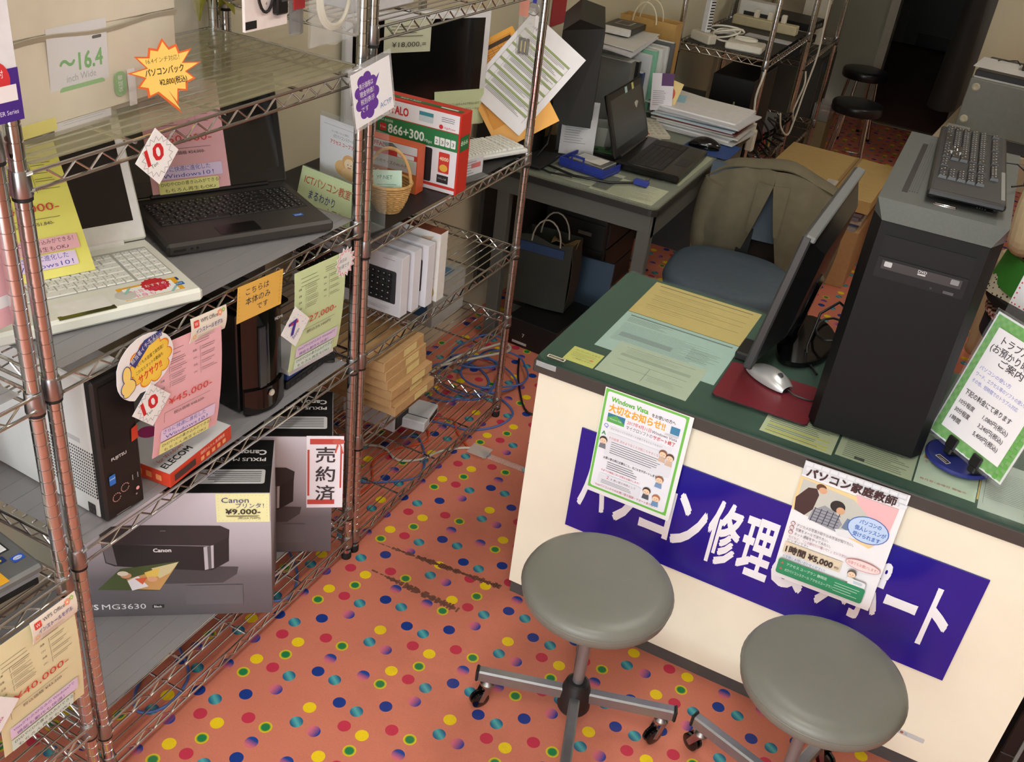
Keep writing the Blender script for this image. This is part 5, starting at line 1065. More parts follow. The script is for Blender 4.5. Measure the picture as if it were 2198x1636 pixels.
# flat brown boxes
DXY = [(-1.196, 1.968, 0), (-1.206, 1.958, 1), (-1.200, 1.950, -1), (-1.212, 1.945, 1), (-1.214, 1.938, 0), (-1.216, 1.932, 1)]
for k, (x, y, a) in enumerate(DXY):
    t = thing('flat_box', ('lowest', 'second lowest', 'third lowest', 'third highest', 'second highest', 'topmost')[k] + ' flat brown cardboard box in the stack on the rack', 'box', (x, y, LB[3] + .0034 + k * .0302), R(a), 'flat brown cardboard boxes')
    bx('box_body', t, BROWNBOX, -.26, 0, 0, .205, 0, .0300, bev=.0012)
    MB().box(-.0004, .0006, .10, .165, .004, .024).build('paper_label', M((222, 204, 140), .5), t); MB().box(-.255, -.002, .0, .0008, .0285, .0297).build('lid_seam', M((120, 92, 60), .7), t)
t = boxcard('network_switch', 'white network switch lying on the bottom shelf of the rack', (-1.425, 2.340, LB[4] + .0034), R(10), .105, .13, .038, M((206, 208, 212), .4), 'device', bev=.004)
MB().box(.1045, .1056, .05, .12, .010, .028).build('port_row', BLACK, t); MB().box(.0, .105, .03, .034, .0378, .0384).build('seam', DKGREY, t)
t = boxcard('white_computer_case', 'white and black small computer standing under the rack shelf', (-1.60, 2.30, LB[4] + .0034), 0, .20, .09, .26, M((196, 196, 200), .4), 'computer', bev=.004); MB().box(.199, .203, .008, .082, .01, .25).build('front', BLACK, t)
t = boxcard('white_device', 'upright white modem beside the small computer under the shelf', (-1.62, 2.52, LB[4] + .0034), R(8), .14, .045, .20, M((206, 206, 206), .4), 'device', bev=.006); MB().box(.1395, .1405, .008, .037, .02, .18).build('light_strip', M((60, 60, 64), .3), t)

# cards clipped to the far post of the second rack
Yp = 2.684
def yk(x, z): return (x, Yp, z)
ra = Vector((.137, 0, -.068)).normalized(); ua = Vector((.17, 0, .262)).normalized()
p = PR().t('よくある質問', 14, 36, 9, (90, 90, 84), w=40)
for k in range(8):
    y = 50 + k * 28; p.r(14, y, 182, 7, (150, 166, 112)); p.r(14, y + 7, 182, .6, T_); p.lines(40, y + 11, 150, 3, 4, (110, 110, 106), 1.2, .35); p.r(34, y + 7, .6, 20, T_)
p.r(14, 50, .7, 224, T_).r(196, 50, .7, 224, T_)
card('question_sheet', 'white table sheet with green bands clipped to the rack post', 'sheet', (-1.356, 2.897, 1.327), (.85, .111, -.515), (.366, .578, .729), 217, 307, (232, 232, 236), p)
p = PR().r(14, 14, 180, 240, (222, 152, 56)).r(20, 20, 170, 12, (60, 44, 30)).r(20, 90, 170, 8, (60, 44, 30)).lines(24, 40, 160, 6, 7, (120, 84, 40), 1.2, .3).lines(24, 106, 160, 9, 10, (120, 84, 40), 1, .2)
for k in range(9): p.r(20 + k * 20, 20, .8, 190, (100, 70, 40))
card('order_sheet', 'orange table sheet clipped behind the white one', 'sheet', (-1.537, 2.737, 1.179), (.135, .121, .103), (-.256, -.013, .192), 208, 320, (236, 172, 70), p)
t = thing('key_pouch', 'clear pouch with small batteries hung on the rack post', 'pouch', (-1.292, 2.665, 1.250), 0)
MB().box(0, .050, 0, .010, 0, .135, bev=.004).build('pouch', film((214, 214, 206), .25, .08, .5), t, 30); MB().box(.012, .040, .002, .008, .012, .042).build('yellow_slip', M((226, 206, 130), .5), t)
for k in range(3): MB().cyl((.012 + k * .012, .005, .005), (.012 + k * .012, .005, .05), .005, n=10).build('battery', M((50, 46, 50), .4), t)
MB().tube([(.045 + .018 * math.cos(a), .0, .135 + .018 * math.sin(a)) for a in [2 * PI * k / 20 for k in range(20)]], .0014, 6, closed=True).build('ring', STEEL, t, 40); MB().box(.040, .052, -.003, .003, .150, .172, bev=.002).build('blue_clip', M((60, 66, 170), .4), t, 30)
MB().surf(lambda u, v: (.002 + .03 * u, -.003, .11 + .045 * v), 4, 3).build('red_slip', M((216, 150, 130), .5), t)
# ================================================================ grey steel desk by the left wall
DG = M((86, 87, 82), .5, noise=.04); ZD = .725
t = thing('steel_desk', 'grey steel office desk with dark rimmed top behind the racks', 'desk', (0, 0, 0), 0)
MB().extr(rrect(-1.660, -.925, 3.150, 4.360, .03), .693, .716).build('desk_top', M((34, 34, 33), .45), t)
MB().extr(rrect(-1.655, -.930, 3.156, 4.355, .03), .716, .7185).build('desk_mat', M((104, 106, 90), .6), t)
MB().extr(rrect(-1.650, -.934, 3.160, 4.350, .03), .7192, .7245).build('glass_sheet', film((210, 222, 210), .05, .03, .5), t)
bx('apron', t, DG, -1.64, -.945, 3.165, 3.18, .625, .693); bx('apron', t, DG, -.955, -.94, 3.18, 4.33, .605, .693)
for x, y in ((-.965, 3.19), (-1.52, 3.19), (-.965, 4.31), (-1.52, 4.31)): bx('leg', t, DG, x - .025, x + .025, y - .02, y + .02, 0, .693, bev=.003)
bx('foot_rail', t, M((80, 82, 80), .5), -1.56, -.97, 3.395, 3.425, .03, .065); bx('side_panel', t, M((52, 53, 51), .55), -1.60, -.985, 4.27, 4.285, .12, .69)
bx('modesty_panel', t, M((50, 51, 49), .55), -1.625, -1.61, 3.2, 4.3, .2, .69)
for k, (x0, x1, y0, y1, c, l) in enumerate(((-1.20, -.96, 3.19, 3.37, (206, 206, 176), 'printed sheet under the desk glass by the corner'), (-1.36, -1.14, 3.21, 3.40, (190, 192, 168), 'printed sheet under the desk glass beneath the blue drive tray'), (-1.02, -.95, 3.45, 4.05, (196, 198, 160), 'long strip of paper under the desk glass edge'))):
    o = MB().box(0, x1 - x0, -(y1 - y0), 0, 0, .0003).build('paper_sheet', M(c, .6, noise=.05)); o.location = (x0, y1, .7187); tag(o, l, 'paper')
    q = PR().lines(12, 12, (x1 - x0) * 1000 - 24, int((y1 - y0) * 120), 8, (110, 110, 96), 1.6, .4); q.z = .00032; q.b.v and q.put(o)
t = thing('drawer_unit', 'dark drawer unit standing under the steel desk', 'drawer unit', (-1.57, 3.72, 0), 0)
bx('carcass', t, M((36, 37, 36), .5), 0, .28, 0, .40, .02, .62, bev=.002)
for k in range(5):
    d_ = bx('drawer', t, M((44, 45, 44), .45), .004, .276, -.006, 0, .03 + k * .116, .138 + k * .116); MB().box(.16, .22, -.012, -.006, .08 + k * .116, .095 + k * .116).build('handle', M((150, 150, 146), .4), d_)
    MB().box(.2795, .286, .03, .37, .03 + k * .116, .138 + k * .116).build('side_rib', M((40, 41, 40), .5), t)
t = thing('paper_bag', 'dark paper carrier bag with white cord handles under the desk', 'bag', (-1.50, 3.33, .125), R(4))
MB().surf(lambda u, v: (.22 * u, -.004 - .012 * math.sin(PI * u) * (1 - v), .285 * v + .01 * math.sin(7 * u) * v), 10, 8, thick=.002).surf(lambda u, v: (.22 * u, .11 + .008 * math.sin(PI * u), .285 * v), 6, 4, thick=.002).surf(lambda u, v: (.002, .11 * u, .28 * v), 3, 3, thick=.002).surf(lambda u, v: (.218 + .012 * math.sin(PI * v), .11 * u, .28 * v), 3, 4, thick=.002).box(.002, .218, 0, .11, 0, .004).build('bag_body', M((44, 46, 38), .6, noise=.15, scale=12), t, 50)
MB().box(.0, .19, -.010, -.005, .225, .262).build('blue_band', M((40, 66, 104), .5), t)
for y in (-.006, .09): MB().tube([(.05 + .06 * (1 - math.cos(PI * k / 10)), y, .27 + .10 * math.sin(PI * k / 10)) for k in range(11)], .0032, 6).build('handle', M((176, 168, 150), .6), t, 50)
MB().surf(lambda u, v: (.12 + .10 * u, .02 + .06 * v, .27 + .018 * math.sin(5 * u + 3 * v)), 5, 4, thick=.002).build('wrapping_paper', M((150, 120, 76), .7), t, 50)
t = boxcard('black_computer', 'black computer lying on the floor under the desk', (-1.455, 3.195, 0), R(-4), .225, .30, .118, M((20, 20, 21), .4), 'computer', bev=.003)
PR().rr(34, 94, 66, 11, 1, (190, 190, 188)).t('7', 76, 70, 22, (180, 180, 180), w=10, bold=.02).put(t, (0, -.0005, .118), (1, 0, 0), (0, 0, 1), 'labels')
t = boxcard('blue_folder', 'slate blue folder leaning under the desk', (-1.40, 3.60, .012), 0, .20, .012, .24, M((60, 82, 104), .5), 'folder'); t.rotation_euler = (R(-6), 0, R(6))
# things on the desk
dl, dlid = laptop('laptop', 'black glossy open laptop on the steel desk', (-.952, 3.435, ZD), R(92), .385, .255, .032, M((16, 16, 17), .2), M((24, 24, 25), .3), M((70, 72, 70), .3, spec=.4), M((30, 30, 31), .5), 108, .235, indiv=False, group=None, legend=None, frame=.026)
PR().r(120, 0, 26, 22, (176, 214, 216)).put(dlid, (.06, -.0022, .229), (1, 0, 0), (0, 0, 1), 'sticky_note'); PR().r(196, -2, 22, 24, (206, 208, 130)).put(dlid, (.06, -.0022, .229), (1, 0, 0), (0, 0, 1), 'sticky_note')
PR().rr(0, 0, 14, 10, 1, (190, 210, 226)).put(dl, (.36, .20, .0322), name='sticker')
t = thing('drive_tray', 'blue plastic tray holding a bare hard drive on the desk', 'drive tray', (-1.375, 3.310, ZD), R(-8))
BLU = M((44, 60, 150), .4)
bx('tray_base', t, BLU, 0, .19, 0, .125, 0, .010, bev=.002); bx('tray_wall', t, BLU, 0, .19, 0, .006, .01, .034); bx('tray_wall', t, BLU, 0, .006, .006, .125, .01, .034); bx('tray_wall', t, BLU, .184, .19, .006, .125, .01, .030); bx('handle', t, BLU, .05, .056, -.004, 0, .01, .055); bx('handle', t, BLU, .10, .106, -.004, 0, .01, .055); bx('handle', t, BLU, .05, .106, -.004, 0, .050, .058)
hd = bx('hard_drive', t, M((150, 152, 152), .3, .7), .03, .178, .012, .112, .011, .037, bev=.002); PR().r(0, 0, 110, 70, (214, 214, 208)).lines(8, 12, 80, 5, 9, (120, 120, 120), 2, .4).put(hd, (.046, .100, .0374), name='drive_label')
t = thing('circuit_board', 'bare drive with green circuit board beside the blue tray', 'drive', (-1.35, 3.475, ZD), R(8)); bx('drive_case', t, M((40, 40, 42), .4, .4), 0, .147, 0, .10, 0, .022, bev=.002); bx('board', t, M((60, 116, 60), .5), .02, .12, .02, .08, .022, .024)
for x, y in ((.03, .03), (.07, .05), (.10, .035)): bx('chip', t, BLACK, x, x + .016, y, y + .016, .024, .027)
t = thing('usb_cable', 'black cable with blue plug leading across the desk to the laptop', 'cable', (0, 0, ZD), 0)
MB().tube([(-1.50, 3.36, .005), (-1.40, 3.27, .005), (-1.28, 3.235, .005), (-1.15, 3.265, .005), (-1.08, 3.33, .006)], .005, 8).build('cord', BLACK, t, 50); MB().box(-1.085, -1.03, 3.322, 3.348, .001, .020, bev=.003).build('plug', BLU, t, 30); MB().cyl((-1.05, 3.35, .010), (-1.05, 3.39, .010), .006).build('plug_tip', STEEL, t)
t = thing('calculator', 'cream desk calculator with grey display beyond the laptop', 'calculator', (-1.335, 4.145, ZD), R(-50))
b = MB().add([(0, -.11, 0), (.27, -.11, 0), (.27, 0, 0), (0, 0, 0), (0, -.11, .035), (.27, -.11, .012), (.27, 0, .012), (0, 0, .035)], [(3, 2, 1, 0), (4, 5, 6, 7), (0, 1, 5, 4), (1, 2, 6, 5), (2, 3, 7, 6), (3, 0, 4, 7)]).build('case', M((212, 208, 188), .45), t)
Kx = MB().box(0, .022, 0, .016, 0, .004, bev=.002); KM = Kx.mesh('key', M((190, 186, 170), .5)); KR = Kx.mesh('key', M((196, 96, 76), .5))
for i in range(6):
    for j in range(4):
        o = link('key', KR if (i > 3 and j < 1) else KM, t); o.location = (.11 + i * .025, -.10 + j * .024, .0285 - (.11 + i * .025) * .085 + .003)
dsp = MB().box(0, .055, 0, .085, 0, .002).build('display', M((70, 74, 64), .3), t); dsp.location = (.025, -.098, .0325); dsp.rotation_euler.y = .085
t = thing('mouse_pad', 'blue mouse pad at the far end of the laptop', 'mouse pad', (-1.09, 3.86, ZD), 0); MB().extr(rrect(0, .20, 0, .20, .012), 0, .003).build('pad', M((44, 74, 134), .6), t)
t = thing('computer_mouse', 'black mouse on the blue mouse pad', 'mouse', (-1.015, 3.94, ZD + .0034), R(10)); mouse_shell(MB(), .125, .074, .040, .002).build('shell', GLOSSB, t, 60); MB().extr([(.06 * math.cos(2 * PI * k / 24), .034 * math.sin(2 * PI * k / 24)) for k in range(24)], 0, .010).build('underside', BLACK, t)
random.seed(3)
cols = [(214, 214, 212), (196, 198, 196), (222, 222, 222), (176, 186, 190), (206, 204, 196), (214, 216, 216), (120, 60, 54), (226, 226, 226), (190, 206, 214), (214, 214, 212), (200, 196, 190), (222, 220, 216), (206, 208, 212), (230, 230, 230)]
for k, c in enumerate(cols):
    o = MB().box(0, .36, 0, .27, 0, .0062).build('document_bundle', M(c, .6, noise=.04)); o.location = (-1.285 + random.uniform(-.02, .02), 4.055 + random.uniform(-.015, .015), ZD + .0002 + k * .0066); o.rotation_euler.z = random.uniform(-.12, .06)
    tag(o, 'paper bundle number %s from below in the pile beside the calculator' % ('one two three four five six seven eight nine ten eleven twelve thirteen fourteen'.split()[k]), 'papers', 'pile of papers on the desk')
t = card('envelope', 'large white envelope lying on the paper pile', 'envelope', (-1.30, 4.345, ZD + .100), (.97, -.24, 0), (.24, .95, .08), 330, 240, (226, 226, 222), PR().r(10, 150, 200, 1, (190, 190, 186)), th=.003)
card('note_sheet', 'pale blue note lying beside the paper pile', 'paper', (-1.36, 4.21, ZD + .106), (.97, .2, 0), (-.2, .95, .2), 150, 90, (150, 196, 214), PR().t('6', 60, 40, 20, (80, 110, 130)))
card('leaflet', 'purple and white leaflet standing beside the file rack', 'leaflet', (-1.330, 4.075, .935), (.9, .3, .1), (.05, .2, 1), 90, 150, (216, 210, 214), PR().r(40, 0, 50, 50, (84, 36, 96)).lines(8, 70, 60, 8, 8, (120, 110, 116), 2, .4))
card('leaflet', 'red and yellow leaflet behind the purple one', 'leaflet', (-1.275, 4.10, .925), (.85, .35, -.25), (.1, .2, 1), 80, 130, (232, 206, 140), PR().e(40, 60, 24, 30, (214, 90, 70)))
# file rack: each folder its own object
FC = [((112, 113, 110), 'grey file case front most in the file row'), ((28, 28, 30), 'black binder in the file row'), ((36, 60, 110), 'blue binder in the file row'), ((206, 210, 212), 'clear white folder next to the blue binder'), ((130, 190, 160), 'green clear folder in the file row'), ((214, 216, 214), 'white folder behind the green one'), ((196, 198, 196), 'pale folder at the far end of the file row'), ((90, 92, 92), 'dark grey file case rear most in the file row')]
y = 3.965
for k, (c, l) in enumerate(FC):
    th = .055 if k == 0 else .02 + .006 * (k % 3); h = (.255, .25, .20, .27, .285, .29, .295, .31)[k]
    t = thing('file_folder', l, 'folder', (-1.625, y, ZD), R(0), 'files standing on the desk'); bx('cover', t, M(c, .45, noise=.04), 0, .235 + .012 * k, 0, th, 0, h, bev=.002)
    MB().box(.004, .230 + .012 * k, .004, th - .004, h, h + .002).build('paper_block', M((214, 214, 208), .6), t); y += th + .006
t = thing('paper_stack', 'curled papers lying on top of the files', 'papers', (-1.635, 3.94, 1.024), 0)
MB().surf(lambda u, v: (.02 + .235 * u, -.02 + .30 * v, .010 * math.sin(2.2 * u) + .012 * u * v + .004 - .02 * u * (1 - v)), 10, 10, thick=.006).build('papers', M((206, 208, 214), .55), t, 50); MB().surf(lambda u, v: (.0 + .245 * u, .02 + .30 * v, .018 + .010 * u * v - .012 * u * (1 - v)), 8, 8, thick=.003).build('top_sheet', M((216, 216, 212), .55), t, 50)
t = thing('drive_enclosure', 'black and white drive case lying on the curled papers', 'device', (-1.60, 4.085, 1.049), R(0)); bx('case', t, M((50, 50, 50), .4), 0, .135, .02, .20, 0, .026, bev=.003); bx('white_end', t, M((224, 224, 222), .4), 0, .136, 0, .021, 0, .028, bev=.003); bx('recess', t, M((140, 136, 130), .4), .03, .10, .09, .17, .026, .0275); bx('recess_dark', t, M((60, 52, 48), .4), .04, .09, .10, .16, .0275, .0285)
t = thing('kraft_bag', 'kraft paper carrier bag standing behind the files', 'bag', (-1.625, 4.385, ZD), 0)
KR2 = M((196, 158, 92), .65, noise=.06)
MB().surf(lambda u, v: (.262 * u, .0 + .006 * math.sin(PI * u), .352 * v), 6, 6, thick=.002).surf(lambda u, v: (.262 * u, .09, .352 * v), 6, 6, thick=.002).box(0, .002, 0, .09, 0, .35).box(.260, .262, 0, .09, 0, .35).box(0, .262, 0, .09, 0, .003).build('bag_body', KR2, t, 50)
MB().poly if False else None
for yy in (-.004, .085): MB().tube([(.06 + .055 * (1 - math.cos(PI * k / 12)), yy, .335 + .085 * math.sin(PI * k / 12)) for k in range(13)], .0036, 6).build('handle', M((224, 214, 184), .6), t, 50)
t = thing('lcd_monitor', 'thick black monitor seen from the side by the wall', 'monitor', (-1.425, 3.30, ZD), R(23))
MB().add([(0, 0, .155), (.055, -.01, .15), (.145, -.01, .15), (.145, -.01, .50), (.055, -.01, .52), (0, .02, .47), (0, .36, .155), (.055, .37, .15), (.145, .37, .15), (.145, .37, .50), (.055, .37, .52), (0, .34, .47)], [(0, 1, 2, 3, 4, 5), (11, 10, 9, 8, 7, 6), (0, 6, 7, 1), (1, 7, 8, 2), (2, 8, 9, 3), (3, 9, 10, 4), (4, 10, 11, 5), (5, 11, 6, 0)]).build('shell', M((30, 31, 29), .55), t)
bx('screen', t, SCR, .1448, .147, .01, .35, .175, .48); bx('neck', t, BLACK, .03, .09, .12, .24, .01, .17); bx('base', t, BLACK, -.03, .13, .08, .30, 0, .014, bev=.004)
t = thing('pen_holder', 'black pen holder with scissors and brush beside the monitor', 'pen holder', (-1.30, 3.735, ZD), 0); bx('cup', t, BLACK, -.05, .05, -.05, .05, 0, .10, bev=.004)
MB().tube([(.0, .0, .08), (.01, -.01, .16)], .006, 8).build('scissors_blade', STEEL, t); MB().tube([(.01 + .018 * math.cos(a), -.012, .185 + .026 * math.sin(a)) for a in [2 * PI * k / 14 for k in range(14)]], .005, 6, closed=True).build('scissors_handle', M((70, 96, 120), .4), t, 40); MB().tube([(.03, -.02, .08), (.035, -.025, .14), (.04, -.03, .185)], .013, 10).build('brush', M((186, 180, 164), .5), t, 40)
t = thing('plastic_tub', 'clear plastic tub with blue item behind the drive tray', 'tub', (-1.34, 3.60, ZD), 0); MB().lathe([(.045, 0), (.062, .10), (.060, .10), (.043, .004), (.002, .004)], n=8).build('tub', film((206, 204, 190), .5, .15, .4), t); bx('blue_item', t, M((40, 60, 130), .4), -.03, .03, -.02, .02, .004, .03)
card('letter_sheet', 'printed letter leaning against the monitor stand', 'paper', (-1.432, 3.425, .935), (.9, .4, 0), (-.12, .12, 1), 130, 205, (206, 206, 206), PR().t('DVD', 12, 40, 18, (110, 110, 110)).lines(14, 54, 90, 12, 9, (150, 150, 150), 2, .4))
t = thing('black_printer', 'black printer standing between the rack and the monitor', 'printer', (-1.655, 3.165, ZD), 0); bx('body', t, M((22, 22, 23), .4), 0, .17, 0, .24, 0, .14, bev=.006); bx('tray', t, M((44, 44, 46), .4), .17, .26, .03, .20, .01, .018); bx('lid', t, M((34, 34, 36), .35), .004, .166, .01, .23, .14, .148)
t = thing('power_cable', 'black power cord lying across the desk by the printer', 'cable', (0, 0, ZD), 0); MB().tube([(-1.50, 3.44, .2), (-1.46, 3.40, .14), (-1.44, 3.33, .06), (-1.46, 3.27, .008), (-1.42, 3.22, .006), (-1.36, 3.20, .006), (-1.28, 3.22, .006)], .004, 8).build('cord', BLACK, t, 50)
t = thing('red_calendar', 'red card calendar with black dots hung on the wall', 'calendar', (XW + .002, 3.74, 1.10), 0)
bx('card', t, M((176, 44, 54), .5), 0, .004, 0, .13, 0, .34); PR().e(100, 60, 11, 18, (24, 22, 22)).e(100, 200, 11, 18, (24, 22, 22)).t('Merry your party', 14, 150, 12, (220, 170, 170), w=80).lines(24, 170, 60, 3, 8, (214, 150, 150), 1.4, .4).put(t, (.0044, 0, .34), (0, 1, 0), (0, 0, 1))
card('wall_note', 'white notice sheet hung on the wall beside the red calendar', 'notice', (XW + .003, 3.50, 1.42), YD, ZU, 200, 290, (222, 222, 222), PR().lines(16, 30, 150, 10, 14, (150, 150, 150), 2, .4).poly([(140, 20), (180, 20), (170, 80)], (120, 90, 60)))
t = boxcard('kraft_box', 'small kraft box beside the black monitor', (-1.66, 3.50, ZD), 0, .12, .14, .30, BROWNBOX)

# ================================================================ rack beyond the desk and its contents
wire_rack('chrome wire rack beyond the desk with white adapter on it', -1.000, 4.64, .85, .42, (.955, .40, .10), 'wire racks at the back', wires=12)
wire_rack('dark wire rack farthest back along the left wall', -1.000, 5.53, .85, .42, (.80, .30, .08), 'wire racks at the back', wires=12)
ZR = .9584
liner('shelf_board', 'black shelf board under the white adapter', -1.405, -1.005, 4.67, 5.465, .955, M((28, 28, 29), .5)); ZR = .9602
t = thing('power_adapter', 'white rectangular power adapter with coiled white cord', 'adapter', (-1.215, 4.69, ZR), R(6))
bx('case', t, M((222, 218, 202), .4), 0, .17, 0, .13, 0, .032, bev=.006)
for k in range(4): MB().tube([(-.02 + (.055 + .008 * k) * math.cos(a), .09 + .03 * math.sin(a) + .01 * k, .042 + .022 * math.sin(a + k) + .006 * k) for a in [2 * PI * j / 20 for j in range(20)]], .0042, 6, closed=True).build('cord_loop', M((226, 222, 208), .4), t, 50)
for k in range(2): MB().tube([(.08 + .05 * math.cos(a), .08 + .028 * math.sin(a) + .006 * k, .040 + .004 * k) for a in [2 * PI * j / 18 for j in range(18)]], .004, 6, closed=True).build('cord_loop', M((226, 222, 208), .4), t, 50)
t = boxcard('modem', 'white modem standing at the left end of the black board', (-1.40, 4.74, ZR), R(-30), .13, .05, .045, M((206, 200, 182), .4), 'device', bev=.006); bx('upright', t, M((214, 214, 214), .4), .05, .085, .01, .045, .045, .24, bev=.004)
for k in range(12): MB().box(.0845, .0855, .016, .040, .06 + k * .013, .066 + k * .013).build('vent', BLACK, t)
t = boxcard('power_strip', 'long cream power strip at the back of the board', (-1.36, 5.29, ZR), R(0), .33, .06, .045, M((196, 186, 150), .5), 'power strip', bev=.004)
for k in range(3): bx('plug', t, M((220, 214, 196), .4), .10 + k * .07, .125 + k * .07, .015, .045, .045, .085, bev=.004)
t = boxcard('white_router', 'white router with dark slot on the power strip shelf', (-1.36, 5.37, ZR), 0, .20, .08, .11, M((206, 206, 200), .4), 'device', bev=.006); bx('slot', t, BLACK, .03, .17, -.001, .002, .04, .06)
t = boxcard('silver_bar', 'flat silver wrapped bar lying across the black board', (-1.225, 5.06, ZR), R(-2), .22, .07, .006, M((190, 192, 198), .3), 'bar')
t = thing('black_tower', 'black tower computer on the lower shelf of the back rack', 'computer', (-1.24, 4.70, .404), R(0)); bx('case', t, M((16, 16, 17), .4), 0, .20, 0, .42, 0, .44, bev=.003); MB().box(.12, .128, -.001, .002, .25, .33).build('label', M((150, 170, 110), .5), t); MB().box(.13, .136, -.001, .002, .12, .135).build('led', M((200, 210, 220), .4), t)
t = thing('open_chassis', 'open computer chassis with ports left of the black tower', 'computer', (-1.405, 4.72, .404), 0); bx('plate', t, M((74, 74, 66), .4, .4), 0, .14, 0, .01, 0, .34)
for k in range(5): bx('port', t, M((20, 20, 26), .4), .03 + (k % 2) * .04, .06 + (k % 2) * .04, -.006, 0, .06 + k * .05, .09 + k * .05)
bx('tray', t, M((30, 30, 30), .5), 0, .14, .01, .36, 0, .02)
t = thing('power_supply', 'bare silver power supply with red wires in the back rack', 'power supply', (-1.13, 5.24, .404), R(12)); bx('case', t, M((160, 164, 168), .35, .6), 0, .12, 0, .15, .0, .14, bev=.002)
for k, c in enumerate(((160, 40, 36), (170, 60, 40), (30, 30, 30), (190, 160, 60))): MB().tube([(.06 + .01 * k, -.002, .07), (.05 + .02 * k, -.05, .09 - .02 * k), (.08 + .01 * k, -.09, .04), (.05 + .02 * k, -.12, .006)], .004, 6).build('wire', M(c, .5), t, 50)
WHC = M((216, 212, 196), .45)
def cable(label, pts, r_, mat, name='network_cable', group=None, res=5):
    P = [Vector(q) for q in pts]; out = []
    for i in range(len(P) - 1):
        a, b_, c, d_ = P[max(i - 1, 0)], P[i], P[i + 1], P[min(i + 2, len(P) - 1)]
        for j in range(res):
            u = j / res; out.append(.5 * ((2 * b_) + (c - a) * u + (2 * a - 5 * b_ + 4 * c - d_) * u * u + (3 * b_ - a - 3 * c + d_) * u ** 3))
    out.append(P[-1]); o = MB().tube(out, r_, 7).build(name, mat, None, 60); return tag(o, label, 'cable', group)
cable('white cord with plug hanging from the near post of the back rack', [(-.985, 4.60, .93), (-.99, 4.595, .88), (-1.0, 4.60, .80), (-.985, 4.60, .70), (-.97, 4.60, .66)], .005, WHC, 'power_cable')
t = thing('socket_plug', 'white socket block hanging on the cord at the back rack', 'socket', (-.975, 4.595, .56), 0); bx('block', t, WHC, -.018, .018, -.02, .02, 0, .10, bev=.006); MB().cyl((0, 0, .10), (0, 0, .13), .010).build('neck', WHC, t)
cable('long white cable hanging from above down to the brown box', [(-.96, 5.60, 1.45), (-.965, 5.62, 1.1), (-.95, 5.60, .85), (-.96, 5.55, .66), (-.95, 5.42, .54), (-.93, 5.22, .50), (-.95, 5.10, .56), (-.96, 5.05, .64)], .005, WHC, 'power_cable')
cable('short white cable dangling between the two back racks', [(-.975, 5.52, .76), (-.96, 5.50, .70), (-.97, 5.48, .62), (-.975, 5.46, .56), (-.97, 5.50, .50)], .005, WHC, 'power_cable')
for k in range(7):
    x0, y0 = -1.02 + .01 * (k % 3), 4.78 + .10 * k
    cable(('first', 'second', 'third', 'fourth', 'fifth', 'sixth', 'seventh')[k] + ' black cable in the tangle at the back rack edge, counted from the desk', [(x0, y0, .66 - .02 * k), (x0 + .05, y0 + .03, .56), (x0 - .03, y0 + .06, .50 - .01 * k), (x0 + .04, y0 + .02, .44), (x0 + .0, y0 + .12, .41)], .005, BLACK, 'power_cable', 'black cables of the tangle')
t = boxcard('spare_keyboard', 'cream spare keyboard lying in the back rack', (-1.16, 4.68, .4035), R(40), .0 + .10, .30, .022, M((190, 184, 150), .5), 'keyboard'); km = MB()
for i in range(5):
    for j in range(16): km.box(.008 + i * .018, .022 + i * .018, .01 + j * .0175, .024 + j * .0175, .022, .027)
o = km.build('keycaps', M((200, 196, 168), .5), t); o['kind'] = 'stuff'
for k in range(4):
    t = boxcard('black_device', ('lowest', 'second lowest', 'second highest', 'topmost')[k] + ' black network device stacked in the farthest rack', (-1.36 + .01 * k, 5.60, .804 + k * .0445), R((3, -4, 2, -6)[k]), .31, .26, .043, M((24, 24, 25), .4), 'device', 'stacked network devices', bev=.003)
    for j in range(4): MB().box(.3095, .311, .03 + j * .05, .06 + j * .05, .012, .028).build('port', M((110, 110, 110), .4), t)
t = boxcard('white_binder', 'white binder standing in the farthest rack', (-1.16, 6.02, .804), R(4), .14, .05, .24, M((196, 192, 176), .5), 'binder'); bx('spine_band', t, M((120, 80, 60), .5), .1395, .141, .004, .046, .02, .22)
t = boxcard('white_binder', 'second white binder leaning in the farthest rack', (-1.17, 6.09, .804), R(6), .14, .045, .25, M((206, 202, 190), .5), 'binder')
t = boxcard('dark_cabinet', 'dark cabinet beside the farthest rack by the stools', (-1.45, 6.42, 0), 0, .40, .42, .66, M((70, 70, 64), .5), 'cabinet', bev=.003); bx('door', t, M((76, 76, 70), .5), .40, .406, .01, .41, .02, .64); PR().r(0, 0, 30, 60, (70, 120, 170)).put(t, (.4066, .06, .62), (0, 1, 0), (0, 0, 1), 'blue_label')
t = boxcard('clear_box', 'clear plastic box on the beige carton by the stools', (-1.036, 6.46, .2855), R(0), .10, .15, .10, film((206, 208, 206), .45, .2, .4), 'box')
t = boxcard('beige_carton', 'beige carton on the floor beside the black stools', (-1.042, 6.44, 0), R(0), .11, .20, .285, M((150, 138, 104), .6), 'carton')

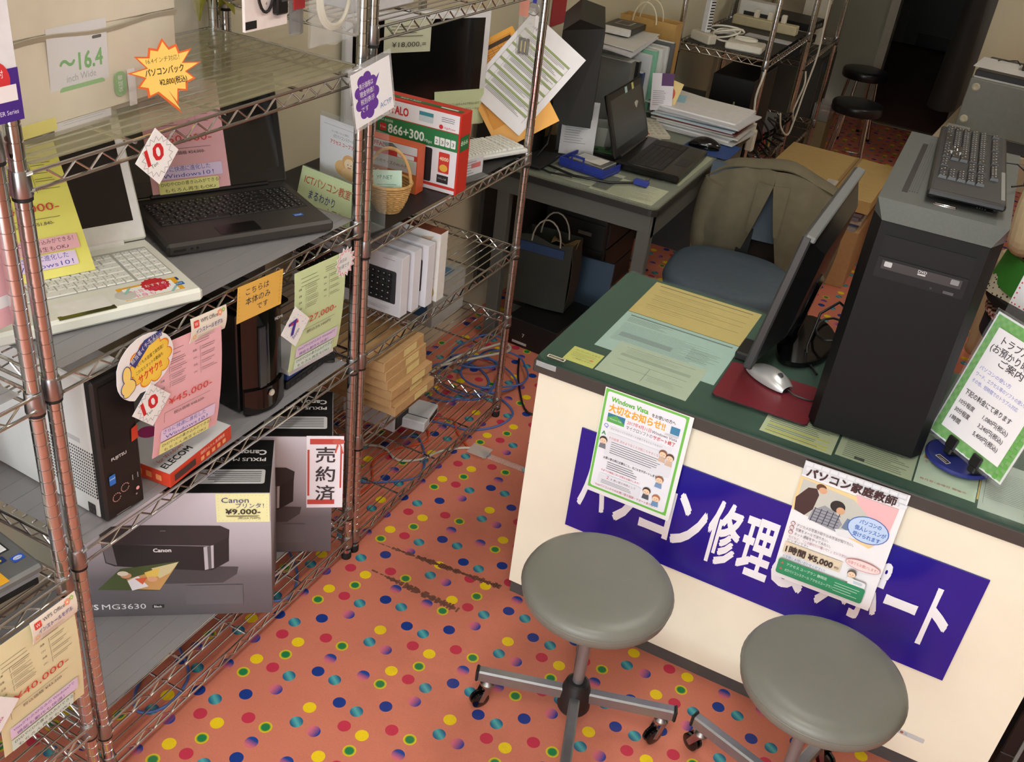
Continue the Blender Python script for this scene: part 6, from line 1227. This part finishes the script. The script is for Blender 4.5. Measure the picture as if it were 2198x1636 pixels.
# ================================================================ chair with jacket
t = thing('office_chair', 'office chair with round slate blue seat behind the counter', 'chair', (-.695, 3.43, 0), R(4))
SEAT = M((72, 86, 98), .75, noise=.07, scale=50, bump=.08)
def sq(a, rx, ry): return (rx * math.copysign(abs(math.cos(a)) ** .7, math.cos(a)), ry * math.copysign(abs(math.sin(a)) ** .7, math.sin(a)))
b = MB(); n = 36; prof = [(.92, .395), (1.0, .41), (1.02, .43), (.99, .455), (.90, .468), (.6, .470), (.02, .466)]
for f_, z in prof:
    for k in range(n): x, y = sq(2 * PI * k / n, .225 * f_, .215 * f_); b.v.append((x, y, z))
for i in range(len(prof) - 1):
    for k in range(n): b.f.append((i * n + k, i * n + (k + 1) % n, (i + 1) * n + (k + 1) % n, (i + 1) * n + k)); b.m.append(0)
b.f.append(tuple(range(n))[::-1]); b.m.append(0); b.f.append(tuple((len(prof) - 1) * n + k for k in range(n))); b.m.append(0)
b.build('seat', SEAT, t, 50); bx('seat_pan', t, BLACK, -.19, .19, -.18, .18, .375, .40, bev=.02)
MB().surf(lambda u, v: (-.19 + .38 * u, .235 + .03 * v - .05 * math.sin(PI * u) * .3, .52 + .25 * v), 8, 8, thick=.04).build('backrest', SEAT, t, 50); bx('back_post', t, BLACK, -.025, .025, .215, .235, .38, .56)
MB().lathe([(.03, .07), (.03, .2), (.022, .21), (.022, .38)], n=16).build('gas_lift', BLACK, t, 30)
for k in range(5):
    a = MB().add([(.02, -.02, .06), (.02, .02, .06), (.27, .014, .05), (.27, -.014, .05), (.02, -.02, .10), (.02, .02, .10), (.27, .014, .075), (.27, -.014, .075)], [(3, 2, 1, 0), (4, 5, 6, 7), (0, 1, 5, 4), (1, 2, 6, 5), (2, 3, 7, 6), (3, 0, 4, 7)]).build('base_arm', BLACK, t); a.rotation_euler.z = k * 2 * PI / 5 + .3
    w_ = MB().cyl((.26, -.02, .026), (.26, .02, .026), .026, n=16).build('wheel', RUBBER, a, 30)
# jacket: draped shell over the chair back
JK = M((104, 98, 78), .85, noise=.1, scale=26, bump=.15); LN = M((30, 22, 18), .9)
t = thing('jacket', 'olive brown jacket draped over the office chair back', 'jacket', (-.655, 3.705, 0), R(6))
def jack(u, v):
    # u across from left hem to right hem round the shoulders, v from collar down
    a = (u - .5) * 2; x = a * (.245 + .02 * v); top = .80 - .085 * abs(a) ** 2.2; z = top - v * (top - .33 - .05 * abs(a)); fold = .012 * math.sin(11 * u + 4 * v) * v + .006 * math.sin(23 * u)
    return (x, -.055 - .035 * math.sin(PI * min(1, v * 1.3)) + .05 * abs(a) + fold - .02 * v, z)
def panel(u0, u1):
    return lambda u, v: jack(u0 + (u1 - u0) * u, v)
def lap(side):
    def f(u, v):
        e = .5 - side * (.0 + .21 * max(0, v - .1)); o_ = .5 - side * .5; q = e + (o_ - e) * u; return jack(q, v)
    return f
b = MB(); b.surf(lap(1), 14, 16, thick=.008); b.surf(lambda u, v: lap(-1)(1 - u, v), 14, 16, thick=.008); b.build('front_panels', JK, t, 60)
MB().surf(lambda u, v: ((u - .5) * .50, .055 + .02 * math.sin(9 * u) + .02 * v, (.80 - .085 * abs(2 * u - 1) ** 2.2) - v * .42), 16, 10, thick=-.008).build('back_panel', JK, t, 60)
MB().surf(lambda u, v: ((u - .5) * .49, -.055 + .115 * v + .05 * abs(2 * u - 1) * (1 - v), .80 - .085 * abs(2 * u - 1) ** 2.2 + .018 * math.sin(PI * v) + .006 * math.sin(14 * u)), 18, 6, thick=-.006).build('shoulder', JK, t, 60)
MB().surf(lambda u, v: ((u - .5) * .34, .012 - .02 * math.sin(PI * u), .765 - .06 * abs(2 * u - 1) - .41 * v), 8, 6, thick=.004).build('lining', LN, t, 60)
MB().surf(lambda u, v: jack(.5 + (.0 + .21 * max(0, .1 + .42 * v - .1)) + .13 * u * math.sin(PI * min(1, .15 + v * .85)), .06 + .42 * v) if False else tuple(Vector(jack(.5 + .21 * .42 * v + .12 * u * (1 - .75 * v), .1 + .42 * v)) - Vector((0, .012, 0))), 5, 8, thick=-.007).build('lapel', JK, t, 60)
MB().surf(lambda u, v: tuple(Vector(jack(.5 - .21 * .42 * v - .12 * u * (1 - .75 * v), .1 + .42 * v)) - Vector((0, .012, 0))), 5, 8, thick=.007).build('lapel', JK, t, 60)
for s in (-1, 1): MB().tube([(s * (.215 + .02 * math.sin(PI * k / 8)), .0 + .01 * k / 8, .70 - .36 * k / 8) for k in range(9)], .05, 12, radii=[.05, .055, .052, .05, .048, .046, .045, .044, .042]).build('sleeve', JK, t, 60)
# cartons behind the chair
t = thing('large_carton', 'wide brown cardboard carton at the bottom of the pile behind the chair', 'carton', (-.90, 4.68, 0), 0); bx('box_body', t, BROWNBOX, 0, .50, 0, .60, 0, .285, bev=.002); MB().box(.30, .36, -.0006, .0, .16, .22).build('white_label', M((206, 206, 200), .5), t)
for k in range(6):
    o = MB().box(0, .44, 0, .50, 0, .0165).build('magazine', M([(150, 150, 150), (96, 104, 150), (176, 160, 150), (120, 120, 128), (160, 150, 160), (70, 72, 140)][k], .5, noise=.35, scale=30)); o.location = (-.86 + .008 * (k % 3), 4.69 + .006 * (k % 2), .2852 + k * .0168); o.rotation_euler.z = (-.02, .03, 0, -.03, .02, .01)[k]
    tag(o, ('lowest', 'second lowest', 'third lowest', 'third highest', 'second highest', 'topmost')[k] + ' magazine pressed between the two brown cartons', 'magazine', 'magazines between the cartons')
t = thing('flat_carton', 'flat brown carton with taped seam lying on the magazines', 'carton', (-.915, 4.665, .3876), R(-1)); bx('box_body', t, M((200, 170, 110), .7, noise=.05), 0, .53, 0, .64, 0, .062, bev=.002)
bx('seam_tape', t, M((186, 152, 100), .35), .33, .36, .0, .64, .0622, .0628); bx('seam', t, M((110, 84, 54), .7), .345, .348, .0, .64, .0628, .0631)
PR().r(0, 0, 50, 80, (214, 210, 202)).lines(6, 10, 36, 7, 9, (150, 148, 144), 2, .4).put(t, (.29, .18, .0634), name='shipping_label')

# ================================================================ black round stools far back
def bar_stool(label, x, y, a):
    t = thing('round_stool', label, 'stool', (x, y, 0), a, 'black round stools at the back')
    MB().lathe([(.13, .400), (.148, .402), (.152, .412), (.152, .445), (.146, .456), (.12, .462), (.002, .464)], n=36).build('cushion', M((26, 25, 30), .3, spec=.5), t, 50)
    for k in range(4):
        c, s = math.cos(k * PI / 2 + .785), math.sin(k * PI / 2 + .785); l = MB().tube([(.10 * c, .10 * s, .40), (.125 * c, .125 * s, .2), (.155 * c, .155 * s, .012)], .010, 10).build('leg', CHROME, t, 50); MB().cyl((.155 * c, .155 * s, 0), (.155 * c, .155 * s, .016), .012).build('foot', RUBBER, l)
    for z, r_ in ((.13, .135),): MB().tube([(r_ * math.cos(2 * PI * k / 4 + .785), r_ * math.sin(2 * PI * k / 4 + .785), z) for k in range(4)], .005, 8, closed=True).build('stretcher', CHROME, t, 50)
    return t
bar_stool('black round stool with chrome legs, the nearer of the two', -.775, 6.40, .2)
bar_stool('black round stool with chrome legs, the farther of the two', -.905, 7.36, .5)
t = boxcard('brown_box', 'brown carton standing in the dark back passage', (-1.34, 8.75, 0), R(2), .30, .35, .34, M((110, 82, 52), .7), 'carton')
t = thing('hanging_coat', 'dark coat hanging at the passage corner', 'coat', (-.33, 6.80, 0), 0)
MB().surf(lambda u, v: (.07 * math.cos(2 * PI * u) * (.6 + .6 * v) - .01, .11 * math.sin(2 * PI * u) * (.6 + .5 * v) + .008 * math.sin(14 * u), 1.55 - 1.1 * v), 24, 12).build('coat_body', M((26, 25, 24), .85, noise=.1), t, 60); MB().tube([(0, .0, 1.55), (0, 0, 1.62), (.03, .1, 1.66), (.03, .2, 1.68)], .006, 8).build('hook', STEEL, t)

# ================================================================ right side: table with devices
t = thing('side_table', 'beige side table at the right carrying the grey case', 'table', (-.245, 4.95, 0), R(-4))
bx('top', t, M((178, 164, 138), .5), 0, 1.2, 0, .75, .70, .728, bev=.003)
for x, y in ((.04, .04), (1.16, .04), (.04, .71), (1.16, .71)): bx('leg', t, M((60, 60, 60), .5), x - .02, x + .02, y - .02, y + .02, 0, .70)
t = thing('grey_case', 'grey computer case lying on its side with round feet showing', 'computer case', (-.175, 5.20, .7282), R(-5))
bx('case', t, M((122, 124, 118), .45), 0, .55, 0, .45, 0, .235, bev=.004)
for x, z in ((.035, .20), (.03, .05), (.46, .03), (.50, .12)): MB().lathe([(.012, 0), (.018, .001), (.018, .006), (.012, .009), (.002, .006)], n=20).tf(Matrix.Translation((x, 0, z)) @ Matrix.Rotation(PI / 2, 4, 'X')).build('round_foot', M((190, 184, 160), .5), t, 30)
t = boxcard('black_drawer_unit', 'flat black device on top of the grey case', (-.165, 5.22, .9642), R(-5), .5, .40, .035, M((34, 34, 34), .4), 'device', bev=.004); bx('silver_line', t, M((190, 190, 186), .4), .0, .5, -.001, .0, .0, .008)
card('paper_sheet', 'white paper lying on the flat black device at the right', 'paper', (-.16, 5.56, 1.0005), (1, -.09, 0), (.09, 1, 0), 420, 280, (226, 226, 226), th=.0006)
t = boxcard('black_adapter', 'black adapter box standing on the white paper at the right', (.02, 5.40, 1.0008), R(-5), .22, .12, .045, BLACK, 'adapter', bev=.004)
MB().tube([(-.02 - .02 * k, .1 + .03 * math.sin(k), .005 + .012 * abs(math.sin(k * 1.2))) for k in range(6)], .003, 6).build('cord', BLACK, t, 50)
t = boxcard('clear_case', 'clear plastic case hanging over the table end', (-.20, 4.97, .7282), R(0), .10, .12, .04, film((190, 192, 190), .4, .15, .4), 'case')
t = boxcard('dark_mat', 'dark mat lying on the side table front', (-.10, 4.96, .7282), R(-4), .7, .20, .006, M((40, 38, 40), .5), 'mat')
t = thing('black_cabinet', 'black cabinet with grey trim beyond the right end of the counter', 'cabinet', (.484, 1.985, 0), 0)
bx('body', t, M((18, 17, 17), .3), 0, .45, .01, .45, 0, .62, bev=.003); bx('trim', t, M((110, 112, 108), .45), .030, .038, .004, .012, 0, .62); bx('groove', t, M((80, 80, 78), .5), 0, .03, .0085, .0105, .128, .1295)

# ================================================================ seated person at the right, mostly hidden
def skin_mesh(name, V_, E_, Rd, mat, parent, sub=2):
    me = bpy.data.meshes.new(name); me.from_pydata(V_, E_, []); o = bpy.data.objects.new(name, me); COL.objects.link(o); o.parent = parent
    o.modifiers.new('skin', 'SKIN'); sk = me.skin_vertices[0].data
    for i, r_ in enumerate(Rd): sk[i].radius = (r_, r_ * (.75 if r_ > .09 else 1.0))
    sk[0].use_root = True; s = o.modifiers.new('sub', 'SUBSURF'); s.levels = s.render_levels = sub; me.materials.append(mat)
    return o
BEI = M((206, 190, 156), .85, noise=.06, scale=30, bump=.12); SKN = M((222, 178, 148), .55)
t = thing('person', 'seated person in beige top and polka dot tunic, cut by the right edge', 'person', (.405, 3.88, 0), R(8))
Vp = [(0, 0, .50), (0, .01, .66), (0, .02, .84), (0, .02, 1.00), (0, .03, 1.10), (0, .04, 1.17),
      (-.17, .01, 1.02), (-.205, -.045, .86), (-.195, -.06, .715), (-.17, .07, .70), (-.12, .20, .715), (-.10, .26, .72),
      (.17, .01, 1.02), (.215, -.02, .86), (.215, -.03, .72), (.18, .10, .70), (.12, .21, .715), (.10, .26, .72),
      (-.10, .04, .49), (-.12, .25, .50), (-.12, .42, .49), (-.12, .43, .28), (-.12, .42, .08), (-.12, .50, .05),
      (.10, .04, .49), (.12, .25, .50), (.12, .42, .49), (.12, .43, .28), (.12, .42, .08), (.12, .50, .05)]
Ep = [(0, 1), (1, 2), (2, 3), (3, 4), (4, 5), (3, 6), (6, 7), (7, 8), (8, 9), (9, 10), (10, 11), (3, 12), (12, 13), (13, 14), (14, 15), (15, 16), (16, 17), (0, 18), (18, 19), (19, 20), (20, 21), (21, 22), (22, 23), (0, 24), (24, 25), (25, 26), (26, 27), (27, 28), (28, 29)]
Rp = [.150, .140, .150, .150, .06, .05, .068, .062, .058, .050, .036, .028, .068, .062, .056, .048, .036, .028, .10, .085, .068, .058, .042, .036, .10, .085, .068, .058, .042, .036]
body = skin_mesh('body', Vp, Ep, Rp, BEI, t)
MB().lathe([(.002, 1.155), (.045, 1.16), (.07, 1.20), (.078, 1.26), (.074, 1.32), (.055, 1.365), (.002, 1.385)], (0, .06, 0), n=24).build('head', SKN, t, 60)
MB().lathe([(.07, 1.18), (.086, 1.25), (.086, 1.31), (.066, 1.37), (.002, 1.395)], (0, .045, 0), n=24).build('hair', M((36, 28, 24), .6), t, 60)
for s in (-1, 1):
    MB().tube([(s * .026, .132, 1.275), (s * .026, .136, 1.275)], .008, 10).build('eye', M((40, 30, 26), .4), t); MB().tube([(s * .078, .055, 1.27), (s * .084, .05, 1.26)], .014, 8).build('ear', SKN, t, 50)
    hb = Vector((s * .10, .275, .722)); V_ = [hb, hb + Vector((-s * .01, .05, 0))]; E_ = [(0, 1)]; R_ = [.026, .030]
    for k in range(4):
        q = hb + Vector((-s * .01 + (k - 1.5) * .018, .06, .0)); a_ = len(V_); V_ += [q, q + Vector((0, .035 - .004 * abs(k - 1.5), -.004)), q + Vector((0, .062 - .006 * abs(k - 1.5), -.018))]; E_ += [(1, a_), (a_, a_ + 1), (a_ + 1, a_ + 2)]; R_ += [.010, .009, .007]
    a_ = len(V_); q = hb + Vector((-s * .028, .015, 0)); V_ += [q, q + Vector((-s * .022, .03, -.006)), q + Vector((-s * .028, .055, -.012))]; E_ += [(0, a_), (a_, a_ + 1), (a_ + 1, a_ + 2)]; R_ += [.012, .010, .008]
    skin_mesh('hand', [tuple(v) for v in V_], E_, R_, SKN, t, 1)
MB().tube([(0, .138, 1.265), (0, .152, 1.245), (0, .142, 1.235)], .010, 8, radii=[.007, .012, .009]).build('nose', SKN, t, 60); MB().box(-.02, .02, .130, .136, 1.205, 1.211).build('mouth', M((176, 96, 90), .5), t)
def dot_cloth():
    m = bpy.data.materials.new('mat_polka'); m.use_nodes = True; N = m.node_tree.nodes; L = m.node_tree.links; v = N.new('ShaderNodeTexVoronoi'); v.inputs['Scale'].default_value = 70; v.inputs['Randomness'].default_value = .2
    tc = N.new('ShaderNodeTexCoord'); L.new(tc.outputs['Object'], v.inputs['Vector']); c = N.new('ShaderNodeMath'); c.operation = 'LESS_THAN'; c.inputs[1].default_value = .28; L.new(v.outputs['Distance'], c.inputs[0])
    mx = N.new('ShaderNodeMix'); mx.data_type = 'RGBA'; mx.inputs[6].default_value = lin((196, 192, 172)); mx.inputs[7].default_value = lin((24, 22, 24)); L.new(c.outputs[0], mx.inputs[0]); L.new(mx.outputs[2], N['Principled BSDF'].inputs['Base Color']); N['Principled BSDF'].inputs['Roughness'].default_value = .85
    return m
def check_cloth():
    m = bpy.data.materials.new('mat_check'); m.use_nodes = True; N = m.node_tree.nodes; L = m.node_tree.links; c = N.new('ShaderNodeTexChecker'); c.inputs['Scale'].default_value = 55; c.inputs[1].default_value = lin((206, 186, 170)); c.inputs[2].default_value = lin((120, 40, 44))
    tc = N.new('ShaderNodeTexCoord'); L.new(tc.outputs['Object'], c.inputs['Vector']); L.new(c.outputs[0], N['Principled BSDF'].inputs['Base Color']); N['Principled BSDF'].inputs['Roughness'].default_value = .85
    return m
MB().surf(lambda u, v: ((.20 + .05 * v) * math.cos(2 * PI * u) * (1 + .03 * math.sin(16 * PI * u) * v), .04 + (.17 + .03 * v) * math.sin(2 * PI * u), .64 - .13 * v), 48, 6).build('tunic', dot_cloth(), t, 60)
MB().surf(lambda u, v: ((.205 + .022 * v) * math.cos(PI * (.62 + .72 * u)), .04 + (.19 + .02 * v) * math.sin(PI * (.62 + .72 * u)), .70 - .12 * v - .05 * u), 20, 5, thick=.006).build('green_apron', M((52, 130, 44), .7), t, 60)
MB().lathe([(.225, .475), (.235, .48), (.235, .51), (.22, .515)], (0, .03, 0), n=32).build('dark_hem', M((14, 13, 14), .9), t, 50)
t = thing('seat_stool', 'navy cushioned stool under the seated person', 'stool', (.405, 3.90, 0), 0)
MB().lathe([(.20, .33), (.215, .34), (.215, .41), (.20, .425), (.002, .43)], n=32).build('cushion', M((26, 30, 48), .7), t, 50); MB().lathe([(.22, .426), (.224, .43), (.224, .446), (.2, .449), (.002, .449)], n=32).build('check_cover', check_cloth(), t, 40)
for k in range(4): MB().tube([(.14 * math.cos(k * PI / 2 + .6), .14 * math.sin(k * PI / 2 + .6), .33), (.18 * math.cos(k * PI / 2 + .6), .18 * math.sin(k * PI / 2 + .6), 0)], .014, 10).build('leg', M((40, 38, 38), .5), t, 50)

# ================================================================ cables on the floor under the racks
CB = M((74, 104, 166), .45); CO = M((206, 78, 40), .45); CGY = M((190, 186, 172), .5)
random.seed(11)
for k in range(5):
    cx, cy = -1.46 + .05 * (k % 3), 2.80 + .07 * (k % 4); rx, ry = random.uniform(.08, .15), random.uniform(.10, .18)
    cable(('widest', 'second', 'third', 'fourth', 'fifth')[k] + ' coil of blue network cable in the heap under the rack', [(cx + rx * math.cos(a) * (1 + .15 * math.sin(3 * a + k)), cy + ry * math.sin(a), .0047 + .0088 * k + .004 * (1 + math.sin(2.1 * a + k)) * (k > 0)) for a in [.5 * j + k for j in range(20)]], .0038, CB, 'network_cable', 'blue network cables')
cable('blue network cable looping out past the front rack post', [(-1.45, 2.50, .004), (-1.36, 2.54, .004), (-1.26, 2.56, .004), (-1.19, 2.64, .004), (-1.18, 2.74, .005), (-1.26, 2.80, .005), (-1.36, 2.80, .005)], .0038, CB)
cable('blue network cable running along the rack front to the left', [(-1.40, 2.10, .004), (-1.32, 2.16, .004), (-1.26, 2.24, .004), (-1.30, 2.34, .005), (-1.38, 2.42, .004), (-1.42, 2.38, .004)], .0038, CB)
cable('orange network cable winding under the bottom shelf', [(-1.55, 2.02, .004), (-1.46, 2.05, .004), (-1.38, 2.02, .004), (-1.36, 2.12, .004), (-1.42, 2.22, .004), (-1.40, 2.32, .005), (-1.34, 2.42, .004), (-1.40, 2.52, .004), (-1.34, 2.58, .005), (-1.28, 2.52, .004), (-1.21, 2.47, .004)], .0036, CO)
cable('pale grey cable running under the shelf to the clear tape', [(-1.52, 2.26, .004), (-1.44, 2.30, .006), (-1.36, 2.27, .006), (-1.30, 2.32, .005), (-1.27, 2.40, .004), (-1.20, 2.47, .005), (-1.14, 2.45, .004)], .0045, CGY, 'power_cable')
cable('pale grey loop of cord beyond the blue coils', [(-1.56, 2.74, .005), (-1.50, 2.86, .06), (-1.44, 3.00, .062), (-1.40, 3.08, .062), (-1.36, 3.04, .062), (-1.42, 2.94, .06), (-1.52, 2.80, .05)], .005, CGY, 'power_cable')
cable('black cord running from the desk computer along the floor', [(-1.24, 3.16, .005), (-1.12, 3.02, .005), (-1.06, 2.86, .005), (-1.14, 2.78, .005), (-1.26, 2.94, .005), (-1.34, 3.10, .005)], .004, BLACK, 'power_cable')
cable('blue network cable hanging in a loop under the near rack', [(-1.40, 1.24, .004), (-1.36, 1.14, .004), (-1.31, 1.10, .004), (-1.27, 1.15, .004), (-1.29, 1.24, .006), (-1.38, 1.30, .006)], .0038, CB)
cable('blue network cable curving under the corner post of the near rack', [(-1.44, 1.76, .004), (-1.36, 1.72, .004), (-1.29, 1.66, .004), (-1.26, 1.58, .004), (-1.32, 1.54, .005), (-1.42, 1.58, .004)], .0038, CB)
t = thing('cable_cover', 'clear tape strip holding the cable to the floor', 'tape', (-1.13, 2.47, .0006), R(2)); MB().box(-.07, .0, -.03, .03, .0085, .0095).build('tape', film((226, 222, 216), .35, .2, .3), t); MB().surf(lambda u, v: (.34 * u, (v - .5) * .03, .001 + .008 * math.sin(PI * v)), 3, 6).build('clear_duct', film((222, 218, 210), .3, .15, .4), t, 60)
t = thing('black_shoe', 'black sandal lying beside the counter end', 'shoe', (-.90, 2.62, 0), R(-70)); MB().extr([(.12 * math.cos(a) , .042 * math.sin(a) * (1 - .2 * math.cos(a))) for a in [2 * PI * k / 24 for k in range(24)]], 0, .018).build('sole', BLACK, t); MB().surf(lambda u, v: (.02 + .07 * u, .046 * math.cos(PI * v), .018 + .045 * math.sin(PI * v)), 6, 10, thick=.004).build('strap', BLACK, t, 60)
